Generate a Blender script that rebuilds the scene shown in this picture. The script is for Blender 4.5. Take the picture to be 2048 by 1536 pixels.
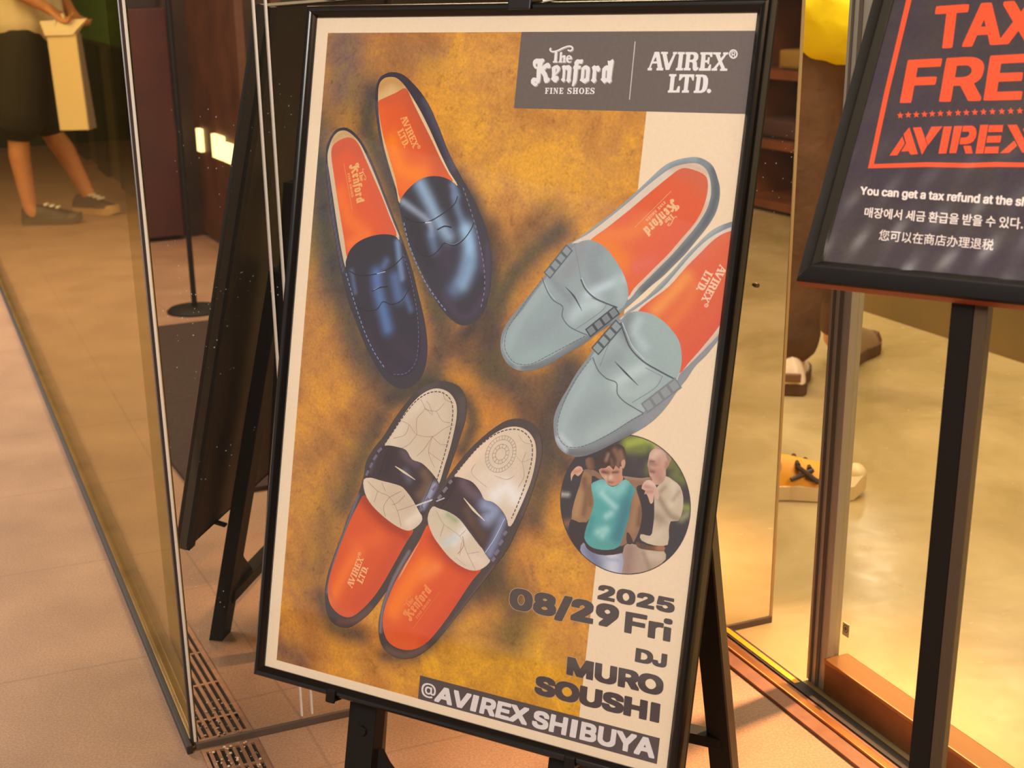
import bpy, bmesh, math, random
import numpy as np
from mathutils import Vector, Matrix
from mathutils.geometry import delaunay_2d_cdt

for o in list(bpy.data.objects): bpy.data.objects.remove(o)
scene = bpy.context.scene
COL = scene.collection
random.seed(4)
rng = np.random.default_rng(4)

# ------------------------------------------------------------------ camera
CAM_H = 1.134
cd = bpy.data.cameras.new('camera'); cam = bpy.data.objects.new('camera', cd); COL.objects.link(cam)
cd.sensor_width = 36.0; cd.lens = 2807.694*36/2048
cd.shift_x = (1024-877.274)/2048; cd.shift_y = (917.162-768)/2048
RIGHT = Vector((0.999544, -0.0098817, -0.0285327)); DOWN = Vector((-0.0301954, -0.3271085, -0.9445043)); FWD = Vector((0, 0.9449351, -0.3272577))
cam.matrix_world = Matrix(((RIGHT.x, -DOWN.x, -FWD.x, 0), (RIGHT.y, -DOWN.y, -FWD.y, 0), (RIGHT.z, -DOWN.z, -FWD.z, CAM_H), (0, 0, 0, 1)))
cd.clip_start = .05
cd.dof.use_dof = True; cd.dof.focus_distance = 1.85; cd.dof.aperture_fstop = 9.5
scene.camera = cam
scene.view_settings.view_transform = 'Standard'; scene.view_settings.look = 'None'
scene.view_settings.gamma = 1; scene.view_settings.exposure = 1.25; scene.view_settings.use_curve_mapping = False
scene.cycles.use_denoising = True
scene.cycles.max_bounces = 10; scene.cycles.transparent_max_bounces = 24
scene.cycles.caustics_reflective = False; scene.cycles.caustics_refractive = False

# ------------------------------------------------------------------ frames of reference
# shop axes: A1 runs along the shop front's depth, A2 along the threshold
ANG = math.radians(20.2)
A1 = Vector((math.cos(ANG), math.sin(ANG), 0)); A2 = Vector((-math.sin(ANG), math.cos(ANG), 0))
def F(c, s, z=0.0): return A1*c + A2*s + Vector((0, 0, z))
# poster stand plane (A1-size sheet leaning back)
K = 1.155
SO = Vector((-0.138025, 1.877549, 1.084242)); SR = Vector((0.849957, -0.526852, 0)); SD = Vector((-0.124077, -0.200169, -0.971874)); SN = Vector((-0.512029, -0.826050, 0.235504))
PW, PH = 0.58212, 0.85455
def S(u, v, w=0.0): return SO + SR*u + SD*v + SN*w
# tax free sign plane
TB = Vector((0.356995, 1.36, 0.837222)); TR = Vector((0.796146, -0.605105, 0)); TU = Vector((0.312561, 0.411242, 0.856263)); TN = Vector((-0.518129, -0.681710, 0.516541))
def T(a, b, w=0.0): return TB + TR*a + TU*b + TN*w
# mirror panel
MA = Vector((-0.390842, 1.922224, 0)); MANG = math.radians(21.5)
M1 = Vector((math.cos(MANG), math.sin(MANG), 0)); MN = Vector((-math.sin(MANG), math.cos(MANG), 0))

# ------------------------------------------------------------------ world and lights
w = bpy.data.worlds.new('world'); scene.world = w; w.use_nodes = True
w.node_tree.nodes['Background'].inputs[0].default_value = (1.0, .84, .66, 1); w.node_tree.nodes['Background'].inputs[1].default_value = .22
def area(name, loc, target, sx, sy, power, col=(1, .9, .78), spread=180):
    l = bpy.data.lights.new(name, 'AREA'); l.shape = 'RECTANGLE'; l.size = sx; l.size_y = sy; l.energy = power; l.color = col
    l.spread = math.radians(spread)
    o = bpy.data.objects.new(name, l); COL.objects.link(o); o.location = loc
    o.rotation_euler = (Vector(target)-Vector(loc)).to_track_quat('-Z', 'Y').to_euler(); return o
area('poster_fill_light', (-1.3, -.9, 2.75), (0, 1.7, .7), 1.8, 1.2, 62, (1, .91, .82))  # added, unseen area light for even light on the poster
area('shop_ceiling_light', F(2.3, 3.4, 2.8), F(2.3, 3.4, 0), 1.4, 3.6, 70, (1, .85, .62))
area('shop_lamp', (2.85, 8.66, 2.75), (0.83, 2.53, 0), .35, .35, 2.6, (1, .88, .66))
area('shop_lamp', (3.10, 6.97, 2.75), (0.91, 2.03, 0), .35, .35, 1.5, (1, .88, .66))
area('threshold_fill_light', F(2.15, 1.9, 2.0), F(1.06, 1.6, 0), .12, .12, 2.6, (1, .56, .28), 30)  # added, unseen orange spot that warms the floor by the threshold
area('shop_ceiling_light', F(2.1, -.4, 2.8), F(1.9, .2, 0), 1.2, 2.0, 30, (1, .84, .60))
area('outside_fill_light', (-3.0, 5.6, 2.8), (-2.3, 6.4, 0), 2.4, 3.0, 105, (1, .84, .66))  # added, unseen area light that brightens the person behind the left glass
area('outside_fill_light', (1.6, -1.6, 2.8), (1.5, -1.5, 0), 1.2, 1.2, 22, (1, .62, .36))  # added, unseen orange light that tints the floor shown in the mirror
area('edge_highlight_strip', (-3.6, 5.4, 1.6), (-.1, 1.8, 1.0), .2, 2.2, 40, (1, .97, .95))  # added, unseen strip light for the white highlight on the left frame edge

# ------------------------------------------------------------------ materials
def lin(c):
    return tuple((x/255/12.92) if x/255 <= .04045 else ((x/255+.055)/1.055)**2.4 for x in c)
def mat(name, col, rough=.5, metal=0.0, spec=.5, noise=None, bump=None, emit=None, coat=0):
    m = bpy.data.materials.new(name); m.use_nodes = True; nt = m.node_tree; b = nt.nodes['Principled BSDF']
    c = lin(col) if max(col) > 1 else col
    b.inputs['Base Color'].default_value = (*c, 1); b.inputs['Roughness'].default_value = rough; b.inputs['Metallic'].default_value = metal
    b.inputs['Specular IOR Level'].default_value = spec
    if coat: b.inputs['Coat Weight'].default_value = coat; b.inputs['Coat Roughness'].default_value = .08
    if emit: b.inputs['Emission Color'].default_value = (*lin(emit[0]), 1); b.inputs['Emission Strength'].default_value = emit[1]
    if noise:
        sc_, amt = noise[0], noise[1]
        tc = nt.nodes.new('ShaderNodeTexCoord'); n = nt.nodes.new('ShaderNodeTexNoise'); n.inputs['Scale'].default_value = sc_; n.inputs['Detail'].default_value = 6
        r = nt.nodes.new('ShaderNodeMapRange'); r.inputs[1].default_value = .3; r.inputs[2].default_value = .7; r.inputs[3].default_value = 1-amt; r.inputs[4].default_value = 1+amt
        mx = nt.nodes.new('ShaderNodeVectorMath'); mx.operation = 'SCALE'; mx.inputs[0].default_value = c
        nt.links.new(tc.outputs['Object'], n.inputs['Vector']); nt.links.new(n.outputs['Fac'], r.inputs[0]); nt.links.new(r.outputs[0], mx.inputs['Scale']); nt.links.new(mx.outputs[0], b.inputs['Base Color'])
    if bump:
        tc = nt.nodes.new('ShaderNodeTexCoord'); n = nt.nodes.new('ShaderNodeTexNoise'); n.inputs['Scale'].default_value = bump[0]; n.inputs['Detail'].default_value = 4
        bp = nt.nodes.new('ShaderNodeBump'); bp.inputs['Strength'].default_value = bump[1]; bp.inputs['Distance'].default_value = bump[2]
        nt.links.new(tc.outputs['Object'], n.inputs['Vector']); nt.links.new(n.outputs['Fac'], bp.inputs['Height']); nt.links.new(bp.outputs[0], b.inputs['Normal'])
    return m
def glass(name, tint, refl=.08, rough=0.0, edge=None):
    m = bpy.data.materials.new(name); m.use_nodes = True; nt = m.node_tree; nt.nodes.clear()
    out = nt.nodes.new('ShaderNodeOutputMaterial'); mix = nt.nodes.new('ShaderNodeMixShader'); t = nt.nodes.new('ShaderNodeBsdfTransparent'); g = nt.nodes.new('ShaderNodeBsdfGlossy')
    lw = nt.nodes.new('ShaderNodeLayerWeight'); pw = nt.nodes.new('ShaderNodeMath'); pw.operation = 'POWER'; pw.inputs[1].default_value = 5
    mu = nt.nodes.new('ShaderNodeMapRange'); mu.inputs[3].default_value = refl; mu.inputs[4].default_value = .28
    nt.links.new(lw.outputs['Facing'], pw.inputs[0])
    t.inputs[0].default_value = (*tint, 1); g.inputs['Roughness'].default_value = rough
    nt.links.new(pw.outputs[0], mu.inputs[0]); nt.links.new(mu.outputs[0], mix.inputs[0]); nt.links.new(t.outputs[0], mix.inputs[1]); nt.links.new(g.outputs[0], mix.inputs[2]); nt.links.new(mix.outputs[0], out.inputs[0])
    return m
def mirror_mat():
    m = bpy.data.materials.new('dusty_mirror'); m.use_nodes = True; nt = m.node_tree; nt.nodes.clear()
    out = nt.nodes.new('ShaderNodeOutputMaterial'); mix = nt.nodes.new('ShaderNodeMixShader'); g = nt.nodes.new('ShaderNodeBsdfGlossy'); d = nt.nodes.new('ShaderNodeBsdfDiffuse')
    g.inputs['Color'].default_value = (.80, .76, .68, 1); g.inputs['Roughness'].default_value = 0.0; d.inputs['Color'].default_value = (.7, .66, .6, 1)
    tc = nt.nodes.new('ShaderNodeTexCoord'); v = nt.nodes.new('ShaderNodeTexVoronoi'); v.inputs['Scale'].default_value = 95
    n = nt.nodes.new('ShaderNodeTexNoise'); n.inputs['Scale'].default_value = 9
    lt = nt.nodes.new('ShaderNodeMath'); lt.operation = 'LESS_THAN'; lt.inputs[1].default_value = .11
    gt = nt.nodes.new('ShaderNodeMapRange'); gt.inputs[1].default_value = .48; gt.inputs[2].default_value = .75; gt.inputs[3].default_value = 0; gt.inputs[4].default_value = .55
    mu = nt.nodes.new('ShaderNodeMath'); mu.operation = 'MULTIPLY'; ad = nt.nodes.new('ShaderNodeMath'); ad.operation = 'ADD'; ad.inputs[1].default_value = .014
    nt.links.new(tc.outputs['Object'], v.inputs['Vector']); nt.links.new(tc.outputs['Object'], n.inputs['Vector'])
    nt.links.new(v.outputs['Distance'], lt.inputs[0]); nt.links.new(n.outputs['Fac'], gt.inputs[0]); nt.links.new(lt.outputs[0], mu.inputs[0]); nt.links.new(gt.outputs[0], mu.inputs[1]); nt.links.new(mu.outputs[0], ad.inputs[0])
    nt.links.new(ad.outputs[0], mix.inputs[0]); nt.links.new(g.outputs[0], mix.inputs[1]); nt.links.new(d.outputs[0], mix.inputs[2]); nt.links.new(mix.outputs[0], out.inputs[0])
    return m
def tile_floor():
    m = bpy.data.materials.new('terrazzo_tiles'); m.use_nodes = True; nt = m.node_tree; b = nt.nodes['Principled BSDF']; L = nt.links.new
    tc = nt.nodes.new('ShaderNodeTexCoord'); mp = nt.nodes.new('ShaderNodeMapping'); mp.inputs['Rotation'].default_value = (0, 0, -ANG); L(tc.outputs['Object'], mp.inputs[0])
    mp.inputs['Location'].default_value = (.005, .107, 0)
    n1 = nt.nodes.new('ShaderNodeTexNoise'); n1.inputs['Scale'].default_value = 260; n1.inputs['Detail'].default_value = 3
    n2 = nt.nodes.new('ShaderNodeTexNoise'); n2.inputs['Scale'].default_value = 5; n2.inputs['Detail'].default_value = 5
    v = nt.nodes.new('ShaderNodeTexVoronoi'); v.inputs['Scale'].default_value = 120; v.feature = 'F1'
    for x in (n1, n2, v): L(tc.outputs['Object'], x.inputs['Vector'])
    r1 = nt.nodes.new('ShaderNodeValToRGB'); r1.color_ramp.elements[0].position = .38; r1.color_ramp.elements[0].color = (.30, .172, .104, 1); r1.color_ramp.elements[1].position = .66; r1.color_ramp.elements[1].color = (.40, .243, .150, 1)
    L(n1.outputs['Fac'], r1.inputs[0])
    mx = nt.nodes.new('ShaderNodeMix'); mx.data_type = 'RGBA'; mx.blend_type = 'MULTIPLY'; mx.inputs[0].default_value = .5
    r2 = nt.nodes.new('ShaderNodeValToRGB'); r2.color_ramp.elements[0].position = .3; r2.color_ramp.elements[0].color = (.6, .55, .5, 1); r2.color_ramp.elements[1].position = .7; r2.color_ramp.elements[1].color = (1.1, 1.1, 1.1, 1)
    L(n2.outputs['Fac'], r2.inputs[0]); L(r1.outputs[0], mx.inputs[6]); L(r2.outputs[0], mx.inputs[7])
    br = nt.nodes.new('ShaderNodeTexBrick'); br.offset = 0; br.inputs['Scale'].default_value = 1; br.inputs['Mortar Size'].default_value = .0028; br.inputs['Mortar Smooth'].default_value = .3
    br.inputs['Brick Width'].default_value = .48; br.inputs['Row Height'].default_value = .48; L(mp.outputs[0], br.inputs['Vector'])
    mj = nt.nodes.new('ShaderNodeMix'); mj.data_type = 'RGBA'; mj.inputs[7].default_value = (.16, .10, .07, 1)
    fa = nt.nodes.new('ShaderNodeMath'); fa.operation = 'MULTIPLY'; fa.inputs[1].default_value = .4
    L(br.outputs['Fac'], fa.inputs[0]); L(fa.outputs[0], mj.inputs[0]); L(mx.outputs[2], mj.inputs[6]); L(mj.outputs[2], b.inputs['Base Color'])
    b.inputs['Roughness'].default_value = .55; b.inputs['Specular IOR Level'].default_value = .35
    return m
def polished_floor():
    m = bpy.data.materials.new('polished_concrete'); m.use_nodes = True; nt = m.node_tree; b = nt.nodes['Principled BSDF']; L = nt.links.new
    tc = nt.nodes.new('ShaderNodeTexCoord'); n = nt.nodes.new('ShaderNodeTexNoise'); n.inputs['Scale'].default_value = 2.4; n.inputs['Detail'].default_value = 9; n.inputs['Roughness'].default_value = .6; n.inputs['Distortion'].default_value = .6
    L(tc.outputs['Object'], n.inputs['Vector'])
    r = nt.nodes.new('ShaderNodeValToRGB'); e = r.color_ramp.elements; e[0].position = .32; e[0].color = (.37, .262, .105, 1); e[1].position = .68; e[1].color = (.58, .425, .205, 1)
    L(n.outputs['Fac'], r.inputs[0]); L(r.outputs[0], b.inputs['Base Color'])
    n2 = nt.nodes.new('ShaderNodeTexNoise'); n2.inputs['Scale'].default_value = 26; n2.inputs['Detail'].default_value = 5; L(tc.outputs['Object'], n2.inputs['Vector'])
    mr = nt.nodes.new('ShaderNodeMapRange'); mr.inputs[3].default_value = .12; mr.inputs[4].default_value = .34; L(n2.outputs['Fac'], mr.inputs[0]); L(mr.outputs[0], b.inputs['Roughness'])
    bp = nt.nodes.new('ShaderNodeBump'); bp.inputs['Strength'].default_value = .12; bp.inputs['Distance'].default_value = .004; L(n2.outputs['Fac'], bp.inputs['Height']); L(bp.outputs[0], b.inputs['Normal'])
    b.inputs['Specular IOR Level'].default_value = .6
    return m
def ink_mat(name, gain, rough=.55):
    """printed sheet: the ink colour is carried by the mesh, fine mottling of the printed rust is procedural"""
    m = bpy.data.materials.new(name); m.use_nodes = True; nt = m.node_tree; b = nt.nodes['Principled BSDF']; L = nt.links.new
    a = nt.nodes.new('ShaderNodeAttribute'); a.attribute_name = 'ink'; ar = nt.nodes.new('ShaderNodeAttribute'); ar.attribute_name = 'mottle'
    g = nt.nodes.new('ShaderNodeVectorMath'); g.operation = 'MULTIPLY'; g.inputs[1].default_value = gain; L(a.outputs['Color'], g.inputs[0])
    tc = nt.nodes.new('ShaderNodeTexCoord')
    def noise(sc, det, dist=0):
        n = nt.nodes.new('ShaderNodeTexNoise'); n.inputs['Scale'].default_value = sc; n.inputs['Detail'].default_value = det; n.inputs['Distortion'].default_value = dist; n.inputs['Roughness'].default_value = .65; L(tc.outputs['Object'], n.inputs['Vector']); return n
    n1 = noise(15, 7, .6); n2 = noise(75, 6); n3 = noise(300, 3)
    def ramp(n, els):
        r = nt.nodes.new('ShaderNodeValToRGB'); r.color_ramp.elements[0].position, r.color_ramp.elements[0].color = els[0]
        r.color_ramp.elements[1].position, r.color_ramp.elements[1].color = els[-1]
        for p, c in els[1:-1]:
            e = r.color_ramp.elements.new(p); e.color = c
        L(n.outputs['Fac'], r.inputs[0]); return r
    r1 = ramp(n1, [(.30, (.74, .66, .64, 1)), (.45, (1, 1, 1, 1)), (.60, (1.30, 1.36, .72, 1))])
    r2 = ramp(n2, [(.26, (.66, .62, .64, 1)), (.42, (1, 1, 1, 1)), (.7, (1.12, 1.10, 1.0, 1))])
    r3 = ramp(n3, [(.3, (.86, .85, .85, 1)), (.7, (1.12, 1.12, 1.12, 1))])
    prev = g.outputs[0]
    for r in (r1, r2):
        mx = nt.nodes.new('ShaderNodeMix'); mx.data_type = 'RGBA'; mx.blend_type = 'MULTIPLY'; mx.clamp_factor = True
        gt = nt.nodes.new('ShaderNodeMapRange'); gt.inputs[1].default_value = .5; gt.inputs[2].default_value = 1.0; gt.inputs[3].default_value = 0; gt.inputs[4].default_value = .9
        L(ar.outputs['Fac'], gt.inputs[0]); L(gt.outputs[0], mx.inputs[0]); L(prev, mx.inputs[6]); L(r.outputs[0], mx.inputs[7]); prev = mx.outputs[2]
    mx = nt.nodes.new('ShaderNodeMix'); mx.data_type = 'RGBA'; mx.blend_type = 'MULTIPLY'; L(ar.outputs['Fac'], mx.inputs[0]); L(prev, mx.inputs[6]); L(r3.outputs[0], mx.inputs[7])
    L(mx.outputs[2], b.inputs['Base Color']); b.inputs['Roughness'].default_value = rough; b.inputs['Specular IOR Level'].default_value = .25
    return m

BLACK = mat('black_anodised', (17, 15, 14), .4, 0, .3)
BLACKM = mat('black_matt', (17, 15, 14), .6, 0, .25, bump=(900, .15, .0004))
BACKB = mat('stand_back_board', (34, 27, 21), .5, 0, .3)
STEEL = mat('brushed_steel', (176, 168, 150), .4, .35)
CHROME = mat('polished_edge', (240, 234, 226), .25, .25)
RAILB = mat('bronze_rail', (120, 92, 58), .35, .6)
COPPER = mat('copper_strip', (205, 140, 82), .28, .8)
DARKB = mat('dark_rubber', (44, 36, 32), .7)

# ------------------------------------------------------------------ object helpers
def tagp(o, label=None, cat=None, group=None, kind=None):
    if label: o['label'] = label
    if cat: o['category'] = cat
    if group: o['group'] = group
    if kind: o['kind'] = kind
    return o
def thing(name, loc, label, cat, group=None):
    o = bpy.data.objects.new(name, None); COL.objects.link(o); o.location = loc; o.empty_display_size = .05
    return tagp(o, label, cat, group)
def origin(o):
    v = Vector((0, 0, 0))
    while o is not None: v += o.location; o = o.parent
    return v
def obj(name, bm, m, parent=None, smooth=None, label=None, kind=None, loc=None):
    """link a bmesh built in world coordinates as one mesh object"""
    base = origin(parent) if parent else Vector((0, 0, 0)); off = Vector(loc)-base if loc is not None else Vector((0, 0, 0))
    bmesh.ops.translate(bm, verts=bm.verts, vec=-(base+off))
    me = bpy.data.meshes.new(name); bm.to_mesh(me); bm.free()
    for x in (m if isinstance(m, (list, tuple)) else [m]): me.materials.append(x)
    o = bpy.data.objects.new(name, me); COL.objects.link(o); o.parent = parent; o.location = off
    if smooth:
        me.polygons.foreach_set('use_smooth', [True]*len(me.polygons))
        if smooth < 3: me.set_sharp_from_angle(angle=smooth)
    return tagp(o, label, None, None, kind)
def hexa(bm, P):
    """box from 8 points: 4 bottom ring, 4 top ring"""
    v = [bm.verts.new(p) for p in P]
    for f in ((3, 2, 1, 0), (4, 5, 6, 7), (0, 1, 5, 4), (1, 2, 6, 5), (2, 3, 7, 6), (3, 0, 4, 7)): bm.faces.new([v[i] for i in f])
    return v
def fbox(bm, fn, a0, a1, b0, b1, c0, c1, bev=0):
    """box in the local frame fn(a, b, c)"""
    t = bmesh.new()
    hexa(t, [fn(a0, b0, c0), fn(a1, b0, c0), fn(a1, b1, c0), fn(a0, b1, c0), fn(a0, b0, c1), fn(a1, b0, c1), fn(a1, b1, c1), fn(a0, b1, c1)])
    if bev: bmesh.ops.bevel(t, geom=t.edges[:], offset=bev, segments=2, affect='EDGES', profile=.7)
    bmesh.ops.recalc_face_normals(t, faces=t.faces)
    me = bpy.data.meshes.new('t'); t.to_mesh(me); t.free(); bm.from_mesh(me); bpy.data.meshes.remove(me)
def box(*a, bev=0):
    bm = bmesh.new(); fbox(bm, *a, bev=bev); return bm
def bar(bm, p, q, wx, wy, up=Vector((0, 0, 1)), bev=.002):
    """rectangular bar from p to q"""
    d = (q-p).normalized(); x = d.cross(up).normalized(); y = x.cross(d)
    fbox(bm, lambda a, b, c: p+x*a+y*b+(q-p)*c, -wx/2, wx/2, -wy/2, wy/2, 0, 1, bev=bev)
def cyl(bm, p, q, r0, r1=None, n=24):
    r1 = r0 if r1 is None else r1; d = (q-p); x = d.orthogonal().normalized(); y = d.normalized().cross(x)
    A = [bm.verts.new(p+x*math.cos(t)*r0+y*math.sin(t)*r0) for t in np.linspace(0, 2*math.pi, n, endpoint=False)]
    B = [bm.verts.new(q+x*math.cos(t)*r1+y*math.sin(t)*r1) for t in np.linspace(0, 2*math.pi, n, endpoint=False)]
    for i in range(n): bm.faces.new((A[i], A[(i+1) % n], B[(i+1) % n], B[i]))
    bm.faces.new(A[::-1]); bm.faces.new(B)
def lathe(bm, base, prof, n=40):
    R_ = []
    for r, z in prof: R_.append([bm.verts.new(base+Vector((r*math.cos(t), r*math.sin(t), z))) for t in np.linspace(0, 2*math.pi, n, endpoint=False)])
    for a, b in zip(R_, R_[1:]):
        for i in range(n): bm.faces.new((a[i], a[(i+1) % n], b[(i+1) % n], b[i]))
    bm.faces.new(R_[0][::-1]); bm.faces.new(R_[-1])
W3 = lambda a, b, c: Vector((a, b, c))

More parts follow.
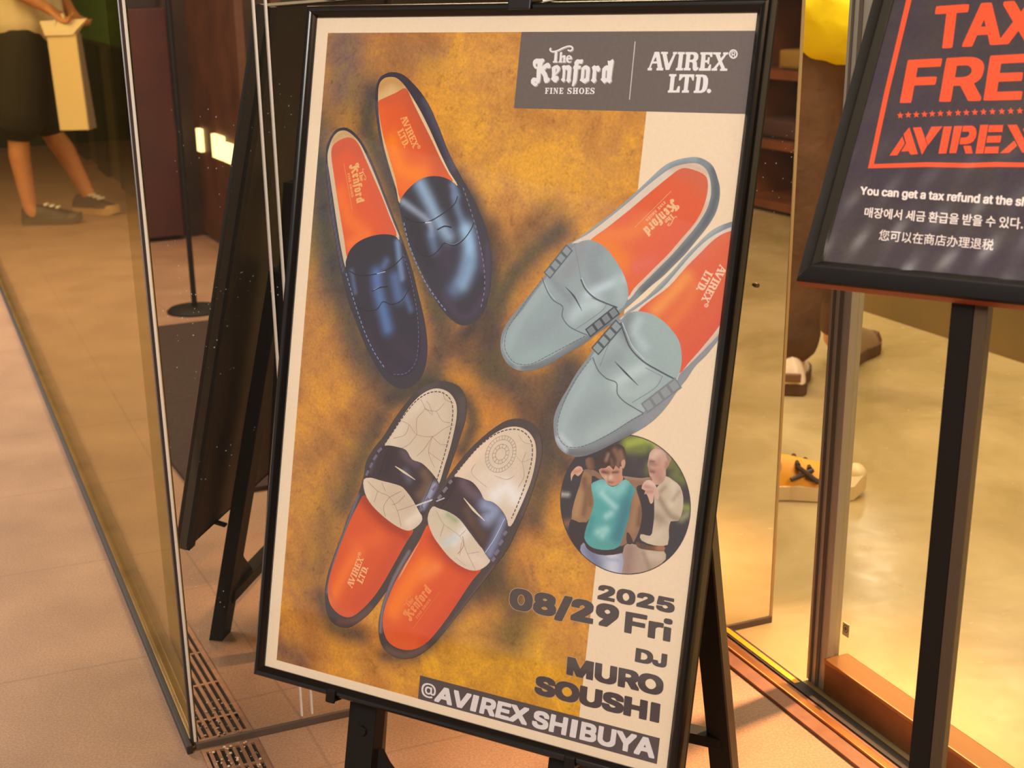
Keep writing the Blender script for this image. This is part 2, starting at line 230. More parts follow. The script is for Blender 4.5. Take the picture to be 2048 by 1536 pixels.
# ------------------------------------------------------------------ printed artwork
POSTER_INKS = [
('paper','p',[[-120,-120,10320,0,0,15037,-10320,0]],(243,212,174),60,0.25,[]),
('rust','p',[[332,342,7732,0,0,14238,-7732,0]],(196,127,54),3.2,1,[([476,130,19,171,203,-8],75,(206,143,66),0.75),([352,91,119,-1],40,(206,140,70),0.8),([81,60,9,85],42,(122,95,86),0.95),([225,70,77,11],28,(150,105,72),0.7),([35,531,-1,271,28,272],38,(186,124,62),0.7),([97,862,85,34],40,(196,128,52),0.8),([439,1333,153,32,179,12],46,(214,150,44),0.9),([678,1281,62,29],30,(220,154,40),0.8),([265,1429,107,-2],26,(208,140,60),0.7),([451,541,33,81],18,(204,130,50),0.6),([164,853,63,-41],20,(204,134,56),0.6),([710,1051,39,46],25,(212,146,48),0.8),([462,751,44,68,56,-38],22,(196,122,46),0.9),([543,513,-6,52],14,(205,135,50),0.8),([53,1263,35,64,74,32],30,(176,112,54),0.7),([28,244,12,175,61,151],34,(88,76,68),0.9),([41,320,36,152,61,128,44,106,93,67,90,0],20,(62,58,62),0.95),([165,166,-5,74,53,73,111,196,61,101],24,(70,64,64),0.95),([351,307,87,69,62,120,4,92,-52,68],14,(56,52,58),0.95),([140,622,53,116,72,64,91,5],30,(92,72,60),0.7),([385,610,9,84,-16,78],20,(78,64,60),0.85),([493,434,22,40],16,(92,66,46),0.75),([647,424,-61,55,-50,76,-20,84,9,83],20,(72,62,60),0.95),([619,376,-40,42,-29,53],14,(112,78,52),0.6),([524,712,94,51,87,-41],28,(74,62,58),0.9),([703,702,-34,96,1,62,44,35],26,(78,64,60),0.95),([496,621,-3,84,-63,-25],20,(84,62,52),0.8),([622,794,40,46,11,92,-13,86],16,(78,64,58),0.85),([234,878,-54,131,-41,133,-6,71],30,(108,80,56),0.65),([259,863,-42,107,-31,95],14,(78,64,56),0.8),([81,979,36,-51],16,(140,92,52),0.5),([140,1281,41,68,76,1],14,(76,62,58),0.85),([280,816,85,-48,102,25,24,50,-18,56],14,(66,56,54),0.9),([656,935,-54,146,-119,187,-79,95,-77,18],12,(84,66,56),0.8),([556,1155,51,22,41,46,-18,47],30,(82,64,46),0.85),([589,1127,-40,72],14,(84,66,48),0.7),([41,1432,58,11],22,(116,80,66),0.8),([77,1223,28,65],14,(136,90,60),0.55),([640,750,-17,54],18,(112,76,50),0.7)]),
('disc_rim','c',[[8514,9540],70.3],(66,54,54),0,0,[]),
('disc','c',[[8514,9540],69.3],(60,54,60),2.2,0.3,[([848,832,19,-7,28,-10,10,9],8,(165,172,72),1),([859,845,21,-7],6,(120,126,62),0.9),([938,860,20,5,-7,14,16,6],7,(120,122,64),0.8),([895,867,-3,13],5,(112,112,60),0.8),([942,843,-4,5],5,(130,128,70),0.8),([976,939,15,-1],4.5,(140,150,70),0.9),([974,962,10,-10],4,(160,150,110),0.8),([711,956,17,-2],2.6,(175,165,155),1),([727,1015,12,-4],5,(150,105,80),0.7),([861,861,15,17],8,(72,60,62),0.8)]),
('fig','f',[[9319,8838,160,57,163,98,91,213,12,266,-62,197,-148,36,-21,181,14,289,-278,61,-272,-46,-37,-120,193,-55,51,-302,-50,-410,2,-167,93,-139]],(205,182,152),1.3,0.3,[([949,896,7,27,-10,19],5,(222,202,174),0.8),([924,929,26,29,16,5],4,(140,112,92),0.7),([918,965,13,4,6,12],7,(150,124,104),0.7),([963,910,-10,18],3,(160,134,112),0.6),([925,916,8,-10],3,(150,120,100),0.6),([940,988,-25,30],6,(222,200,170),0.6)]),
('fig','f',[[8973,10339,245,-3,250,-24,52,158,-152,196,-141,111,-212,83,-372,93,-36,-484,71,-161,200,-15]],(182,152,130),1.3,0.3,[([874,1042,0,43],8,(150,118,108),0.8),([917,1045,24,-2],7,(210,186,158),0.8),([905,1043,17,31],3,(150,122,104),0.6)]),
('fig','f',[[8871,10231,160,34,221,-8,203,-48,7,108,-243,30,-221,9,-105,-34]],(110,72,52),1.3,0.3,[([934,1027,11,-1],4,(176,116,76),0.9)]),
('fig','f',[[8955,10279,73,-45,60,42,-36,70,-77,3]],(88,66,58),1.3,0.3,[]),
('fig','f',[[8924,8566,16,-138,87,-96,135,-60,140,72,65,135,-9,146,-49,90,15,122,-62,155,-136,52,-77,-81,-66,-94,-37,-119,-29,-58]],(206,160,138),1.3,0.3,[([909,840,-5,9],5,(226,186,164),0.9),([897,864,11,1],2.6,(150,104,88),0.8),([898,879,9,-1],2.2,(150,100,86),0.7),([922,892,-8,-10],6,(172,124,104),0.7),([932,859,0,8],3,(176,120,100),0.9),([897,859,8,0],1.6,(120,80,70),0.9),([894,871,4,3],2,(170,112,96),0.8),([900,879,7,1],1.4,(130,76,70),0.9),([913,854,7,21],4,(188,136,116),0.6)]),
('fig','f',[[9017,8334,97,-97,134,22,110,98,39,138,-35,67,-51,-54,-57,-115,-106,-57]],(188,150,126),1.3,0.3,[([931,843,3,7],4,(160,122,104),0.8)]),
('fig','f',[[7562,9025,123,-41,67,75,20,168,57,247,38,165,-32,219,-83,175,-160,28,-180,-34,25,-382,78,-335]],(158,116,80),1.3,0.3,[([760,917,7,37,-1,33],4,(112,80,62),0.8),([754,946,-4,43],6,(184,140,98),0.7),([774,932,6,33],4,(120,84,64),0.7)]),
('fig','f',[[7536,8997,202,-53,192,66,80,94,-90,14,-98,-48,-90,14,-53,-56]],(142,106,84),1.3,0.3,[]),
('fig','f',[[7412,10027,180,34,160,-28,-30,145,36,296,-46,203,-128,-85,-163,-187,-48,-209]],(60,48,52),1.3,0.3,[]),
('fig','f',[[8405,8979,201,-10,221,-13,204,-53,-17,128,-235,79,-34,89,75,156,80,197,25,205,-19,214,-98,292,-131,34,-148,91,35,-272,96,-419,7,-317,13,-170,-130,-148]],(146,106,78),1.3,0.3,[([875,924,4,33,-4,43],5,(172,128,92),0.7),([888,956,-1,31],4,(110,78,62),0.7),([847,899,49,-3],3,(170,136,116),0.7)]),
('fig','f',[[8807,9189,183,13,131,166,52,242,4,398,-81,60,-113,-16,-75,-29,17,-266,-14,-207]],(56,48,54),1.3,0.3,[]),
('fig','f',[[8642,10102,55,-10,111,171,-130,45]],(70,54,54),1.3,0.3,[]),
('fig','f',[[7732,10457,245,106,281,35,327,-124,58,479,-292,35,-280,-33,-278,-185,-112,-152]],(150,152,172),1.3,0.3,[([840,1061,4,34],10,(205,204,212),0.9),([789,1058,17,27],8,(112,110,140),0.8),([827,1070,27,-3],2.4,(160,160,180),0.7)]),
('fig','f',[[7775,10428,151,91,278,14,351,-118,47,13,-12,87,-351,112,-278,-7,-162,-89]],(64,48,50),1.3,0.3,[]),
('fig','f',[[7764,9260,93,-89,164,-69,115,99,105,19,106,-63,131,-126,144,72,97,100,-41,175,-19,214,-8,212,-60,307,-73,279,-225,116,-250,24,-166,-34,-133,-138,19,-230,66,-269,38,-220,-38,-165]],(84,164,160),1.3,0.3,[([794,929,20,-4,21,5,14,-17],8,(142,200,194),0.8),([802,940,20,14,13,8],4,(168,214,206),0.8),([817,984,10,-8],4,(170,215,205),0.7),([803,1019,17,-9,-8,14],5,(160,210,200),0.8),([858,952,-5,31,-7,39],9,(60,112,128),0.8),([863,918,-2,21],6,(66,130,140),0.7),([780,1027,6,-33],5,(70,140,140),0.7),([803,1045,34,-4],6,(92,150,140),0.5)]),
('fig','f',[[7898,8931,127,-83,154,-45,203,-10,22,144,36,111,-104,111,-97,47,-104,-15,-102,-90,-78,-73]],(206,150,122),1.3,0.3,[([811,905,5,-1],3,(236,200,176),0.9),([828,889,5,21],6,(190,130,104),0.7),([799,894,11,0],3,(140,92,76),0.7),([813,914,9,0],1.8,(160,90,80),0.9),([798,896,13,1],1.6,(84,52,44),0.9),([820,894,11,-3],1.6,(84,52,44),0.9),([811,898,0,9],2,(176,116,94),0.7)]),
('fig','f',[[7780,8715,103,-100,102,-100,169,-109,108,-47,130,55,59,201,-25,172,-71,-32,-23,88,-86,-50,-34,90,-101,-80,-61,62,-111,27,-85,-40,-42,-57]],(66,46,46),1.3,0.3,[([819,849,11,17,-1,13],3.2,(140,98,78),0.8),([832,851,7,16],3.2,(150,106,84),0.8),([806,859,-3,13],2,(170,130,110),0.7),([814,868,4,12],2,(130,90,74),0.7)]),
('fig','f',[[8358,8692,62,-51,32,79,-32,110,-42,-36]],(200,146,120),1.3,0.3,[]),
('fig','f',[[7578,8766,154,-65,68,181,-15,66,-139,0]],(96,66,56),1.3,0.3,[([763,878,6,12],4,(140,96,74),0.8)]),
('fig','f',[[7321,9255,-29,-146,47,-93,73,-80,92,-9,47,78,-93,125,-74,-35,-50,72]],(220,166,138),1.3,0.3,[([736,906,13,-5],2.4,(176,118,96),0.6)]),
('fig','f',[[8852,9161,20,-108,69,-73,110,-7,100,99,87,173,-33,89,-77,-92,-4,147,-51,39,-57,-105,-53,-75,-43,17,13,-75]],(216,170,148),1.3,0.3,[([893,911,16,-1],2.4,(170,118,98),0.6),([897,921,11,-2],2.2,(168,112,94),0.6),([899,900,12,6],3,(232,196,176),0.7)]),
('header','p',[[5148,342,5012,0,0,1516,-5012,0]],(108,94,86),0,0.45,[]),
('logo_serif','p',[[9658,680,-14,3,-17,10,-17,17,-7,13,-6,23,0,18,5,21,9,19,13,16,21,18,17,8,20,5,20,0,19,-5,15,-9,17,-16,9,-17,4,-16,0,-25,-4,-17,-11,-22,-17,-19,-14,-12,-17,-8,-18,-5],[9671,705,8,0,15,4,15,7,12,11,7,10,6,12,4,13,0,20,-2,12,-9,15,-4,-2,-19,-28,11,-12,3,-6,0,-15,-2,-5,-6,-10,-4,-5,-10,-7,-10,-2,-41,0,-4,3,11,90,-1,1,-6,-4,-10,-13,-6,-12,-4,-14,-1,-17,4,-14,6,-13,10,-9,10,-6],[8233,728,-3,4,0,32,3,3,24,4,4,2,102,292,4,3,67,-2,3,-3,97,-289,4,-2,19,-3,4,-4,0,-32,-4,-3,-79,0,-4,3,0,34,2,2,8,1,4,1,0,2,-79,178,-63,-178,2,-2,20,-2,3,-2,2,-15,-1,-19,-4,-3,-26,0,-4,-1],[8098,729,-4,4,-7,35,-73,259,-2,2,-18,4,-4,4,0,40,4,3,67,0,17,-1,3,-3,0,-41,-3,-2,-25,-3,-2,-2,23,-78,98,-2,2,3,22,76,0,1,-5,2,-13,1,-4,4,-1,40,2,3,3,1,20,0,4,-1,109,0,3,-4,0,-42,-4,-3,-21,-1,-95,-295,-6,-4],[8577,730,-3,4,-2,34,5,4,21,3,4,2,-1,210,-2,4,0,34,-5,1,-17,2,-5,4,-1,41,4,3,137,-2,2,-3,2,-8,1,-30,-3,-3,-22,-1,-5,-3,0,-249,1,-1,6,-2,16,-1,3,-3,2,-3,1,-32,-4,-3,-21,0,-3,-1],[8733,731,-3,4,-1,33,3,3,19,4,2,2,2,245,-5,3,-16,2,-4,4,0,39,1,3,3,1,14,-1,116,0,4,-3,1,-39,-4,-2,-24,-1,-6,-2,0,-1,-4,-88,-1,-4,0,-13,2,-2,48,3,20,23,7,87,20,40,47,11,40,-21,4,-5,12,-39,-4,-3,-29,0,-17,-90,-19,-23,29,-30,9,-38,-8,-51,-4,-6,-32,-34,-43,-10,-10,-1],[9261,733,-227,1,-4,3,-1,34,5,4,18,2,3,2,0,28,2,4,3,212,-5,3,-13,2,-3,3,-3,42,3,4,229,-3,4,-3,-1,-75,-1,-4,0,-30,-1,-2,-7,-3,-21,-1,-3,1,-31,72,-57,0,-2,-2,-1,-14,-2,-41,-3,-47,2,-2,38,-1,18,29,4,4,20,1,4,-3,-2,-124,-4,-3,-28,0,-4,7,-7,47,-2,1,-37,2,-6,-103,2,-2,18,0,62,4,14,33,4,5,30,5,3,-2,2,-8,2,-78,-3,-4],[9284,733,-3,4,1,31,3,3,6,1,35,4,7,2,76,133,-87,115,-4,3,-26,4,-2,2,-3,28,1,10,3,1,107,-1,3,-4,1,-31,-4,-4,-12,-2,-5,-1,1,-2,51,-75,45,74,-2,3,-14,3,-4,4,-1,33,3,4,87,1,3,-2,46,0,2,-1,2,-3,0,-35,-4,-3,-35,-2,-8,-3,-80,-132,76,-118,3,-1,27,-3,4,-3,2,-6,0,-25,-2,-2,-3,-2,-96,0,-2,3,-2,9,0,23,3,3,16,3,0,1,-51,66,-30,-66,2,-1,9,-2,5,-5,2,-30,-3,-4],[9661,733,24,-1,9,4,3,3,4,10,-1,10,-3,3,-7,3,-26,-1],[8835,776,10,0,39,2,20,23,3,12,-1,39,-19,19,-53,4],[9667,781,19,0,27,38,-16,6,-16,0,-15,-4,0,-2,4,-4],[8132,823,1,0,4,11,23,75,-68,1,0,-3],[8526,1144,-75,1,-4,4,1,30,1,3,5,3,27,4,3,2,0,254,-4,2,-18,4,-3,3,-1,36,4,3,29,0,3,-1,203,-3,3,-2,0,-9,-1,-3,-4,-102,-3,-4,-32,-3,-5,4,-29,78,-59,1,2,-259,2,-2,23,-2,3,-3,1,-11,0,-24,-4,-4],[8660,1145,-3,4,0,38,1,3,0,53,2,16,2,2,10,2,14,-1,45,-58,42,-12,3,2,1,246,-4,3,-22,4,-4,4,-2,37,4,3,134,-3,4,-5,1,-36,-2,-3,-22,-2,-6,-2,-1,-1,3,-246,2,-2,39,11,3,3,29,56,3,2,20,-2,3,-4,1,-109,-4,-3],[9058,1147,-68,1,-4,3,-1,32,4,4,19,3,5,3,0,92,-1,4,0,152,-3,3,-21,4,-3,3,-2,3,1,33,4,3,150,-1,64,-24,11,-14,29,-41,10,-102,-10,-81,-1,-4,-5,-8,-30,-42,-8,-10,-70,-17],[9098,1191,26,3,4,2,18,39,2,16,5,92,-9,78,-29,25,-23,0,-2,-1,3,-108,1,-4,0,-43,1,-4,0,-42,1,-3,0,-44],[9273,1409,-9,4,-8,6,-6,6,-5,10,-1,14,4,14,11,13,14,10,12,4,13,0,11,-4,15,-13,6,-10,1,-14,-3,-13,-8,-10,-16,-13,-12,-4]],(236,224,214),0,0,[]),
('logo_script','p',[[6262,620,-41,6,-31,9,-36,12,-38,14,-68,33,-36,15,-48,12,-32,5,-34,-1,-10,-3,-10,-5,-9,-9,-2,-3,3,-9,12,-15,0,-3,-26,-16,-2,0,-3,2,-16,24,-3,17,10,19,15,14,21,11,19,6,39,1,23,-4,4,1,0,1,0,170,-1,2,-21,6,1,24,105,-1,2,-2,-2,-23,-17,-4,-3,-3,0,-25,-1,-4,-1,-55,-2,-3,0,-26,-3,-63,-2,-2,-26,2,48,-14,96,-45,31,-12,35,-12,26,-8,37,-6,25,0,8,2,12,3,15,9,5,5,2,5,-3,15,-7,11,-9,5,-13,4,-11,0,-9,-3,-29,-13,-14,23,3,3,28,14,22,6,22,-1,10,-3,13,-5,16,-11,11,-18,3,-17,0,-7,-3,-18,-11,-12,-7,-6,-16,-10,-24,-8,-20,-3],[6119,745,-37,9,-3,2,6,167,-3,3,-15,4,1,24,86,0,0,-24,-18,-5,-1,-2,1,-62,2,-2,29,-4,0,79,-2,20,65,-1,1,-12,-2,-12,-15,-4,-2,-8,0,-80,-2,-22,-4,-2,-42,-3,-36,23,-1,-12,-3,-63,-1,-12],[6283,806,-42,24,-14,52,1,5,13,43,1,4,42,24,51,-5,22,-38,-35,18,-29,-7,-6,-3,-2,-2,-7,-29,83,-3,1,-26,-25,-39],[6281,830,23,0,8,30,0,3,-37,0,-1,-3],[5702,877,-40,5,-100,-2,-48,23,-25,45,14,71,5,7,42,49,43,4,4,1,4,88,6,82,0,14,-2,2,-33,-13,-47,5,-35,46,6,57,4,7,55,46,47,15,50,-26,-8,-30,33,-11,23,-39,1,-58,-6,-86,0,-18,31,28,36,51,21,80,33,40,57,-11,41,-42,0,-43,-47,-16,-9,-28,-30,-60,-52,-52,39,-45,13,1,46,8,29,-22,3,-3,0,-3,-16,-45,-4,-6,-36,-32,-46,1,-54,36,-40,39,8,-69,26,-32,7,-33,-37,-26],[7243,881,-57,38,-46,-9,22,96,-3,0,-20,-8,-52,20,-43,49,-1,18,10,160,-23,30,86,78,61,-40,45,36,4,2,39,-39,9,-11,-15,-38,3,-160,11,-183,-25,-38,-2,-2],[6480,888,-37,26,-22,38,0,5,10,44,-1,3,-13,8,-2,4,-10,44,1,4,18,20,3,210,-8,112,2,2,30,9,20,-26,35,-51,8,-66,1,-191,2,-2,49,-9,3,-2,4,-45,0,-13,-55,0,0,-7,5,-36,1,-2,57,9,28,-44,-11,-44,-74,9],[5599,975,3,-1,0,2,-1,54,-2,18,-5,-2,-25,-17,-5,-35,0,-5,2,-1],[6306,1000,-68,14,-6,-1,-33,-9,-48,21,33,91,3,96,2,36,-1,7,-30,31,64,58,40,-40,-15,-40,-6,-144,-2,-4,1,-12,19,-19,3,1,24,29,5,141,-10,49,56,48,50,-49,0,-4,-16,-38,0,-153,-1,-3,-1,-62,-56,-45],[6053,1001,-71,15,-52,37,18,102,5,79,-1,14,-18,30,73,58,6,3,43,8,60,-71,-24,-59,-60,0,-2,-2,8,-18,43,-42,38,-49,0,-38,-2,-24,-53,-38,-8,-5],[6695,1001,-54,11,-51,44,6,196,-16,47,2,2,6,4,104,53,3,0,89,-58,3,-4,-6,-48,0,-142,-13,-62,-1,-4,-5,-3],[6862,1001,-50,39,31,70,0,148,-22,40,73,53,34,-34,19,-22,-20,-39,-8,-156,1,-1,35,32,6,-1,37,-23,0,-47,-2,-4,-43,-51,-54,14,-34,-18],[6025,1077,23,-1,2,2,-3,49,-18,27,-2,-15],[6689,1082,3,-1,2,2,9,165,-37,21,-4,-177,2,-2],[7149,1097,2,1,2,16,0,20,6,100,-1,19,-25,-8,-3,-3,-5,-134,2,-3],[5611,1338,3,0,1,2,-7,21,-2,1,-29,-18,2,-1]],(214,202,194),0,0,[]),
('mark','m',('logo_script',1.00000,0.00000,-0.375,-0.300),(112,96,90),0,0,[]),
('mark','m',('logo_script',1.00000,0.00000,-0.750,-0.600),(236,224,214),0,0,[]),
('rule','p',[[7657,532,17,0,14,1111,-17,0]],(214,200,190),0,0,[]),
('logo_small','p',[[6899,1423,-17,7,-25,-6,-14,3,-12,8,-8,12,-3,13,0,5,2,9,6,9,14,9,34,16,9,7,3,6,-2,7,-7,6,-9,3,-12,-1,-12,-6,-15,-21,-7,-4,-1,0,-3,5,1,19,3,19,3,4,3,0,17,-7,6,0,21,4,6,0,13,-3,16,-9,5,-8,2,-4,2,-14,-4,-11,-2,-4,-9,-9,-45,-23,-8,-7,-2,-6,2,-6,6,-5,7,-2,10,1,12,6,11,18,7,4,5,-4,0,-18,-3,-16,-2,-4],[6744,1427,-40,1,-1,2,0,7,1,2,12,1,2,2,2,4,0,15,5,75,-2,1,-14,2,1,11,93,-1,1,-33,-2,-2,-9,1,-12,21,-24,0,-2,-30,0,-13,14,-1,6,13,7,0,-1,-33,-2,-6,-5,0,-2,3,-4,10,-14,1,-2,-26,0,-14,23,0,3,4,10,18,10,0,-2,-34],[6622,1428,-12,3,-10,5,-12,12,-8,13,-4,13,-1,10,1,15,3,12,5,11,10,13,10,8,18,8,8,1,16,-1,5,-1,16,-8,9,-9,6,-10,7,-18,1,-14,-1,-7,-3,-11,-7,-15,-9,-12,-4,-4,-9,-7,-14,-6,-8,-1],[6541,1430,-47,2,1,10,9,1,4,3,1,32,1,3,-2,2,-27,0,-1,-1,-2,-36,1,-2,13,-2,-1,-11,-61,2,0,10,11,1,4,3,4,79,1,3,-1,11,-12,3,-1,2,0,8,53,0,9,-1,1,-7,-1,-2,-14,-3,-1,-3,-1,-34,-1,-3,1,-3,28,1,3,40,-2,2,-10,3,0,9,60,0,-1,-11,-13,-2,-1,-1,-5,-93,1,-2,12,-2,1,-9,-2,-2],[6395,1431,-13,6,-22,-5,-7,0,-9,2,-14,8,-7,11,-3,9,-1,9,2,10,7,10,15,9,31,14,10,7,3,7,-2,6,-7,7,-10,3,-9,-1,-14,-6,-14,-20,-4,-4,-5,-1,-3,5,1,19,3,19,4,4,20,-8,31,5,19,-6,11,-7,4,-6,3,-6,2,-13,-5,-14,-13,-12,-34,-16,-8,-5,-6,-5,-3,-6,1,-7,6,-6,8,-2,12,2,9,5,12,19,6,3,5,-4,0,-19,-2,-15,-5,-5],[6203,1435,-67,1,-7,2,0,4,1,5,14,2,2,3,2,52,3,39,-2,1,-13,3,-1,6,1,4,93,-1,1,-33,-2,-2,-9,1,-12,21,-23,0,-1,-1,-2,-27,0,-14,6,-2,7,0,6,13,6,1,2,-1,0,-15,-1,-3,0,-15,-3,-5,-5,1,-5,12,-14,1,-2,-28,0,-10,24,-2,12,22,9,0,2,-1,-3,-33],[6073,1437,0,11,9,1,4,3,2,43,1,3,-1,10,-44,-69,-42,0,0,10,13,2,2,2,3,59,1,3,0,16,1,3,-1,12,-13,2,0,11,40,-1,2,-1,-1,-9,-11,-2,-1,-2,-3,-43,0,-16,-1,-3,0,-8,54,83,2,1,16,-1,1,-15,-1,-3,-4,-87,1,-3,10,-2,0,-8,-2,-2],[5933,1439,-10,1,0,9,0,1,4,1,9,1,2,2,5,92,-2,1,-13,3,1,10,62,-1,-1,-11,-14,-2,-1,-16,-4,-76,2,-3,12,-2,-1,-9],[5865,1440,-53,2,0,8,1,2,12,1,2,2,1,3,4,74,1,3,-1,13,-13,3,-1,2,0,8,38,0,3,-1,21,0,1,-6,-2,-4,-13,-2,-1,-3,-1,-36,-1,-3,1,-2,13,0,7,13,6,0,1,-11,-2,-25,-2,-2,-5,1,-6,12,-13,0,-1,-5,-1,-32,1,-2,23,0,12,21,9,0,2,-2,-2,-30,-2,-2],[6629,1442,7,1,4,3,8,11,4,9,5,19,0,21,-5,17,-4,8,-7,6,-4,1,-9,-1,-7,-6,-4,-5,-6,-13,-4,-22,0,-12,2,-13,3,-9,7,-11,6,-4]],(236,224,214),0,0,[]),
('text','p',[[9606,11209,-4,1,-120,0,-15,7,-2,4,-20,118,0,42,9,5,38,0,6,2,72,0,24,-9,32,-7,18,5,20,8,17,14,3,8,-8,11,-18,12,-26,8,-10,0,-30,-10,-13,-11,-7,-12,-6,-3,-116,1,-9,4,-2,4,0,32,4,14,4,6,19,19,30,16,44,12,32,2,6,2,90,0,6,-2,34,-2,46,-12,18,-8,20,-12,12,-11,10,-12,6,-10,5,-16,0,-50,-3,-10,-10,-19,-16,-16,-10,-7,-28,-14,-24,-8,-22,-5,-14,-2,-104,0,-3,-3,2,-12,3,-1,106,0,6,-2,82,0,4,-3,3,-4,0,-36,-2,-6,-1,-18,-8,-5],[9156,11213,-32,3,-28,7,-22,8,-30,17,-18,18,-7,13,-2,10,1,45,8,4,64,0,6,-2,48,0,6,-5,3,-14,9,-13,16,-9,22,-7,10,0,22,7,12,7,4,7,-16,16,-38,27,-171,103,-2,4,1,59,8,4,96,0,6,-2,90,0,6,-2,166,-2,6,-3,3,-4,0,-38,-2,-6,0,-16,-3,-4,-4,-2,-74,-1,-6,2,-61,-1,79,-49,26,-20,18,-19,11,-20,0,-56,-3,-8,-6,-11,-22,-19,-28,-14,-26,-8,-44,-7],[8720,11221,-34,6,-18,6,-36,18,-10,7,-18,18,-17,29,-8,32,0,74,8,34,18,30,20,20,31,19,28,10,34,6,126,0,6,-2,10,0,28,-6,22,-8,16,-8,22,-16,13,-13,11,-16,12,-28,5,-24,0,-66,-2,-12,-9,-28,-15,-26,-21,-21,-20,-13,-22,-10,-26,-8,-26,-5],[8300,11227,-38,6,-26,8,-22,10,-20,13,-13,13,-10,20,0,48,2,4,7,3,98,0,18,-2,6,-5,7,-20,9,-9,18,-9,16,-5,12,0,16,5,18,10,2,2,0,6,-16,16,-32,23,-176,108,-3,5,1,59,8,4,76,0,6,-2,90,0,6,-2,184,-2,6,-3,3,-4,0,-60,-3,-4,-4,-2,-143,0,5,-4,42,-25,42,-29,20,-15,20,-23,9,-20,0,-48,-3,-10,-10,-17,-22,-17,-24,-12,-46,-13,-12,0,-6,-2],[8775,11297,15,-1,8,3,16,8,12,9,10,11,10,18,9,32,-7,26,-8,16,-7,10,-9,8,-12,9,-24,8,-12,0,-20,-8,-23,-21,-14,-24,-6,-24,0,-8,4,-18,6,-14,9,-13,20,-17]],(80,66,64),0,0.2,[]),
('halo','p',[[7471,11603,-8,2,-16,9,-6,7,-8,16,-128,340,-1,-50,-4,-14,-14,-22,-31,-30,15,-26,2,-10,0,-88,-9,-21,-30,-32,-22,-15,-20,-10,-56,-17,-26,-4,-158,0,-44,7,-52,16,-32,16,-14,10,-30,30,-12,20,-5,14,0,80,11,26,16,20,-23,24,-11,17,-1,-71,-6,-34,-14,-36,-20,-32,-39,-39,-26,-17,-38,-16,-42,-11,-26,-2,-142,0,-20,2,-36,9,-52,20,-34,23,-28,28,-16,23,-20,48,-5,22,0,128,7,34,8,24,12,24,17,24,29,29,18,14,40,20,52,14,18,2,164,0,62,-14,46,-22,22,-16,29,-29,14,-18,21,-50,1,24,5,14,10,17,20,22,12,10,36,20,50,16,34,6,28,0,6,2,164,-2,60,-12,40,-14,24,-12,34,-26,-11,31,0,58,3,7,8,8,10,4,156,-2,14,-6,13,-17,145,-388,2,46,10,11,10,4,126,0,6,-2,32,0,21,-15,3,-22,10,-19,28,-15,18,-5,26,11,7,6,-5,11,-18,18,-226,167,-40,33,-1,71,3,27,10,10,12,4,126,0,6,-2,108,-2,6,-2,50,0,6,-2,50,0,6,-2,49,0,0,-139,-70,0,70,-55,0,-266,-21,-9,-42,-12,-28,-5,-162,0,-30,5,-54,16,-30,14,-44,34,-1,-54,-6,-8,-9,-6,-8,-3],[7018,11777,9,-1,8,3,18,10,-22,13,-20,4,-18,-6,-10,-7,16,-10],[6464,11801,11,0,22,10,14,10,8,9,17,31,10,40,0,22,-2,10,-18,42,-23,23,-28,12,-26,-10,-18,-14,-18,-29,-10,-28,-7,-30,3,-16,10,-30,10,-18,18,-20],[7024,11949,13,-1,22,7,20,10,4,4,-4,5,-20,10,-32,8,-16,0,-22,-6,-16,-9,-1,-4,9,-8,22,-10]],(198,156,106),0,0,[]),
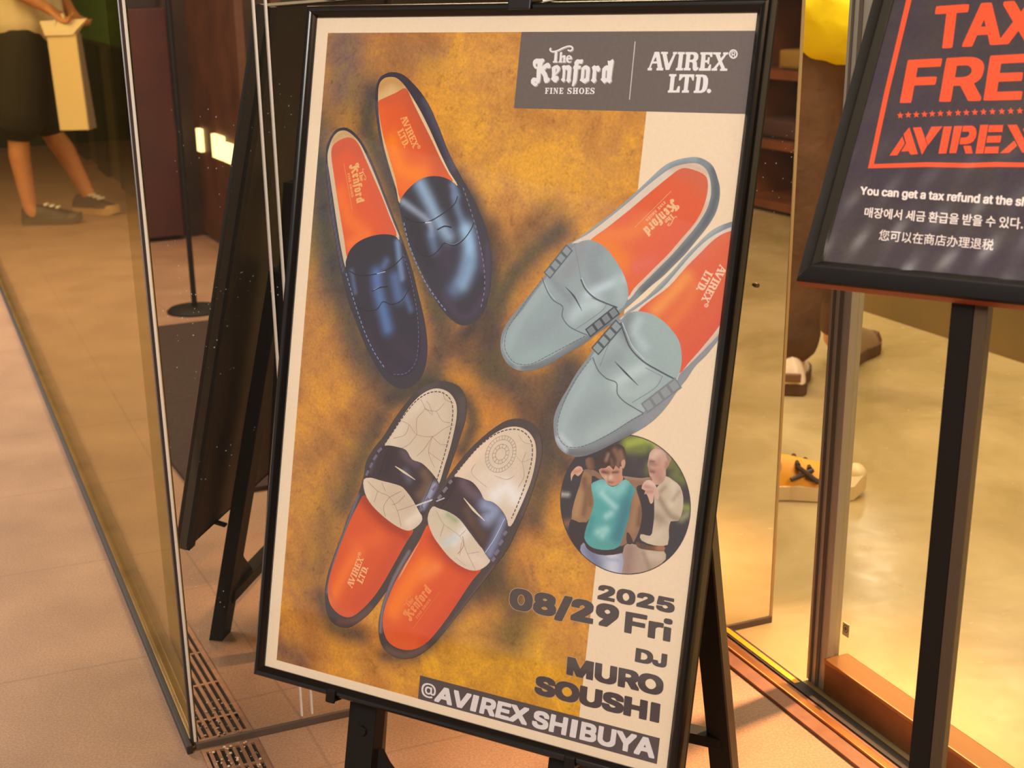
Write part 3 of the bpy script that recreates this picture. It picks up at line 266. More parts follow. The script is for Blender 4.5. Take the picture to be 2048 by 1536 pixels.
('text','p',[[8362,11592,-36,5,-40,11,-20,8,-30,16,-28,21,-18,20,-10,17,-9,26,0,84,5,18,15,28,33,30,34,19,50,14,46,5,-90,92,0,52,6,7,14,4,98,0,6,-2,50,0,14,-4,83,-83,4,-6,88,-90,17,-21,17,-25,10,-20,6,-22,0,-14,2,-6,0,-50,-2,-18,-6,-20,-10,-18,-10,-12,-17,-17,-22,-15,-32,-16,-24,-8,-38,-9,-10,0,-6,-2],[7522,11612,-4,1,-44,0,-10,3,-13,8,-5,10,-174,466,-1,50,5,7,6,4,10,2,108,0,6,-2,28,0,12,-4,7,-7,178,-478,0,-48,-7,-8,-14,-5],[7812,11614,-42,6,-48,14,-34,16,-30,21,-20,23,-10,18,-4,12,-3,14,1,63,6,6,14,4,110,0,6,-2,30,0,10,-2,11,-9,0,-14,3,-10,8,-15,8,-8,24,-13,22,-7,12,3,20,8,16,13,1,7,-10,14,-19,19,-21,17,-201,148,-41,32,-2,4,0,56,2,6,1,22,6,7,14,4,112,0,6,-2,50,0,6,-2,52,0,6,-2,50,0,6,-2,50,0,6,-2,50,0,6,-2,50,0,6,-2,10,0,14,-4,7,-9,0,-52,-2,-6,0,-32,-7,-8,-14,-5,-88,0,-6,2,-48,0,-6,2,-21,-1,3,-4,63,-46,47,-39,29,-29,14,-18,10,-20,4,-18,0,-68,-4,-18,-12,-22,-23,-23,-16,-11,-38,-18,-36,-10,-40,-7],[6962,11648,-54,8,-24,6,-32,12,-26,14,-16,11,-21,21,-11,18,-5,14,0,78,9,22,22,26,-28,27,-10,17,-6,18,-1,76,9,24,18,23,14,12,30,18,38,14,36,8,28,4,20,0,6,2,110,0,6,-2,40,-2,60,-12,34,-12,28,-14,22,-16,20,-20,11,-17,6,-22,0,-68,-4,-16,-4,-10,-12,-16,-17,-17,-18,-13,0,-2,11,-14,8,-14,4,-18,0,-68,-4,-16,-6,-12,-23,-25,-22,-15,-24,-12,-48,-14,-42,-7],[6416,11670,-34,3,-36,9,-24,8,-26,12,-34,23,-20,20,-20,29,-16,40,-7,32,0,106,9,44,6,18,14,28,17,24,21,21,18,14,38,20,24,8,36,8,10,0,6,2,144,0,36,-6,32,-8,38,-16,33,-23,23,-23,13,-17,12,-22,12,-36,4,-26,0,-104,-8,-44,-16,-40,-18,-26,-32,-32,-25,-16,-36,-16,-42,-11,-26,-2,-6,-2],[8425,11710,5,0,18,6,21,12,12,14,4,12,-4,10,-7,9,-12,10,-18,10,-18,6,-8,0,-14,-4,-22,-13,-12,-12,-6,-10,-1,-4,13,-20,10,-8,22,-12],[7017,11766,13,0,12,4,20,11,5,9,-10,10,-19,11,-20,6,-10,0,-26,-10,-10,-8,-2,-7,2,-5,10,-7,16,-8],[6472,11788,24,10,22,15,10,12,11,17,8,18,6,20,4,24,0,16,-4,20,-6,18,-12,22,-11,13,-16,14,-10,6,-24,8,-24,-8,-18,-13,-10,-9,-14,-21,-6,-12,-8,-22,-7,-30,0,-16,3,-14,8,-24,10,-21,24,-25,26,-14],[7025,11938,11,-1,30,9,18,10,11,10,2,2,-2,4,-10,10,-11,7,-14,6,-22,6,-26,2,-30,-8,-18,-10,-6,-7,-1,-6,19,-16,26,-12]],(80,66,64),0,0.2,[]),
('text','p',[[9685,11626,-22,6,-14,8,-10,10,-7,13,0,44,5,9,12,11,14,8,16,5,90,0,24,-9,8,-5,12,-13,5,-10,0,-40,-7,-14,-8,-9,-14,-8,-22,-6],[9155,11652,-4,2,-66,0,-6,2,-64,0,-6,2,-66,0,-6,2,-108,2,-10,6,-3,7,0,54,2,6,2,126,2,6,0,62,2,6,0,60,2,6,0,60,2,6,0,16,6,8,7,3,134,0,9,-5,4,-8,0,-78,-2,-6,-1,-69,22,0,6,-2,196,-2,6,-2,34,0,10,-6,3,-7,-2,-70,-4,-8,-7,-5,-58,0,-6,2,-86,0,-6,2,-111,1,0,-26,-2,-6,0,-42,3,-3,124,-2,6,-2,70,0,6,-2,68,0,16,-3,7,-4,4,-8,0,-68,-3,-6,-4,-5,-6,-2],[9515,11738,-24,4,-16,5,-10,-3,-128,2,-8,4,-5,7,0,72,2,6,0,60,2,6,0,58,2,6,2,110,4,8,7,4,134,1,8,-4,5,-9,-2,-100,-2,-6,0,-58,-2,-6,0,-20,4,-12,8,-10,9,-7,24,-12,38,-8,64,0,8,-4,4,-7,1,-66,-3,-10,-6,-9,-6,-2],[9661,11796,-7,5,-4,8,2,114,2,6,0,56,2,6,0,58,2,6,0,16,2,6,5,4,6,3,108,0,6,-2,16,0,6,-3,4,-4,3,-6,0,-68,-2,-6,-2,-120,-2,-6,0,-58,-3,-6,-5,-6,-7,-3]],(80,66,64),0,0.2,[]),
('text','p',[[9681,12340,-6,4,-3,6,0,56,2,6,2,118,-3,7,-8,7,-6,5,-14,4,-14,-4,-12,-10,-5,-13,-1,-18,-2,-4,-6,-4,-98,1,-1,-37,-3,-14,-8,-24,-8,-14,-7,-10,-25,-22,-40,-20,-42,-11,-34,-2,-6,-2,-200,2,-6,3,-5,8,0,154,2,6,0,104,2,6,9,5,116,0,6,-2,72,0,6,-2,30,-2,22,-4,32,-10,28,-14,22,-16,22,-26,2,3,7,20,6,8,14,14,19,11,32,10,28,4,86,0,32,-4,16,-4,20,-8,20,-13,11,-10,7,-12,7,-16,0,-106,-2,-6,0,-58,-2,-6,-1,-36,-4,-6,-6,-3],[9244,12418,41,-1,28,5,30,10,18,11,14,17,9,24,-5,22,-11,18,-21,17,-32,12,-36,6,-32,0,-1,-67,-2,-6]],(80,66,64),0,0.2,[]),
('halo','p',[[8052,12873,-73,134,-11,15,-50,-73,-59,-92,-13,-12,-10,-5,-110,0,-6,2,-48,0,-12,6,-7,9,0,128,4,60,2,102,4,12,0,66,4,8,13,9,140,0,10,-6,7,-11,1,-72,40,57,17,21,9,7,138,0,10,-8]],(198,156,106),0,0,[]),
('text','p',[[9445,12804,-28,3,-36,9,-32,12,-26,14,-22,15,-25,25,-15,22,-10,18,-5,-22,-8,-16,-6,-8,-21,-21,-36,-19,-34,-11,-24,-4,-20,0,-6,-2,-114,0,-6,2,-72,0,-6,2,-72,0,-12,5,-5,6,0,56,2,6,2,68,2,6,0,30,2,6,0,30,2,6,0,32,2,6,0,30,2,6,0,30,2,6,0,32,2,6,1,18,4,5,6,2,88,0,6,-2,40,0,6,-2,5,-7,0,-72,-2,-6,0,-30,-2,-10,3,-3,30,0,11,9,94,108,11,9,150,0,6,-4,3,-5,0,-42,-89,-100,22,-15,26,-27,3,36,9,30,14,28,12,17,22,22,30,22,32,16,28,10,38,8,34,2,6,2,98,0,6,-2,22,0,28,-4,26,-6,28,-10,34,-18,30,-24,23,-27,16,-32,6,-26,0,-14,2,-6,0,-48,-2,-6,0,-20,-8,-34,-10,-22,-11,-17,-32,-34,-18,-13,-42,-22,-22,-8,-24,-7,-40,-6],[8663,12828,-4,1,-30,1,-6,3,-3,5,0,60,2,6,0,34,2,6,0,32,2,6,0,32,2,6,0,34,2,6,0,8,-2,8,-14,22,-17,13,-30,12,-20,4,-10,0,-18,-4,-26,-10,-11,-7,-14,-14,-9,-16,-5,-18,-2,-72,-2,-6,0,-36,-2,-6,0,-36,-2,-6,0,-36,-4,-20,-9,-5,-80,0,-6,2,-48,0,-9,5,-2,4,0,54,2,6,0,38,2,6,0,36,2,6,0,36,2,6,2,72,5,22,4,10,11,18,21,21,30,20,22,10,32,10,22,4,30,2,6,2,124,0,56,-8,34,-10,40,-20,23,-19,18,-22,8,-16,4,-20,0,-68,-2,-6,0,-32,-2,-6,0,-32,-2,-6,0,-32,-2,-6,0,-32,-2,-6,0,-32,-2,-18,-5,-4,-6,-3],[8115,12842,-4,1,-24,0,-10,6,-101,185,-7,9,-52,-77,-69,-106,-7,-6,-6,-3,-108,0,-6,2,-48,0,-8,4,-3,5,0,68,2,6,0,48,2,6,0,48,2,6,0,48,2,6,0,48,2,6,0,48,2,6,0,18,2,4,9,5,118,0,16,-2,5,-3,4,-6,0,-60,-2,-6,1,-40,62,90,16,21,6,2,128,0,11,-9,57,-102,6,-8,3,18,2,84,3,6,4,5,6,2,132,0,8,-4,3,-5,0,-80,-2,-6,0,-38,-2,-6,0,-38,-2,-6,0,-38,-2,-6,0,-40,-2,-6,0,-38,-2,-6,0,-38,-2,-6,0,-16,-5,-4,-6,-3],[9510,12902,29,6,16,6,16,8,22,15,21,25,10,20,6,24,0,14,-8,24,-21,29,-24,18,-12,6,-22,8,-20,4,-20,-2,-26,-8,-20,-10,-25,-19,-11,-13,-10,-17,-6,-14,-6,-24,4,-20,8,-18,6,-11,16,-18,16,-11,20,-10,16,-6],[8967,12916,64,-1,20,5,16,6,8,5,11,11,4,8,0,4,-15,17,-24,10,-38,6,-42,0,-3,-5,0,-30,-2,-6]],(80,66,64),0,0.2,[]),
('halo','p',[[8052,13373,-22,-1,-10,3,-14,12,-3,8,-1,83,-13,-17,-27,-27,-34,-23,-50,-22,-48,-13,-26,0,-12,-4,-112,0,-48,6,-34,9,-38,14,-46,28,-35,32,-9,12,-11,-22,-14,-16,-31,-22,-40,-18,-42,-11,-20,0,-12,-4,-120,0,-12,4,-24,0,-62,17,-28,14,-20,14,-17,16,-9,12,-10,20,-3,10,0,70,9,22,18,23,24,18,24,12,28,9,-94,1,-8,5,-9,10,0,64,16,32,25,24,24,17,24,10,34,10,26,4,28,0,6,2,150,-2,52,-10,28,-10,24,-12,21,-15,21,-21,14,-26,40,35,22,15,20,10,48,16,30,6,28,0,6,2,148,-2,52,-12,56,-24,27,-19,28,-26,27,-39,12,25,9,14,19,19],[7723,13503,21,-1,18,5,30,14,13,8,22,26,12,34,-8,30,-21,29,-16,12,-24,12,-32,8,-12,0,-30,-8,-32,-19,-22,-26,-13,-32,5,-24,8,-16,18,-23,16,-11,20,-10],[7225,13509,19,-1,16,5,18,9,7,13,-49,-7,-30,-8,-3,-3,3,-2],[7413,13555,29,0,1,10,-3,16,-50,-24],[7174,13659,10,-1,60,10,35,11,-11,7,-20,6,-22,2,-38,-12,-10,-11]],(198,156,106),0,0,[]),
('text','p',[[9583,13358,-12,6,-3,6,0,64,2,6,0,44,2,6,0,44,2,6,0,46,2,6,0,44,2,6,2,98,5,7,14,6,146,0,6,-2,16,0,8,-2,6,-5,3,-6,0,-52,-2,-6,0,-44,-2,-6,0,-42,-2,-6,0,-44,-2,-6,0,-44,-2,-6,0,-44,-2,-6,0,-44,-2,-6,0,-14,-3,-4,-6,-4,-8,-3],[9353,13362,-12,6,-3,6,0,60,2,6,0,48,2,14,-3,3,-14,2,-154,2,-3,-13,-2,-106,-2,-14,-3,-4,-6,-4,-8,-3,-132,2,-8,3,-6,4,-3,6,0,48,2,6,0,50,2,6,0,50,2,6,1,62,-9,-20,-9,-11,-30,-21,-22,-10,-56,-17,-122,-20,-28,-8,-16,-9,6,-6,12,-6,20,-6,18,-3,26,7,16,8,12,12,8,15,6,4,8,2,132,0,8,-2,6,-5,3,-6,0,-42,-4,-16,-8,-16,-10,-12,-14,-12,-17,-10,-20,-10,-30,-10,-28,-7,-26,-2,-6,-2,-124,0,-6,2,-14,0,-36,7,-42,14,-20,10,-20,13,-19,19,-12,24,-2,16,0,46,4,20,12,20,12,12,23,15,22,10,24,8,34,8,102,16,30,7,18,6,14,8,-6,7,-20,10,-24,6,-22,2,-20,-4,-24,-10,-15,-15,-7,-16,-12,-6,-136,-1,-8,3,-6,4,-4,6,0,34,5,26,8,16,7,9,22,20,32,18,36,12,50,8,148,0,54,-8,38,-12,18,-8,28,-18,18,-18,11,-19,5,-14,0,-20,3,92,3,6,6,5,8,2,132,0,8,-2,6,-4,3,-7,0,-84,-2,-6,1,-50,82,-1,6,-2,80,0,3,3,2,86,2,6,0,42,3,7,6,4,8,2,94,0,6,-2,32,0,8,-2,6,-5,3,-6,0,-86,-2,-6,-2,-100,-2,-6,0,-46,-2,-6,0,-46,-2,-6,0,-46,-2,-6,0,-18,-3,-4,-6,-4,-8,-3],[8369,13378,-12,6,-3,6,0,86,2,6,2,126,2,6,-2,14,-9,17,-16,16,-28,14,-26,6,-16,0,-20,-4,-26,-12,-17,-15,-10,-14,-4,-16,0,-24,-2,-6,0,-64,-2,-6,-2,-126,-3,-6,-12,-6,-98,-1,-6,2,-30,0,-8,3,-6,4,-3,6,0,86,2,6,-1,64,0,-10,-3,-4,-4,-22,-16,-34,-12,-16,-23,-23,-34,-23,-20,-10,-38,-14,-36,-9,-32,-2,-6,-2,-110,0,-6,2,-18,0,-24,4,-34,9,-32,12,-20,10,-31,20,-22,20,-9,12,-22,36,-1,-24,-2,-8,-6,-14,-12,-16,-33,-24,-36,-16,-42,-11,-26,-2,-6,-2,-118,0,-6,2,-30,2,-22,5,-38,12,-28,14,-22,15,-17,19,-10,20,-2,10,0,64,8,22,11,14,11,10,13,9,28,14,56,16,120,21,34,10,8,4,4,4,-6,7,-18,10,-28,8,-18,2,-22,-4,-24,-10,-15,-15,-7,-18,-12,-6,-136,-1,-8,3,-6,4,-3,4,0,52,4,12,13,23,17,17,19,13,10,6,30,12,24,6,36,6,22,0,6,2,100,0,6,-2,26,0,48,-8,32,-10,30,-14,21,-15,16,-16,14,-24,5,-22,13,16,35,33,22,14,20,10,38,14,38,8,34,2,6,2,96,0,6,-2,38,-2,40,-8,44,-16,26,-14,21,-15,25,-23,13,-17,16,-30,8,-28,0,-12,3,-8,0,-66,0,66,3,6,0,40,2,10,12,28,11,15,13,13,21,15,22,12,32,12,24,6,38,6,146,0,42,-6,24,-6,28,-10,40,-22,10,-8,22,-22,15,-27,2,-14,3,-4,-1,-100,-2,-6,0,-58,-2,-6,0,-60,-2,-6,0,-42,-3,-6,-6,-4,-8,-3],[7724,13492,19,-1,26,7,26,12,13,8,18,18,12,16,10,26,2,12,-2,16,-8,20,-15,21,-12,12,-16,12,-20,10,-38,10,-12,0,-32,-8,-28,-14,-12,-10,-23,-27,-12,-30,-1,-12,5,-24,8,-16,21,-25,18,-13,20,-10,16,-6],[7226,13498,19,0,16,4,18,8,13,12,4,6,3,11,8,6,8,2,88,0,6,-2,44,-1,-1,56,-3,1,-22,-15,-20,-10,-34,-12,-56,-13,-88,-14,-30,-8,-17,-9,0,-4,17,-10]],(80,66,64),0,0.2,[]),
('banner','p',[[4222,14052,5618,-6,0,536,-5618,0]],(84,72,70),0,0.3,[]),
('text','p',[[4446,14177,-24,3,-23,5,-30,12,-30,18,-21,20,-6,8,-14,28,-6,20,-4,23,0,43,2,13,3,17,8,24,8,16,10,15,12,14,12,10,15,10,19,10,24,8,38,6,66,0,40,-6,33,-10,4,-4,0,-9,-8,-21,-2,-1,-14,0,-16,6,-36,8,-25,2,-5,2,-34,-4,-30,-8,-22,-11,-13,-9,-19,-21,-12,-22,-8,-27,-4,-24,0,-11,4,-23,5,-17,5,-11,11,-18,20,-21,30,-16,27,-9,38,-4,31,3,25,7,24,11,25,19,13,16,9,20,5,16,2,11,0,35,-4,18,-6,11,-7,7,-8,3,-6,0,-6,-2,-7,-8,-4,-7,0,-12,-2,-5,0,-27,-1,-5,0,-27,-2,-5,0,-27,-2,-9,-42,0,-2,1,-1,4,-21,-7,-43,0,-19,5,-18,10,-16,16,-7,10,-4,11,-4,16,0,32,8,31,13,19,15,13,16,8,14,4,42,0,10,-2,16,-7,12,-10,18,10,11,4,13,1,26,0,19,-3,14,-6,9,-7,7,-9,7,-14,7,-29,0,-54,-2,-10,-7,-22,-9,-19,-16,-21,-18,-16,-19,-13,-13,-7,-27,-9,-39,-7],[4459,14288,15,-1,8,2,15,7,10,11,3,7,4,14,-1,24,-3,11,-7,12,-9,8,-10,5,-18,3,-14,-3,-11,-6,-6,-6,-9,-16,-5,-17,0,-16,8,-20,12,-11,13,-7]],(226,210,200),0,0,[]),
('text','p',[[9526,14099,-3,1,-27,0,-8,2,-5,5,-152,343,0,36,5,6,8,2,90,0,8,-2,5,-6,38,-88,22,0,5,-2,99,0,4,2,5,10,36,77,5,5,8,2,48,0,5,-2,36,0,8,-2,6,-6,0,-34,-167,-342,-5,-6,-8,-2],[9246,14103,-6,2,-6,6,-93,122,-3,-2,-96,-121,-8,-2,-96,0,-8,2,-6,5,0,35,160,200,0,138,6,7,8,2,86,0,8,-2,5,-5,1,-141,156,-203,0,-34,-5,-7,-8,-2],[8835,14110,-25,3,-6,7,0,150,-2,5,0,72,-5,19,-12,21,-17,13,-19,10,-27,7,-16,0,-12,-2,-25,-10,-14,-8,-11,-11,-11,-21,-2,-8,0,-88,2,-5,1,-142,-5,-6,-8,-2,-80,0,-13,4,-5,4,-2,9,0,77,-2,5,0,75,-1,5,0,101,5,22,9,19,11,15,23,20,10,7,26,13,25,8,24,5,29,2,5,1,53,0,4,-1,20,0,20,-3,28,-7,25,-10,21,-11,12,-8,26,-27,7,-10,10,-21,5,-29,0,-181,2,-4,0,-76,-6,-7,-8,-1],[8243,14119,-3,2,-93,0,-8,2,-5,5,0,26,-2,4,0,40,-2,5,0,42,-1,5,0,41,-2,5,0,42,-1,4,0,42,-2,5,0,40,-2,5,1,65,5,5,8,2,32,0,5,-1,158,0,5,-2,24,0,30,-5,26,-6,22,-10,23,-16,14,-16,10,-18,5,-22,0,-48,-5,-23,-11,-17,-22,-21,1,-3,15,-16,4,-10,4,-13,0,-61,-8,-24,-10,-12,-10,-11,-14,-11,-16,-8,-26,-8,-32,-5],[7947,14124,-3,2,-18,0,-8,1,-5,6,-2,9,-3,106,-2,5,-1,69,-2,4,0,34,-1,5,0,32,-2,5,0,32,-2,4,1,63,5,5,8,2,83,0,5,-2,30,0,7,-2,5,-6,4,-114,1,-5,0,-35,2,-5,0,-35,1,-5,0,-35,2,-5,0,-35,2,-5,0,-35,1,-5,0,-48,-5,-5,-8,-2],[7750,14127,-24,4,-5,5,0,18,-2,4,0,26,-1,5,0,27,-2,5,0,27,-2,5,0,17,-2,3,-83,0,-5,1,-78,0,0,-36,2,-4,2,-48,1,-5,-1,-43,-4,-4,-8,-2,-82,0,-13,3,-4,4,-1,3,-2,48,-2,5,-1,47,-2,4,-3,72,-2,5,0,21,-1,5,0,22,-2,5,0,21,-1,5,-2,46,-2,5,0,51,4,6,10,3,46,0,5,-2,35,0,8,-2,4,-3,2,-4,0,-22,2,-5,0,-22,1,-5,0,-22,2,-5,0,-21,1,-5,0,-22,2,-10,2,-2,24,0,5,-2,138,-1,1,15,-2,5,0,27,-2,5,0,27,-1,5,1,61,4,5,8,2,85,0,8,-2,4,-4,3,-10,4,-94,1,-5,2,-61,1,-4,0,-28,2,-4,0,-29,2,-5,0,-27,1,-5,0,-29,2,-5,0,-62,-6,-7,-8,-2],[7200,14132,-37,5,-25,6,-26,10,-18,10,-11,8,-21,21,-6,8,-7,13,-3,13,0,62,5,13,10,13,16,14,22,13,26,10,33,8,68,13,32,10,19,11,3,4,-1,5,-5,6,-20,13,-20,8,-31,5,-22,-3,-15,-5,-15,-8,-9,-10,-5,-11,-1,-8,-6,-9,-8,-2,-87,2,-8,2,-5,5,0,45,3,14,8,16,6,8,17,17,14,9,21,10,37,10,22,3,18,0,5,2,51,0,5,-2,21,0,22,-3,29,-7,19,-6,18,-8,27,-19,16,-18,10,-16,5,-18,0,-10,2,-4,0,-34,-2,-13,-4,-11,-7,-13,-19,-18,-11,-8,-19,-10,-18,-6,-43,-11,-75,-15,-14,-5,-13,-6,-10,-7,-1,-3,9,-12,19,-11,21,-7,24,-2,21,5,17,9,12,14,4,15,5,5,8,2,85,0,8,-2,6,-7,0,-40,-2,-9,-5,-15,-5,-8,-15,-17,-19,-14,-19,-9,-32,-10,-21,-3,-11,0,-5,-2],[6862,14142,-3,1,-43,0,-8,2,-99,100,-2,0,-65,-81,-15,-16,-8,-2,-51,0,-5,2,-38,0,-10,3,-4,6,1,33,110,132,2,4,-125,124,-21,18,-1,-23,-5,-6,-8,-1,-160,0,-5,1,-30,0,-2,-1,-1,-4,2,-5,3,-39,2,-9,2,-3,32,0,5,-1,125,0,5,-2,17,0,7,-2,4,-3,3,-8,0,-12,1,-4,0,-45,-5,-7,-8,-2,-139,0,-5,2,-32,0,-2,-1,-1,-3,4,-20,1,-24,2,-9,2,-1,178,-2,25,-3,8,-9,0,-11,3,-19,0,-34,-2,-3,-4,-4,-8,-1,-219,1,-5,2,-72,0,-8,2,-7,8,-6,67,-4,18,-4,53,-4,17,-6,68,-11,89,0,42,5,5,8,2,288,-2,5,-1,11,-1,10,-3,11,4,93,0,8,-2,18,-16,94,-93,79,94,12,12,8,2,95,0,8,-2,5,-7,0,-34,-123,-147,2,-3,140,-141,0,-34,-5,-7,-8,-1],[5875,14158,-3,1,-59,0,-8,2,-5,5,-42,317,0,37,5,5,8,2,87,0,8,-2,5,-7,15,-115,50,-1,4,3,4,6,64,104,8,9,8,2,78,0,23,-4,5,-7,0,-35,-60,-96,31,-18,22,-23,13,-23,5,-16,2,-14,0,-47,-3,-17,-8,-18,-18,-20,-13,-9,-16,-8,-19,-7,-24,-5,-13,-1],[5590,14163,-7,2,-6,8,-3,30,-8,50,0,8,-18,118,0,8,-8,50,0,8,-6,38,0,39,5,6,8,2,39,0,4,-1,74,0,8,-2,5,-5,2,-12,42,-307,0,-32,-6,-7,-8,-2],[5480,14164,-3,2,-43,0,-8,1,-6,6,-134,215,-2,-1,-1,-5,-69,-204,-6,-6,-8,-2,-88,0,-8,2,-5,5,0,37,109,308,6,8,8,2,96,0,8,-2,5,-5,204,-317,0,-35,-5,-7,-8,-2],[4888,14174,-3,1,-24,0,-8,2,-9,9,-209,310,-1,34,6,6,8,2,77,0,22,-3,5,-5,51,-77,5,-4,126,0,26,76,6,8,8,2,90,0,8,-2,5,-5,0,-35,-107,-311,-7,-7,-8,-1],[8246,14206,76,0,9,1,13,5,10,6,6,9,2,7,-5,8,-10,10,-14,8,-15,4,-9,2,-24,0,-5,2,-35,0,-3,-2,0,-8,2,-5,0,-43],[5938,14242,36,-1,15,2,19,6,9,5,6,7,5,9,-2,7,-6,13,-10,9,-18,10,-10,3,-35,6,-49,-1,-1,-5,3,-16,5,-46,2,-7],[9544,14254,2,-1,2,1,24,53,-1,2,-48,0],[4891,14318,2,4,13,43,-45,0],[8266,14352,51,-1,17,4,20,8,10,7,8,9,3,8,-4,7,-9,10,-8,4,-20,7,-25,3,-69,0,-2,-2,0,-11,1,-5,1,-45,3,-2]],(226,210,200),0,0,[]),
('shoe','s',[[1725,1604,19,-178,77,-154,176,-88,215,-12,221,68,230,158,233,197,240,275,288,452,292,500,333,454,284,355,277,406,188,336,119,340,73,293,28,347,-18,351,-74,308,-130,189,-189,130,-201,40,-209,-71,-251,-170,-271,-282,-284,-386,-279,-389,-221,-344,-190,-450,-143,-351,-185,-401,-199,-401,-180,-403,-143,-406,-100,-407]],(58,52,62),2.2,0.25,[([300,173,87,137],5,(86,80,94),0.8),([486,469,8,99],5,(74,62,84),0.7),([177,181,23,81,40,91],2,(92,86,98),0.7)]),
('shoe','s',[[1796,1629,10,-204,99,-118,163,-38,169,24,185,124,206,213,278,331,283,393,287,442,282,403,236,274,-207,-15,-453,-53,-489,227,-244,294,-125,-301,-198,-401,-204,-453,-137,-405,-99,-407]],(222,178,120),2.2,0.25,[([184,148,26,-16,26,10],8,(196,138,70),0.8),([271,179,63,89,56,70],3,(232,200,160),0.8)]),
('shoe','s',[[1815,1807,117,-79,325,-132,235,-95,200,273,285,401,283,393,285,415,207,267,116,144,-199,70,-326,16,-495,177,-237,191,-184,-451,-201,-427,-204,-453,-137,-405]],(228,92,44),2.2,0.25,[([250,154,43,65,64,88],14,(198,86,52),0.8),([197,175,30,-8],9,(206,92,52),0.7),([225,266,30,55,50,8],14,(252,128,30),0.95),([246,352,26,9],8,(250,112,28),0.7),([192,196,12,45],6,(240,100,44),0.7)]),
('shoe','s',[[2602,3936,71,-193,164,-187,225,-164,262,-78,269,3,215,65,189,116,168,191,172,240,178,288,131,341,119,340,91,343,33,348,-29,303,-98,211,-195,130,-201,45,-216,-81,-262,-215,-274,-308,-282,-361,-250,-340,-185,-295,-173,-349]],(50,46,60),2,0.25,[([307,349,29,39,24,34,28,34],8,(146,170,196),0.9),([266,388,42,22,32,19,8,25],4,(150,160,180),0.85),([346,454,12,29],7,(104,126,160),0.7),([388,348,11,22],5,(118,140,170),0.75),([393,370,16,34,21,34],5,(110,130,160),0.7),([430,438,13,34,1,40,-12,37],9,(150,184,212),1),([443,502,-13,42,-15,21],10,(104,124,160),0.6),([393,582,40,38,34,-9,17,-32],6,(72,56,78),0.8),([298,431,23,40,28,39],9,(42,38,48),0.7),([381,477,18,49],10,(62,52,72),0.7),([355,347,16,39],8,(48,44,56),0.8),([461,451,20,68],4,(86,64,96),0.7)]),
('line','l',[[2735,4200,242,88,363,-12,339,-183,272,-217,68,-179],1.1,0],(30,28,36),0,0,[]),
('line','l',[[3282,4294,147,-24],1.2,0],(190,205,220),0,0,[]),
('line','l',[[3597,4427,169,-87,179,14],1.5,0],(34,32,40),0,0,[]),
('line','l',[[3611,4451,159,-76],0.7,0],(130,146,172),0,0,[]),
('line','l',[[3096,4818,200,164,212,0,165,-129,132,-162,241,34,219,-141,160,-236,44,-128],1.1,0],(36,32,42),0,0,[]),
('line','l',[[3833,4674,210,26,220,-136],0.6,0],(110,124,150),0,0,[]),
('stitch','d',[[4134,3516,163,316,189,387,182,437,154,488,56,446,-41,355],0.8,3,3],(128,134,158),0,0,[]),
('stitch','d',[[2749,4328,154,401,226,394,289,414,340,354,265,232],1.3,3.4,2.2],(118,140,176),0,0,[]),
('mark','m',('logo_serif',0.24624,0.39177,43.600,-63.172),(244,164,92),0,0,[]),
('shoe','s',[[551,2983,4,-210,96,-213,128,-145,214,-48,199,62,215,159,223,251,263,402,267,451,266,450,265,447,191,347,197,397,165,398,165,398,135,400,87,404,-7,375,-93,270,-175,189,-236,107,-264,-25,-275,-158,-285,-296,-296,-392,-273,-451,-236,-403,-203,-461,-179,-464,-146,-467,-147,-468,-127,-468,-102,-418]],(56,50,60),2.2,0.25,[([165,294,54,91,53,89],2.4,(98,92,106),0.8),([60,319,31,125,37,104],1.5,(104,100,112),0.7),([350,658,7,67],5,(62,48,70),0.7)]),
('shoe','s',[[605,2876,84,-265,146,-150,191,-27,202,92,210,175,257,342,264,412,268,450,265,449,179,339,-390,16,-613,184,-323,287,-17,213,-169,-438,-146,-466,-151,-519,-152,-520,-103,-364]],(214,186,148),2.2,0.25,[([73,266,30,-19,24,12],7,(200,150,90),0.85)]),
('shoe','s',[[689,2926,82,-213,334,-141,267,110,223,313,264,402,262,401,267,449,207,374,-314,88,-613,184,-209,146,-99,166,-127,-414,-146,-465,-145,-466,-133,-467]],(226,86,44),2.2,0.25,[([75,292,37,-24,34,22],10,(204,84,54),0.8),([161,315,45,70,46,75],10,(214,88,56),0.7),([104,380,25,51,34,24],12,(246,110,38),0.9),([141,488,42,-23],8,(250,118,44),0.8)]),
('shoe','s',[[1339,5429,16,-276,96,-192,206,-172,305,-126,308,-57,282,18,137,119,126,198,161,348,160,348,136,402,99,352,75,407,9,362,-92,282,-211,155,-243,55,-273,-100,-282,-269,-290,-340,-235,-401,-203,-405,-167,-357]],(46,42,56),2,0.25,[([263,475,10,40,10,36],4,(120,146,184),0.8),([217,546,7,36,17,40,17,41],8,(86,116,166),0.9),([265,552,14,41],8,(88,114,160),0.75),([234,529,5,-11],5,(88,110,150),0.7),([296,586,16,30],4,(84,108,150),0.7),([206,678,44,59,52,15],7,(60,46,66),0.7),([162,503,37,-13],12,(46,42,54),0.8),([150,546,15,46],3,(90,108,140),0.7),([283,691,46,27],12,(58,46,66),0.7)]),
('line','l',[[1439,5464,298,81,437,-77,358,-169,226,-199,109,-137],1.1,0],(30,28,36),0,0,[]),
('line','l',[[2174,5468,213,-64],1,0],(150,170,196),0,0,[]),
('line','l',[[2089,5858,179,-94,215,-45],1.4,0],(32,30,38),0,0,[]),
('line','l',[[2117,5829,149,-86],0.7,0],(116,136,170),0,0,[]),
('line','l',[[1745,6232,262,55,249,-50,138,-181,224,43,237,-100,134,-194,74,-161],1.1,0],(34,30,40),0,0,[]),
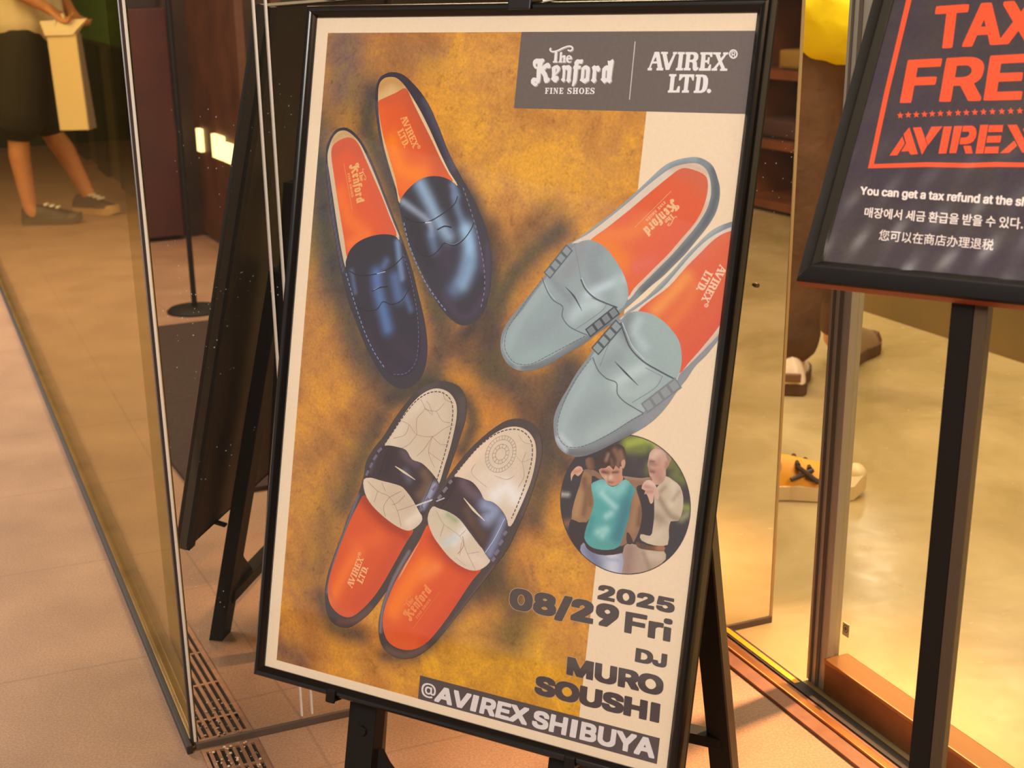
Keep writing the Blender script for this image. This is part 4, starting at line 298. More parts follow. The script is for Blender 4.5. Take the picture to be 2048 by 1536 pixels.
('stitch','d',[[1361,5523,167,357,228,457,253,452,284,395,283,285],1.2,3.4,2.2],(116,134,166),0,0,[]),
('stitch','d',[[2809,4993,196,397,172,450,146,504,68,511,-28,420,-218,260,-304,62],0.8,3,2],(98,98,130),0,0,[]),
('mark','m',('logo_script',0.14511,0.46421,52.620,21.120),(234,172,98),0,0,[]),
('mark','m',('logo_small',0.14511,0.46421,52.450,21.555),(234,172,98),0,0,[]),
('mark','p',[[1057,3147,330,992,-6,3,-331,-992]],(234,172,98),0,0,[]),
('shoe','s',[[5382,6643,13,-202,79,-195,149,-237,218,-286,215,-282,170,-233,164,-273,247,-364,265,-190,345,-278,340,-274,330,-312,323,-327,279,-280,214,-131,254,-72,224,-21,206,65,143,114,107,205,67,197,9,241,-54,245,-140,260,-183,265,-187,260,-193,220,-195,223,-201,184,-201,206,-203,208,-205,210,-33,109,-169,145,-258,197,-213,195,-266,180,-269,183,-271,184,-283,121,-302,57,-217,-46,-165,-116,-105,-158]],(130,138,140),2.2,0.25,[([957,291,11,48,-19,58,-52,69,-56,63],5,(92,92,98),0.85),([571,708,54,-2,65,-34,87,-69],4,(104,108,112),0.8),([682,444,110,-94,81,-73,43,-6],4,(158,164,166),0.9),([546,670,40,40],4,(168,174,174),0.6)]),
('shoe','s',[[6780,4483,311,-192,342,-276,419,-361,326,-308,324,-284,245,-166,254,-76,216,-17,174,82,105,152,59,199,12,201,-55,246,-158,294,-186,258,-227,304,-234,266,-197,224,-199,227,-190,248,-96,-224,-363,-520,-256,-193,-436,-97]],(222,200,178),2.2,0.25,[([875,291,34,-6,32,11],5,(214,170,140),0.7),([953,356,-58,94,-63,73],3,(214,176,146),0.8)]),
('shoe','s',[[7132,4438,404,-337,417,-361,407,-374,322,-283,193,-152,180,-28,306,88,111,128,21,241,-50,286,-137,293,-225,302,-227,304,-236,267,-198,225,-199,226,-107,179,-111,-160,-341,-522,-308,-232]],(226,94,56),2.2,0.25,[([893,294,32,11,19,19],12,(208,104,72),0.8),([729,441,40,18,37,39],14,(240,124,40),0.95),([756,426,45,-7,33,-23],10,(240,128,56),0.7),([811,506,41,-37,64,-62],12,(224,88,60),0.7),([827,484,21,-10],8,(226,104,84),0.7)]),
('shoe','s',[[6791,4577,175,-141,232,-37,244,81,205,154,214,237,139,200,103,245,3,177,-93,178,-173,101,-170,145,-165,187,-169,168,-268,158,-266,203,-271,183,-325,169,-300,78,-212,-42,-169,-147,-85,-214,25,-226,135,-237,218,-286,210,-327,212,-303,122,-206,210,-276]],(150,164,164),2,0.25,[([697,451,-10,31,-16,27],12,(142,144,146),0.8),([740,452,-15,36,23,32],12,(136,144,148),0.7),([723,548,35,-20,44,-21],6,(190,204,208),0.9),([695,593,22,-19,27,-11],9,(188,202,202),0.85),([556,669,28,-65,42,-61],7,(164,178,178),0.7),([612,637,37,-22,21,-32],14,(144,156,158),0.8),([789,512,9,38],8,(168,184,180),0.8),([594,692,57,-24],8,(156,174,172),0.7),([638,520,48,40],6,(132,140,144),0.7)]),
('line','l',[[6828,4480,222,669,62,124],0.5,0],(120,126,130),0,0,[]),
('line','l',[[7054,5183,117,179,207,154,245,84,288,72],1.5,0],(78,82,90),0,0,[]),
('line','l',[[7069,5148,128,195,201,145],0.7,0],(190,200,202),0,0,[]),
('line','l',[[7673,5630,-120,169,-521,409],0.5,0],(108,116,120),0,0,[]),
('line','l',[[7673,5630,-340,-97],0.5,0],(108,116,120),0,0,[]),
('line','l',[[6188,5220,137,250,168,186,222,106,13,194,150,168,203,88,246,65],1.1,0],(96,104,112),0,0,[]),
('line','l',[[6244,5281,133,211,164,151],0.6,0],(182,194,196),0,0,[]),
('slit','l',[[6730,5361,224,184,203,266],1.9,1],(74,74,82),0,0,[]),
('stitch','d',[[6172,5287,-232,348,-231,375,-189,329,-40,316,101,213,219,154,347,-30,370,-218,363,-224,402,-251],0.7,3.4,0.9],(92,96,104),0,0,[]),
('roll','p',[[6653,4513,-443,605,162,118,442,-604]],(92,98,104),0,0,[]),
('roll','p',[[6660,4551,-80,109,116,85,80,-109]],(138,148,150),0,0,[]),
('roll','p',[[6549,4702,-79,109,116,85,79,-109]],(138,148,150),0,0,[]),
('roll','p',[[6439,4853,-80,109,116,85,80,-109]],(138,148,150),0,0,[]),
('roll','p',[[6328,5004,-80,109,117,85,79,-109]],(138,148,150),0,0,[]),
('roll','p',[[7849,5640,-584,528,134,149,584,-529]],(66,68,76),0,0,[]),
('roll','p',[[7847,5679,-105,95,97,107,105,-95]],(122,130,134),0,0,[]),
('roll','p',[[7701,5811,-105,95,97,107,105,-95]],(122,130,134),0,0,[]),
('roll','p',[[7555,5943,-105,95,97,107,105,-95]],(122,130,134),0,0,[]),
('roll','p',[[7409,6075,-105,96,97,106,105,-95]],(122,130,134),0,0,[]),
('mark','m',('logo_script',-0.31985,0.33959,552.061,103.307),(240,184,132),0,0,[]),
('mark','m',('logo_small',-0.31985,0.33959,551.617,103.370),(240,184,132),0,0,[]),
('mark','p',[[8766,3351,-675,743,-5,-4,674,-744]],(240,184,132),0,0,[]),
('shoe','s',[[6795,8187,-2,-221,89,-285,137,-281,154,-325,200,-327,157,-276,197,-321,204,-234,249,-236,290,-238,237,-271,274,-314,227,-306,191,-219,189,-216,204,-156,282,-118,247,-47,148,510,-14,1210,-289,395,-280,449,-227,274,-142,267,-149,227,-145,271,-190,279,-242,246,-295,212,-345,222,-350,224,-327,145,-249,10,-209,-84,-142,-166]],(134,140,142),2.2,0.25,[([1001,605,-43,71,-29,50,-47,61],10,(148,146,148),0.8),([723,870,56,-12,70,-45],5,(104,100,102),0.8),([802,581,69,-65,66,-82,46,-39],3.4,(166,170,170),0.9),([691,844,21,19],3,(196,204,206),0.8)]),
('shoe','s',[[7985,5899,295,-219,247,-212,284,-255,267,-354,226,-306,228,-262,235,-190,319,-162,289,-47,113,1217,-370,766,-294,401,-228,274,-230,277,-50,131,-127,-488,-287,-514,-516,-160]],(224,202,180),2.2,0.25,[([1008,592,-44,63,-23,27],3,(216,180,152),0.8)]),
('shoe','s',[[8353,5715,262,-268,324,-279,305,-397,229,-263,226,-261,195,-155,202,-78,287,-54,58,1112,-394,749,-264,410,-261,361,-158,214,-94,-219,-102,-282,-271,-390,-289,-161]],(226,92,54),2.2,0.25,[([873,564,27,-32,27,-35],9,(244,148,70),0.9),([903,590,27,-36,17,-38],8,(238,120,56),0.7),([940,463,46,-48,32,-11],9,(222,104,70),0.7),([934,662,50,-55,25,-44],9,(226,84,56),0.7)]),
('shoe','s',[[7948,5975,205,-211,221,-63,276,28,237,103,197,147,179,191,91,240,23,256,-56,258,-134,185,-153,209,-163,147,-158,191,-253,184,-253,207,-302,215,-309,197,-282,128,-201,-15,-159,-110,-87,-240,46,-316,127,-368,191,-417,237,-418,156,-276,154,-273]],(158,172,170),2,0.25,[([816,582,-6,26,16,19],9,(122,130,132),0.85),([840,588,-6,26,25,23],6,(180,196,196),0.8),([881,592,35,34,14,37],12,(160,178,172),0.8),([809,715,25,-20,26,-16],8,(190,204,200),0.85),([768,689,35,-25],10,(140,152,152),0.8),([810,728,38,3,33,-25],8,(176,190,184),0.7),([698,825,22,-60,30,-73],7,(168,182,182),0.7),([743,797,34,-35],14,(148,160,160),0.8),([766,829,53,-34,42,-31],8,(170,182,178),0.8),([700,838,21,15],4,(196,204,204),0.7)]),
('line','l',[[8015,5960,103,202,172,280,293,222,334,140,351,127],1.6,0],(78,82,90),0,0,[]),
('line','l',[[8056,5956,117,200,158,247,273,216],0.7,0],(194,206,206),0,0,[]),
('line','l',[[9020,6910,-128,247,-446,342],0.6,0],(108,116,118),0,0,[]),
('line','l',[[9020,6910,-377,-126],0.5,0],(112,120,122),0,0,[]),
('line','l',[[7496,6700,147,243,206,148,222,60,44,209,165,138,233,99,202,80],1.2,0],(96,104,110),0,0,[]),
('line','l',[[7680,6861,133,-454,154,-272],0.5,0],(110,118,122),0,0,[]),
('slit','l',[[7983,6732,266,205,287,209],2,1],(72,72,80),0,0,[]),
('stitch','d',[[7475,6724,-281,445,-192,417,-107,411,7,309,136,202,225,65,324,-109,441,-271,426,-327,254,-175],0.7,3.4,0.9],(92,94,102),0,0,[]),
('roll','p',[[7905,5904,-463,618,176,132,463,-618]],(80,84,90),0,0,[]),
('roll','p',[[7914,5944,-84,112,127,95,83,-112]],(140,152,152),0,0,[]),
('roll','p',[[7798,6099,-84,111,127,95,84,-111]],(140,152,152),0,0,[]),
('roll','p',[[7682,6253,-84,112,127,95,84,-112]],(140,152,152),0,0,[]),
('roll','p',[[7566,6408,-83,111,126,95,84,-111]],(140,152,152),0,0,[]),
('roll','p',[[9282,6898,-646,597,163,176,646,-597]],(124,128,130),0,0,[]),
('roll','p',[[9283,6944,-117,107,117,127,117,-107]],(146,150,150),0,0,[]),
('roll','p',[[9121,7093,-116,107,117,127,116,-107]],(146,150,150),0,0,[]),
('roll','p',[[8959,7242,-116,108,117,127,117,-108]],(146,150,150),0,0,[]),
('roll','p',[[8798,7391,-117,108,118,127,116,-108]],(146,150,150),0,0,[]),
('mark','m',('logo_serif',-0.18288,0.43773,592.379,68.040),(246,196,160),0,0,[]),
('shoe','s',[[1536,12823,-1,-273,48,-327,118,-428,143,-430,116,-423,146,-380,123,-329,71,-320,30,-311,173,-332,216,-291,215,-375,236,-353,277,-346,291,-197,292,-111,301,6,211,83,136,183,51,201,-1,292,-81,346,-101,393,-102,395,-107,357,-156,367,-157,369,-163,331,-165,333,-161,378,-162,382,-174,299,-221,355,-227,314,-240,230,-257,181,-276,36,-231,-93,-141,-207]],(72,60,60),2.2,0.25,[([220,1037,-28,89,-23,81,-10,65],2,(126,112,124),0.8),([198,1332,41,-11,39,-37],4,(108,76,62),0.8),([460,792,5,45],6,(86,74,72),0.8),([357,788,37,-23],5,(88,76,72),0.6),([397,1068,-40,94],6,(82,72,74),0.8)]),
('shoe','s',[[2356,10345,228,182,329,165,318,98,285,60,194,62,-147,278,-187,384,-168,339,-170,342,-222,355,-280,335,-245,195,-260,22,-256,-128,-143,-230,-26,-359,113,-473,161,-524,163,-475,171,-384]],(222,84,38),2.2,0.25,[([237,1043,50,36,64,24],10,(160,52,32),0.85),([172,1288,30,-70,31,-55],10,(250,116,40),0.9),([334,1132,-33,76,-55,74],12,(208,76,44),0.7),([222,1152,60,-28],12,(238,100,48),0.7),([165,1266,24,36,38,6],4,(214,96,60),0.7)]),
('shoe','s',[[2310,10000,263,-72,260,16,309,25,209,54,232,187,198,205,127,203,-110,183,-187,128,-213,-6,-264,-85,-271,-129,-278,-173,-207,-230]],(216,190,160),2.2,0.25,[([238,1003,8,30],6,(232,206,178),0.7),([311,1014,43,27],12,(206,178,150),0.7),([358,1075,23,-21],7,(236,214,192),0.8)]),
('shoe','s',[[2777,9187,148,-289,214,-373,215,-328,223,-241,231,-147,215,-47,234,47,160,134,75,158,19,249,-35,340,-59,345,-82,351,-101,419,-118,-88,-212,-138,-263,-131,-295,-171,-235,-73]],(216,192,164),2.2,0.25,[([299,903,34,-57,35,-47],7,(228,204,178),0.7),([426,796,15,45,-11,73],7,(206,180,152),0.7),([356,869,43,36],16,(212,184,154),0.8)]),
('shoe','s',[[2355,9936,40,-213,116,-279,193,-225,157,-61,245,-1,231,36,170,177,239,41,211,118,217,179,97,164,-107,188,-123,234,-131,250,-167,-157,-171,-188,-221,-180,-259,-46,-310,-17,-261,-24]],(62,46,52),2,0.25,[([327,925,16,14,21,6],6,(98,78,88),0.8),([386,963,12,19,-17,29],7,(116,86,66),0.85),([336,966,12,16],5,(98,92,110),0.8),([413,984,-12,28,-12,23],4,(168,172,194),0.8),([297,929,-11,45],8,(50,38,46),0.8),([257,943,-11,37],3,(88,70,78),0.7)]),
('slit','l',[[3091,9583,222,87,326,131],2.6,1],(226,198,164),0,0,[]),
('line','l',[[2879,9181,-90,352,-111,409],0.7,0],(42,32,38),0,0,[]),
('line','l',[[4109,9654,-150,431,-134,366],0.6,0],(40,30,36),0,0,[]),
('roll','l',[[2706,9241,-92,100],3,0],(112,102,124),0,0,[]),
('roll','l',[[2595,9409,-75,120],3,0],(112,102,124),0,0,[]),
('roll','l',[[2496,9599,-50,116],3,0],(112,102,124),0,0,[]),
('roll','l',[[2412,9786,-50,118],3,0],(112,102,124),0,0,[]),
('roll','l',[[4181,9856,-88,100],3,0],(112,102,124),0,0,[]),
('roll','l',[[4015,10140,-64,96],3,0],(112,102,124),0,0,[]),
('roll','l',[[3899,10352,-73,107],3,0],(112,102,124),0,0,[]),
('line','l',[[3715,10361,213,-108,198,-93],1.6,0],(210,200,190),0,0,[]),
('stitch','d',[[2794,9107,218,-350,237,-375,243,-300,276,-192,263,-58,227,69,125,172,32,289,-30,341,-68,389,-74,350,-66,287],1.1,3.4,1.4],(74,58,56),0,0,[]),
('crack','l',[[3144,8575,208,58,220,183,395,-12,271,-207,229,-116],0.35,0],(128,108,98),0,0,[]),
('crack','l',[[3572,8816,-175,239,-189,113],0.35,0],(128,108,98),0,0,[]),
('crack','l',[[3967,8804,-61,348,183,314],0.35,0],(128,108,98),0,0,[]),
('crack','l',[[3587,8048,121,197,-173,235,37,336],0.35,0],(128,108,98),0,0,[]),
('crack','l',[[3708,8245,296,4,174,-191],0.35,0],(128,108,98),0,0,[]),
('crack','l',[[4004,8249,167,188,196,16],0.35,0],(128,108,98),0,0,[]),
('crack','l',[[3967,8804,211,139,192,-27],0.35,0],(128,108,98),0,0,[]),
('crack','l',[[3703,8203,213,142,-96,-199,-82,-74],0.35,0],(128,108,98),0,0,[]),
('crack','l',[[3906,9152,208,97,154,62],0.35,0],(128,108,98),0,0,[]),
('crack','l',[[3352,8633,-76,225,-290,126],0.35,0],(128,108,98),0,0,[]),
('crack','l',[[4126,7812,67,160,224,55],0.35,0],(128,108,98),0,0,[]),
('crack','l',[[3967,8804,-167,279,-178,197],0.35,0],(128,108,98),0,0,[]),
('crack','l',[[2427,10025,278,175,318,80,232,267,137,325],0.35,0],(128,108,98),0,0,[]),
('crack','l',[[2705,10200,-74,276],0.35,0],(128,108,98),0,0,[]),
('crack','l',[[3023,10280,286,-177],0.35,0],(128,108,98),0,0,[]),
('crack','l',[[3023,10280,-129,240,74,206],0.35,0],(128,108,98),0,0,[]),
('crack','l',[[3255,10547,290,-136,143,-67],0.35,0],(128,108,98),0,0,[]),
('crack','l',[[3418,10172,-181,204,-146,67],0.35,0],(128,108,98),0,0,[]),
('crack','l',[[2786,9991,122,177],0.35,0],(128,108,98),0,0,[]),
('shoe','s',[[3044,13233,13,-360,85,-417,156,-472,208,-435,211,-387,160,-375,149,-456,249,-426,234,-397,290,-423,295,-348,311,-292,309,-224,322,-79,290,70,181,195,86,272,-3,325,-69,378,-92,384,-115,390,-138,397,-145,360,-237,380,-240,384,-285,439,-289,446,-293,452,-304,389,-323,265,-353,123,-327,-38,-227,-177]],(76,62,60),2.2,0.25,[([365,1139,-33,68,-21,70,0,54],2.2,(140,124,130),0.8),([333,1366,47,5,47,-30],5,(112,84,72),0.8),([579,1134,-48,77,-50,75],3,(120,88,80),0.8),([650,853,4,48,-19,110],6,(96,80,74),0.8)]),
('shoe','s',[[4077,10709,231,304,269,209,312,177,298,72,290,-55,-203,315,-241,433,-244,438,-252,400,-262,328,-340,211,-364,32,-270,-119,-145,-290,-2,-355,131,-470,204,-480,251,-484,174,-335]],(226,84,36),2.2,0.25,[([426,1098,48,38,50,16],10,(176,56,34),0.85),([339,1276,34,-68,35,-46],14,(254,124,36),0.95),([323,1319,34,29,50,-7],8,(226,96,48),0.8),([526,1169,-49,87,-51,72],10,(214,72,42),0.75),([410,1179,27,-19],9,(252,130,60),0.8)]),
('lining','p',[[3919,11083,-85,145,-250,482,-162,382,86,-149,206,-432]],(214,168,128),0,0,[]),
('shoe','s',[[4040,10595,93,-282,198,10,249,43,254,106,266,229,277,247,290,221,-145,226,-236,108,-292,-30,-306,-135,-268,-208,-222,-218]],(218,194,166),2.2,0.25,[([425,1047,41,14],9,(206,190,160),0.7),([475,1098,25,-30],7,(234,224,212),0.8),([451,1106,27,-18],5,(196,206,200),0.7),([454,1042,20,9],4,(150,164,120),0.8),([497,1124,48,3],8,(232,206,184),0.7)]),
('shoe','s',[[4602,9565,236,-347,249,-330,297,-292,303,-207,269,-69,242,40,176,147,81,191,19,283,-47,375,-97,344,-120,350,-153,358,-151,-99,-160,-181,-291,-77,-200,-93,-168,-225,-249,-86]],(222,196,168),2.2,0.25,[([473,954,33,-47,42,-44],8,(236,204,172),0.8),([562,982,25,-21,21,17],12,(242,230,220),0.9),([632,872,-1,65],7,(212,186,158),0.7),([526,954,31,-13],12,(236,212,188),0.7)]),
('shoe','s',[[4163,10231,213,-384,205,-253,299,-4,197,53,184,155,121,152,205,21,211,119,168,209,29,253,-109,312,-159,336,-148,-57,-163,-181,-215,-215,-216,-216,-255,-126,-251,-64,-223,-27]],(66,48,52),2,0.25,[([484,969,16,14,15,6],7,(110,86,100),0.8),([541,1006,24,8,-16,20],9,(150,160,190),0.85),([586,1028,-10,39,-14,40],6,(134,140,170),0.85),([523,1055,21,22],7,(90,62,54),0.8),([455,969,-15,37],7,(52,38,44),0.8),([500,1025,12,19],6,(104,74,66),0.7)]),
('slit','l',[[4878,9999,263,210,297,189],2.8,1],(228,204,176),0,0,[]),
('line','l',[[4640,9602,-102,389,-208,324],0.7,0],(44,34,40),0,0,[]),
('line','l',[[5902,10268,-183,450,-196,351],0.7,0],(190,194,214),0,0,[]),
('roll','l',[[4551,9671,-65,73],3.4,0],(120,108,122),0,0,[]),
('roll','l',[[4448,9835,-85,120],3.4,0],(120,108,122),0,0,[]),
('roll','l',[[4322,10026,-72,97],3.4,0],(120,108,122),0,0,[]),
('roll','l',[[5978,10526,-59,94],3.4,0],(120,108,122),0,0,[]),
('roll','l',[[5908,10726,-71,118],3.4,0],(120,108,122),0,0,[]),
('roll','l',[[5839,10948,-80,120],3.4,0],(120,108,122),0,0,[]),
('roll','l',[[5766,11129,-61,88],3.4,0],(120,108,122),0,0,[]),
('line','l',[[4216,10180,195,-105],1.4,0],(180,176,180),0,0,[]),
('stitch','d',[[4630,9510,249,-353,272,-332,322,-274,308,-146,273,-25,219,120,102,210,6,326,-70,379,-102,387,-148,439],1.1,3.4,1.4],(74,58,56),0,0,[]),
('crack','l',[[5774,8921,-8,39,-18,37,-26,33,-32,24,-35,14,-35,2,-32,-10,-25,-20,-18,-29,-7,-36,4,-40,13,-39,23,-35,29,-28,34,-19,36,-8,33,4,29,15,21,25,13,33,1,38],0.35,0],(126,112,104),0,0,[]),
('crack','l',[[5846,8910,-14,63,-29,60,-42,52,-52,39,-56,22,-56,4,-51,-15,-41,-33,-27,-47,-12,-58,5,-63,22,-63,37,-56,47,-46,55,-30,57,-13,53,6,47,24,34,41,20,52,3,61],0.35,0],(126,112,104),0,0,[]),
('crack','l',[[5933,8897,-19,93,-43,88,-62,76,-75,57,-83,33,-82,5,-74,-22,-61,-48,-40,-69,-17,-85,8,-93,32,-92,53,-83,70,-67,80,-44,84,-19,78,9,68,36,50,59,29,77,4,89],0.35,0],(126,112,104),0,0,[]),
('crack','l',[[6008,8886,-25,118,-54,112,-78,97,-96,72,-105,42,-105,8,-95,-28,-77,-61,-52,-89,-21,-108,10,-118,41,-118,68,-106,90,-84,102,-57,105,-24,100,12,86,46,64,75,36,98,6,113],0.35,0],(126,112,104),0,0,[]),
('crack','l',[[5933,8897,75,-11],0.35,0],(126,112,104),0,0,[]),
('crack','l',[[5922,8962,72,7],0.35,0],(126,112,104),0,0,[]),
('crack','l',[[5899,9026,66,24],0.35,0],(126,112,104),0,0,[]),
('crack','l',[[5866,9086,56,41],0.35,0],(126,112,104),0,0,[]),
('crack','l',[[5823,9140,45,55],0.35,0],(126,112,104),0,0,[]),
('crack','l',[[5773,9185,32,68],0.35,0],(126,112,104),0,0,[]),
('crack','l',[[5718,9220,16,76],0.35,0],(126,112,104),0,0,[]),
('crack','l',[[5660,9242,1,83],0.35,0],(126,112,104),0,0,[]),
('crack','l',[[5602,9251,-15,85],0.35,0],(126,112,104),0,0,[]),
('crack','l',[[5546,9246,-31,84],0.35,0],(126,112,104),0,0,[]),
('crack','l',[[5495,9227,-45,80],0.35,0],(126,112,104),0,0,[]),
('crack','l',[[5450,9196,-56,71],0.35,0],(126,112,104),0,0,[]),
('crack','l',[[5415,9154,-66,59],0.35,0],(126,112,104),0,0,[]),
('crack','l',[[5391,9102,-73,45],0.35,0],(126,112,104),0,0,[]),
('crack','l',[[5378,9043,-77,28],0.35,0],(126,112,104),0,0,[]),
('crack','l',[[5377,8979,-76,11],0.35,0],(126,112,104),0,0,[]),
('crack','l',[[5389,8913,-73,-6],0.35,0],(126,112,104),0,0,[]),
('crack','l',[[5413,8849,-67,-24],0.35,0],(126,112,104),0,0,[]),
('crack','l',[[5447,8789,-58,-41],0.35,0],(126,112,104),0,0,[]),
('crack','l',[[5490,8735,-46,-56],0.35,0],(126,112,104),0,0,[]),
('crack','l',[[5540,8690,-31,-67],0.35,0],(126,112,104),0,0,[]),
('crack','l',[[5596,8656,-17,-76],0.35,0],(126,112,104),0,0,[]),
('crack','l',[[5654,8635,-1,-83],0.35,0],(126,112,104),0,0,[]),
('crack','l',[[5712,8627,15,-85],0.35,0],(126,112,104),0,0,[]),
('crack','l',[[5767,8632,30,-83],0.35,0],(126,112,104),0,0,[]),
('crack','l',[[5818,8651,43,-78],0.35,0],(126,112,104),0,0,[]),
('crack','l',[[5861,8682,56,-70],0.35,0],(126,112,104),0,0,[]),
('crack','l',[[5896,8724,65,-58],0.35,0],(126,112,104),0,0,[]),
('crack','l',[[5920,8776,71,-44],0.35,0],(126,112,104),0,0,[]),
('crack','l',[[5933,8834,74,-28],0.35,0],(126,112,104),0,0,[]),
('crack','l',[[5773,8934,70,-3],0.35,0],(126,112,104),0,0,[]),
('crack','l',[[5746,9000,54,38],0.35,0],(126,112,104),0,0,[]),
('crack','l',[[5695,9050,23,69],0.35,0],(126,112,104),0,0,[]),
('crack','l',[[5634,9070,-14,81],0.35,0],(126,112,104),0,0,[]),
('crack','l',[[5579,9055,-48,71],0.35,0],(126,112,104),0,0,[]),
('crack','l',[[5544,9008,-68,42],0.35,0],(126,112,104),0,0,[]),
('crack','l',[[5540,8942,-71,3],0.35,0],(126,112,104),0,0,[]),
('crack','l',[[5567,8875,-54,-38],0.35,0],(126,112,104),0,0,[]),
('crack','l',[[5618,8825,-23,-68],0.35,0],(126,112,104),0,0,[]),
('crack','l',[[5680,8806,13,-80],0.35,0],(126,112,104),0,0,[]),
('crack','l',[[5735,8821,47,-70],0.35,0],(126,112,104),0,0,[]),
('crack','l',[[5769,8868,67,-42],0.35,0],(126,112,104),0,0,[]),
('crack','l',[[6025,8925,150,101,214,-114],0.35,0],(170,146,130),0,0,[]),
('crack','l',[[6175,9026,77,275,-107,264],0.35,0],(170,146,130),0,0,[]),
('crack','l',[[6019,8475,154,142,206,11],0.35,0],(170,146,130),0,0,[]),
('crack','l',[[6175,9026,66,-215],0.35,0],(170,146,130),0,0,[]),
('crack','l',[[5079,9232,-76,179,159,143,251,127],0.35,0],(170,146,130),0,0,[]),
('crack','l',[[5570,9407,284,39,173,-110],0.35,0],(170,146,130),0,0,[]),
('crack','l',[[4239,10381,225,261,410,184,231,341,225,298],0.35,0],(176,140,126),0,0,[]),
('crack','l',[[4874,10826,128,-150],0.35,0],(176,140,126),0,0,[]),
('crack','l',[[4464,10642,-68,269],0.35,0],(176,140,126),0,0,[]),
('crack','l',[[5105,11167,276,-93],0.35,0],(176,140,126),0,0,[]),
('crack','l',[[4830,11303,256,123],0.35,0],(176,140,126),0,0,[]),
('crack','l',[[4935,10943,-15,301],0.35,0],(176,140,126),0,0,[]),
('crack','l',[[4868,11211,124,-193,-47,-204],0.5,0],(206,110,90),0,0,[]),
('mark','m',('logo_serif',0.15162,-0.45235,28.304,796.963),(250,176,116),0,0,[]),
('mark','m',('logo_script',0.28004,-0.43309,85.656,745.424),(246,138,70),0,0,[]),
('mark','m',('logo_small',0.28004,-0.43309,86.126,745.267),(246,138,70),0,0,[]),
('mark','p',[[3931,13058,585,-943,7,3,-585,943]],(246,138,70),0,0,[])]
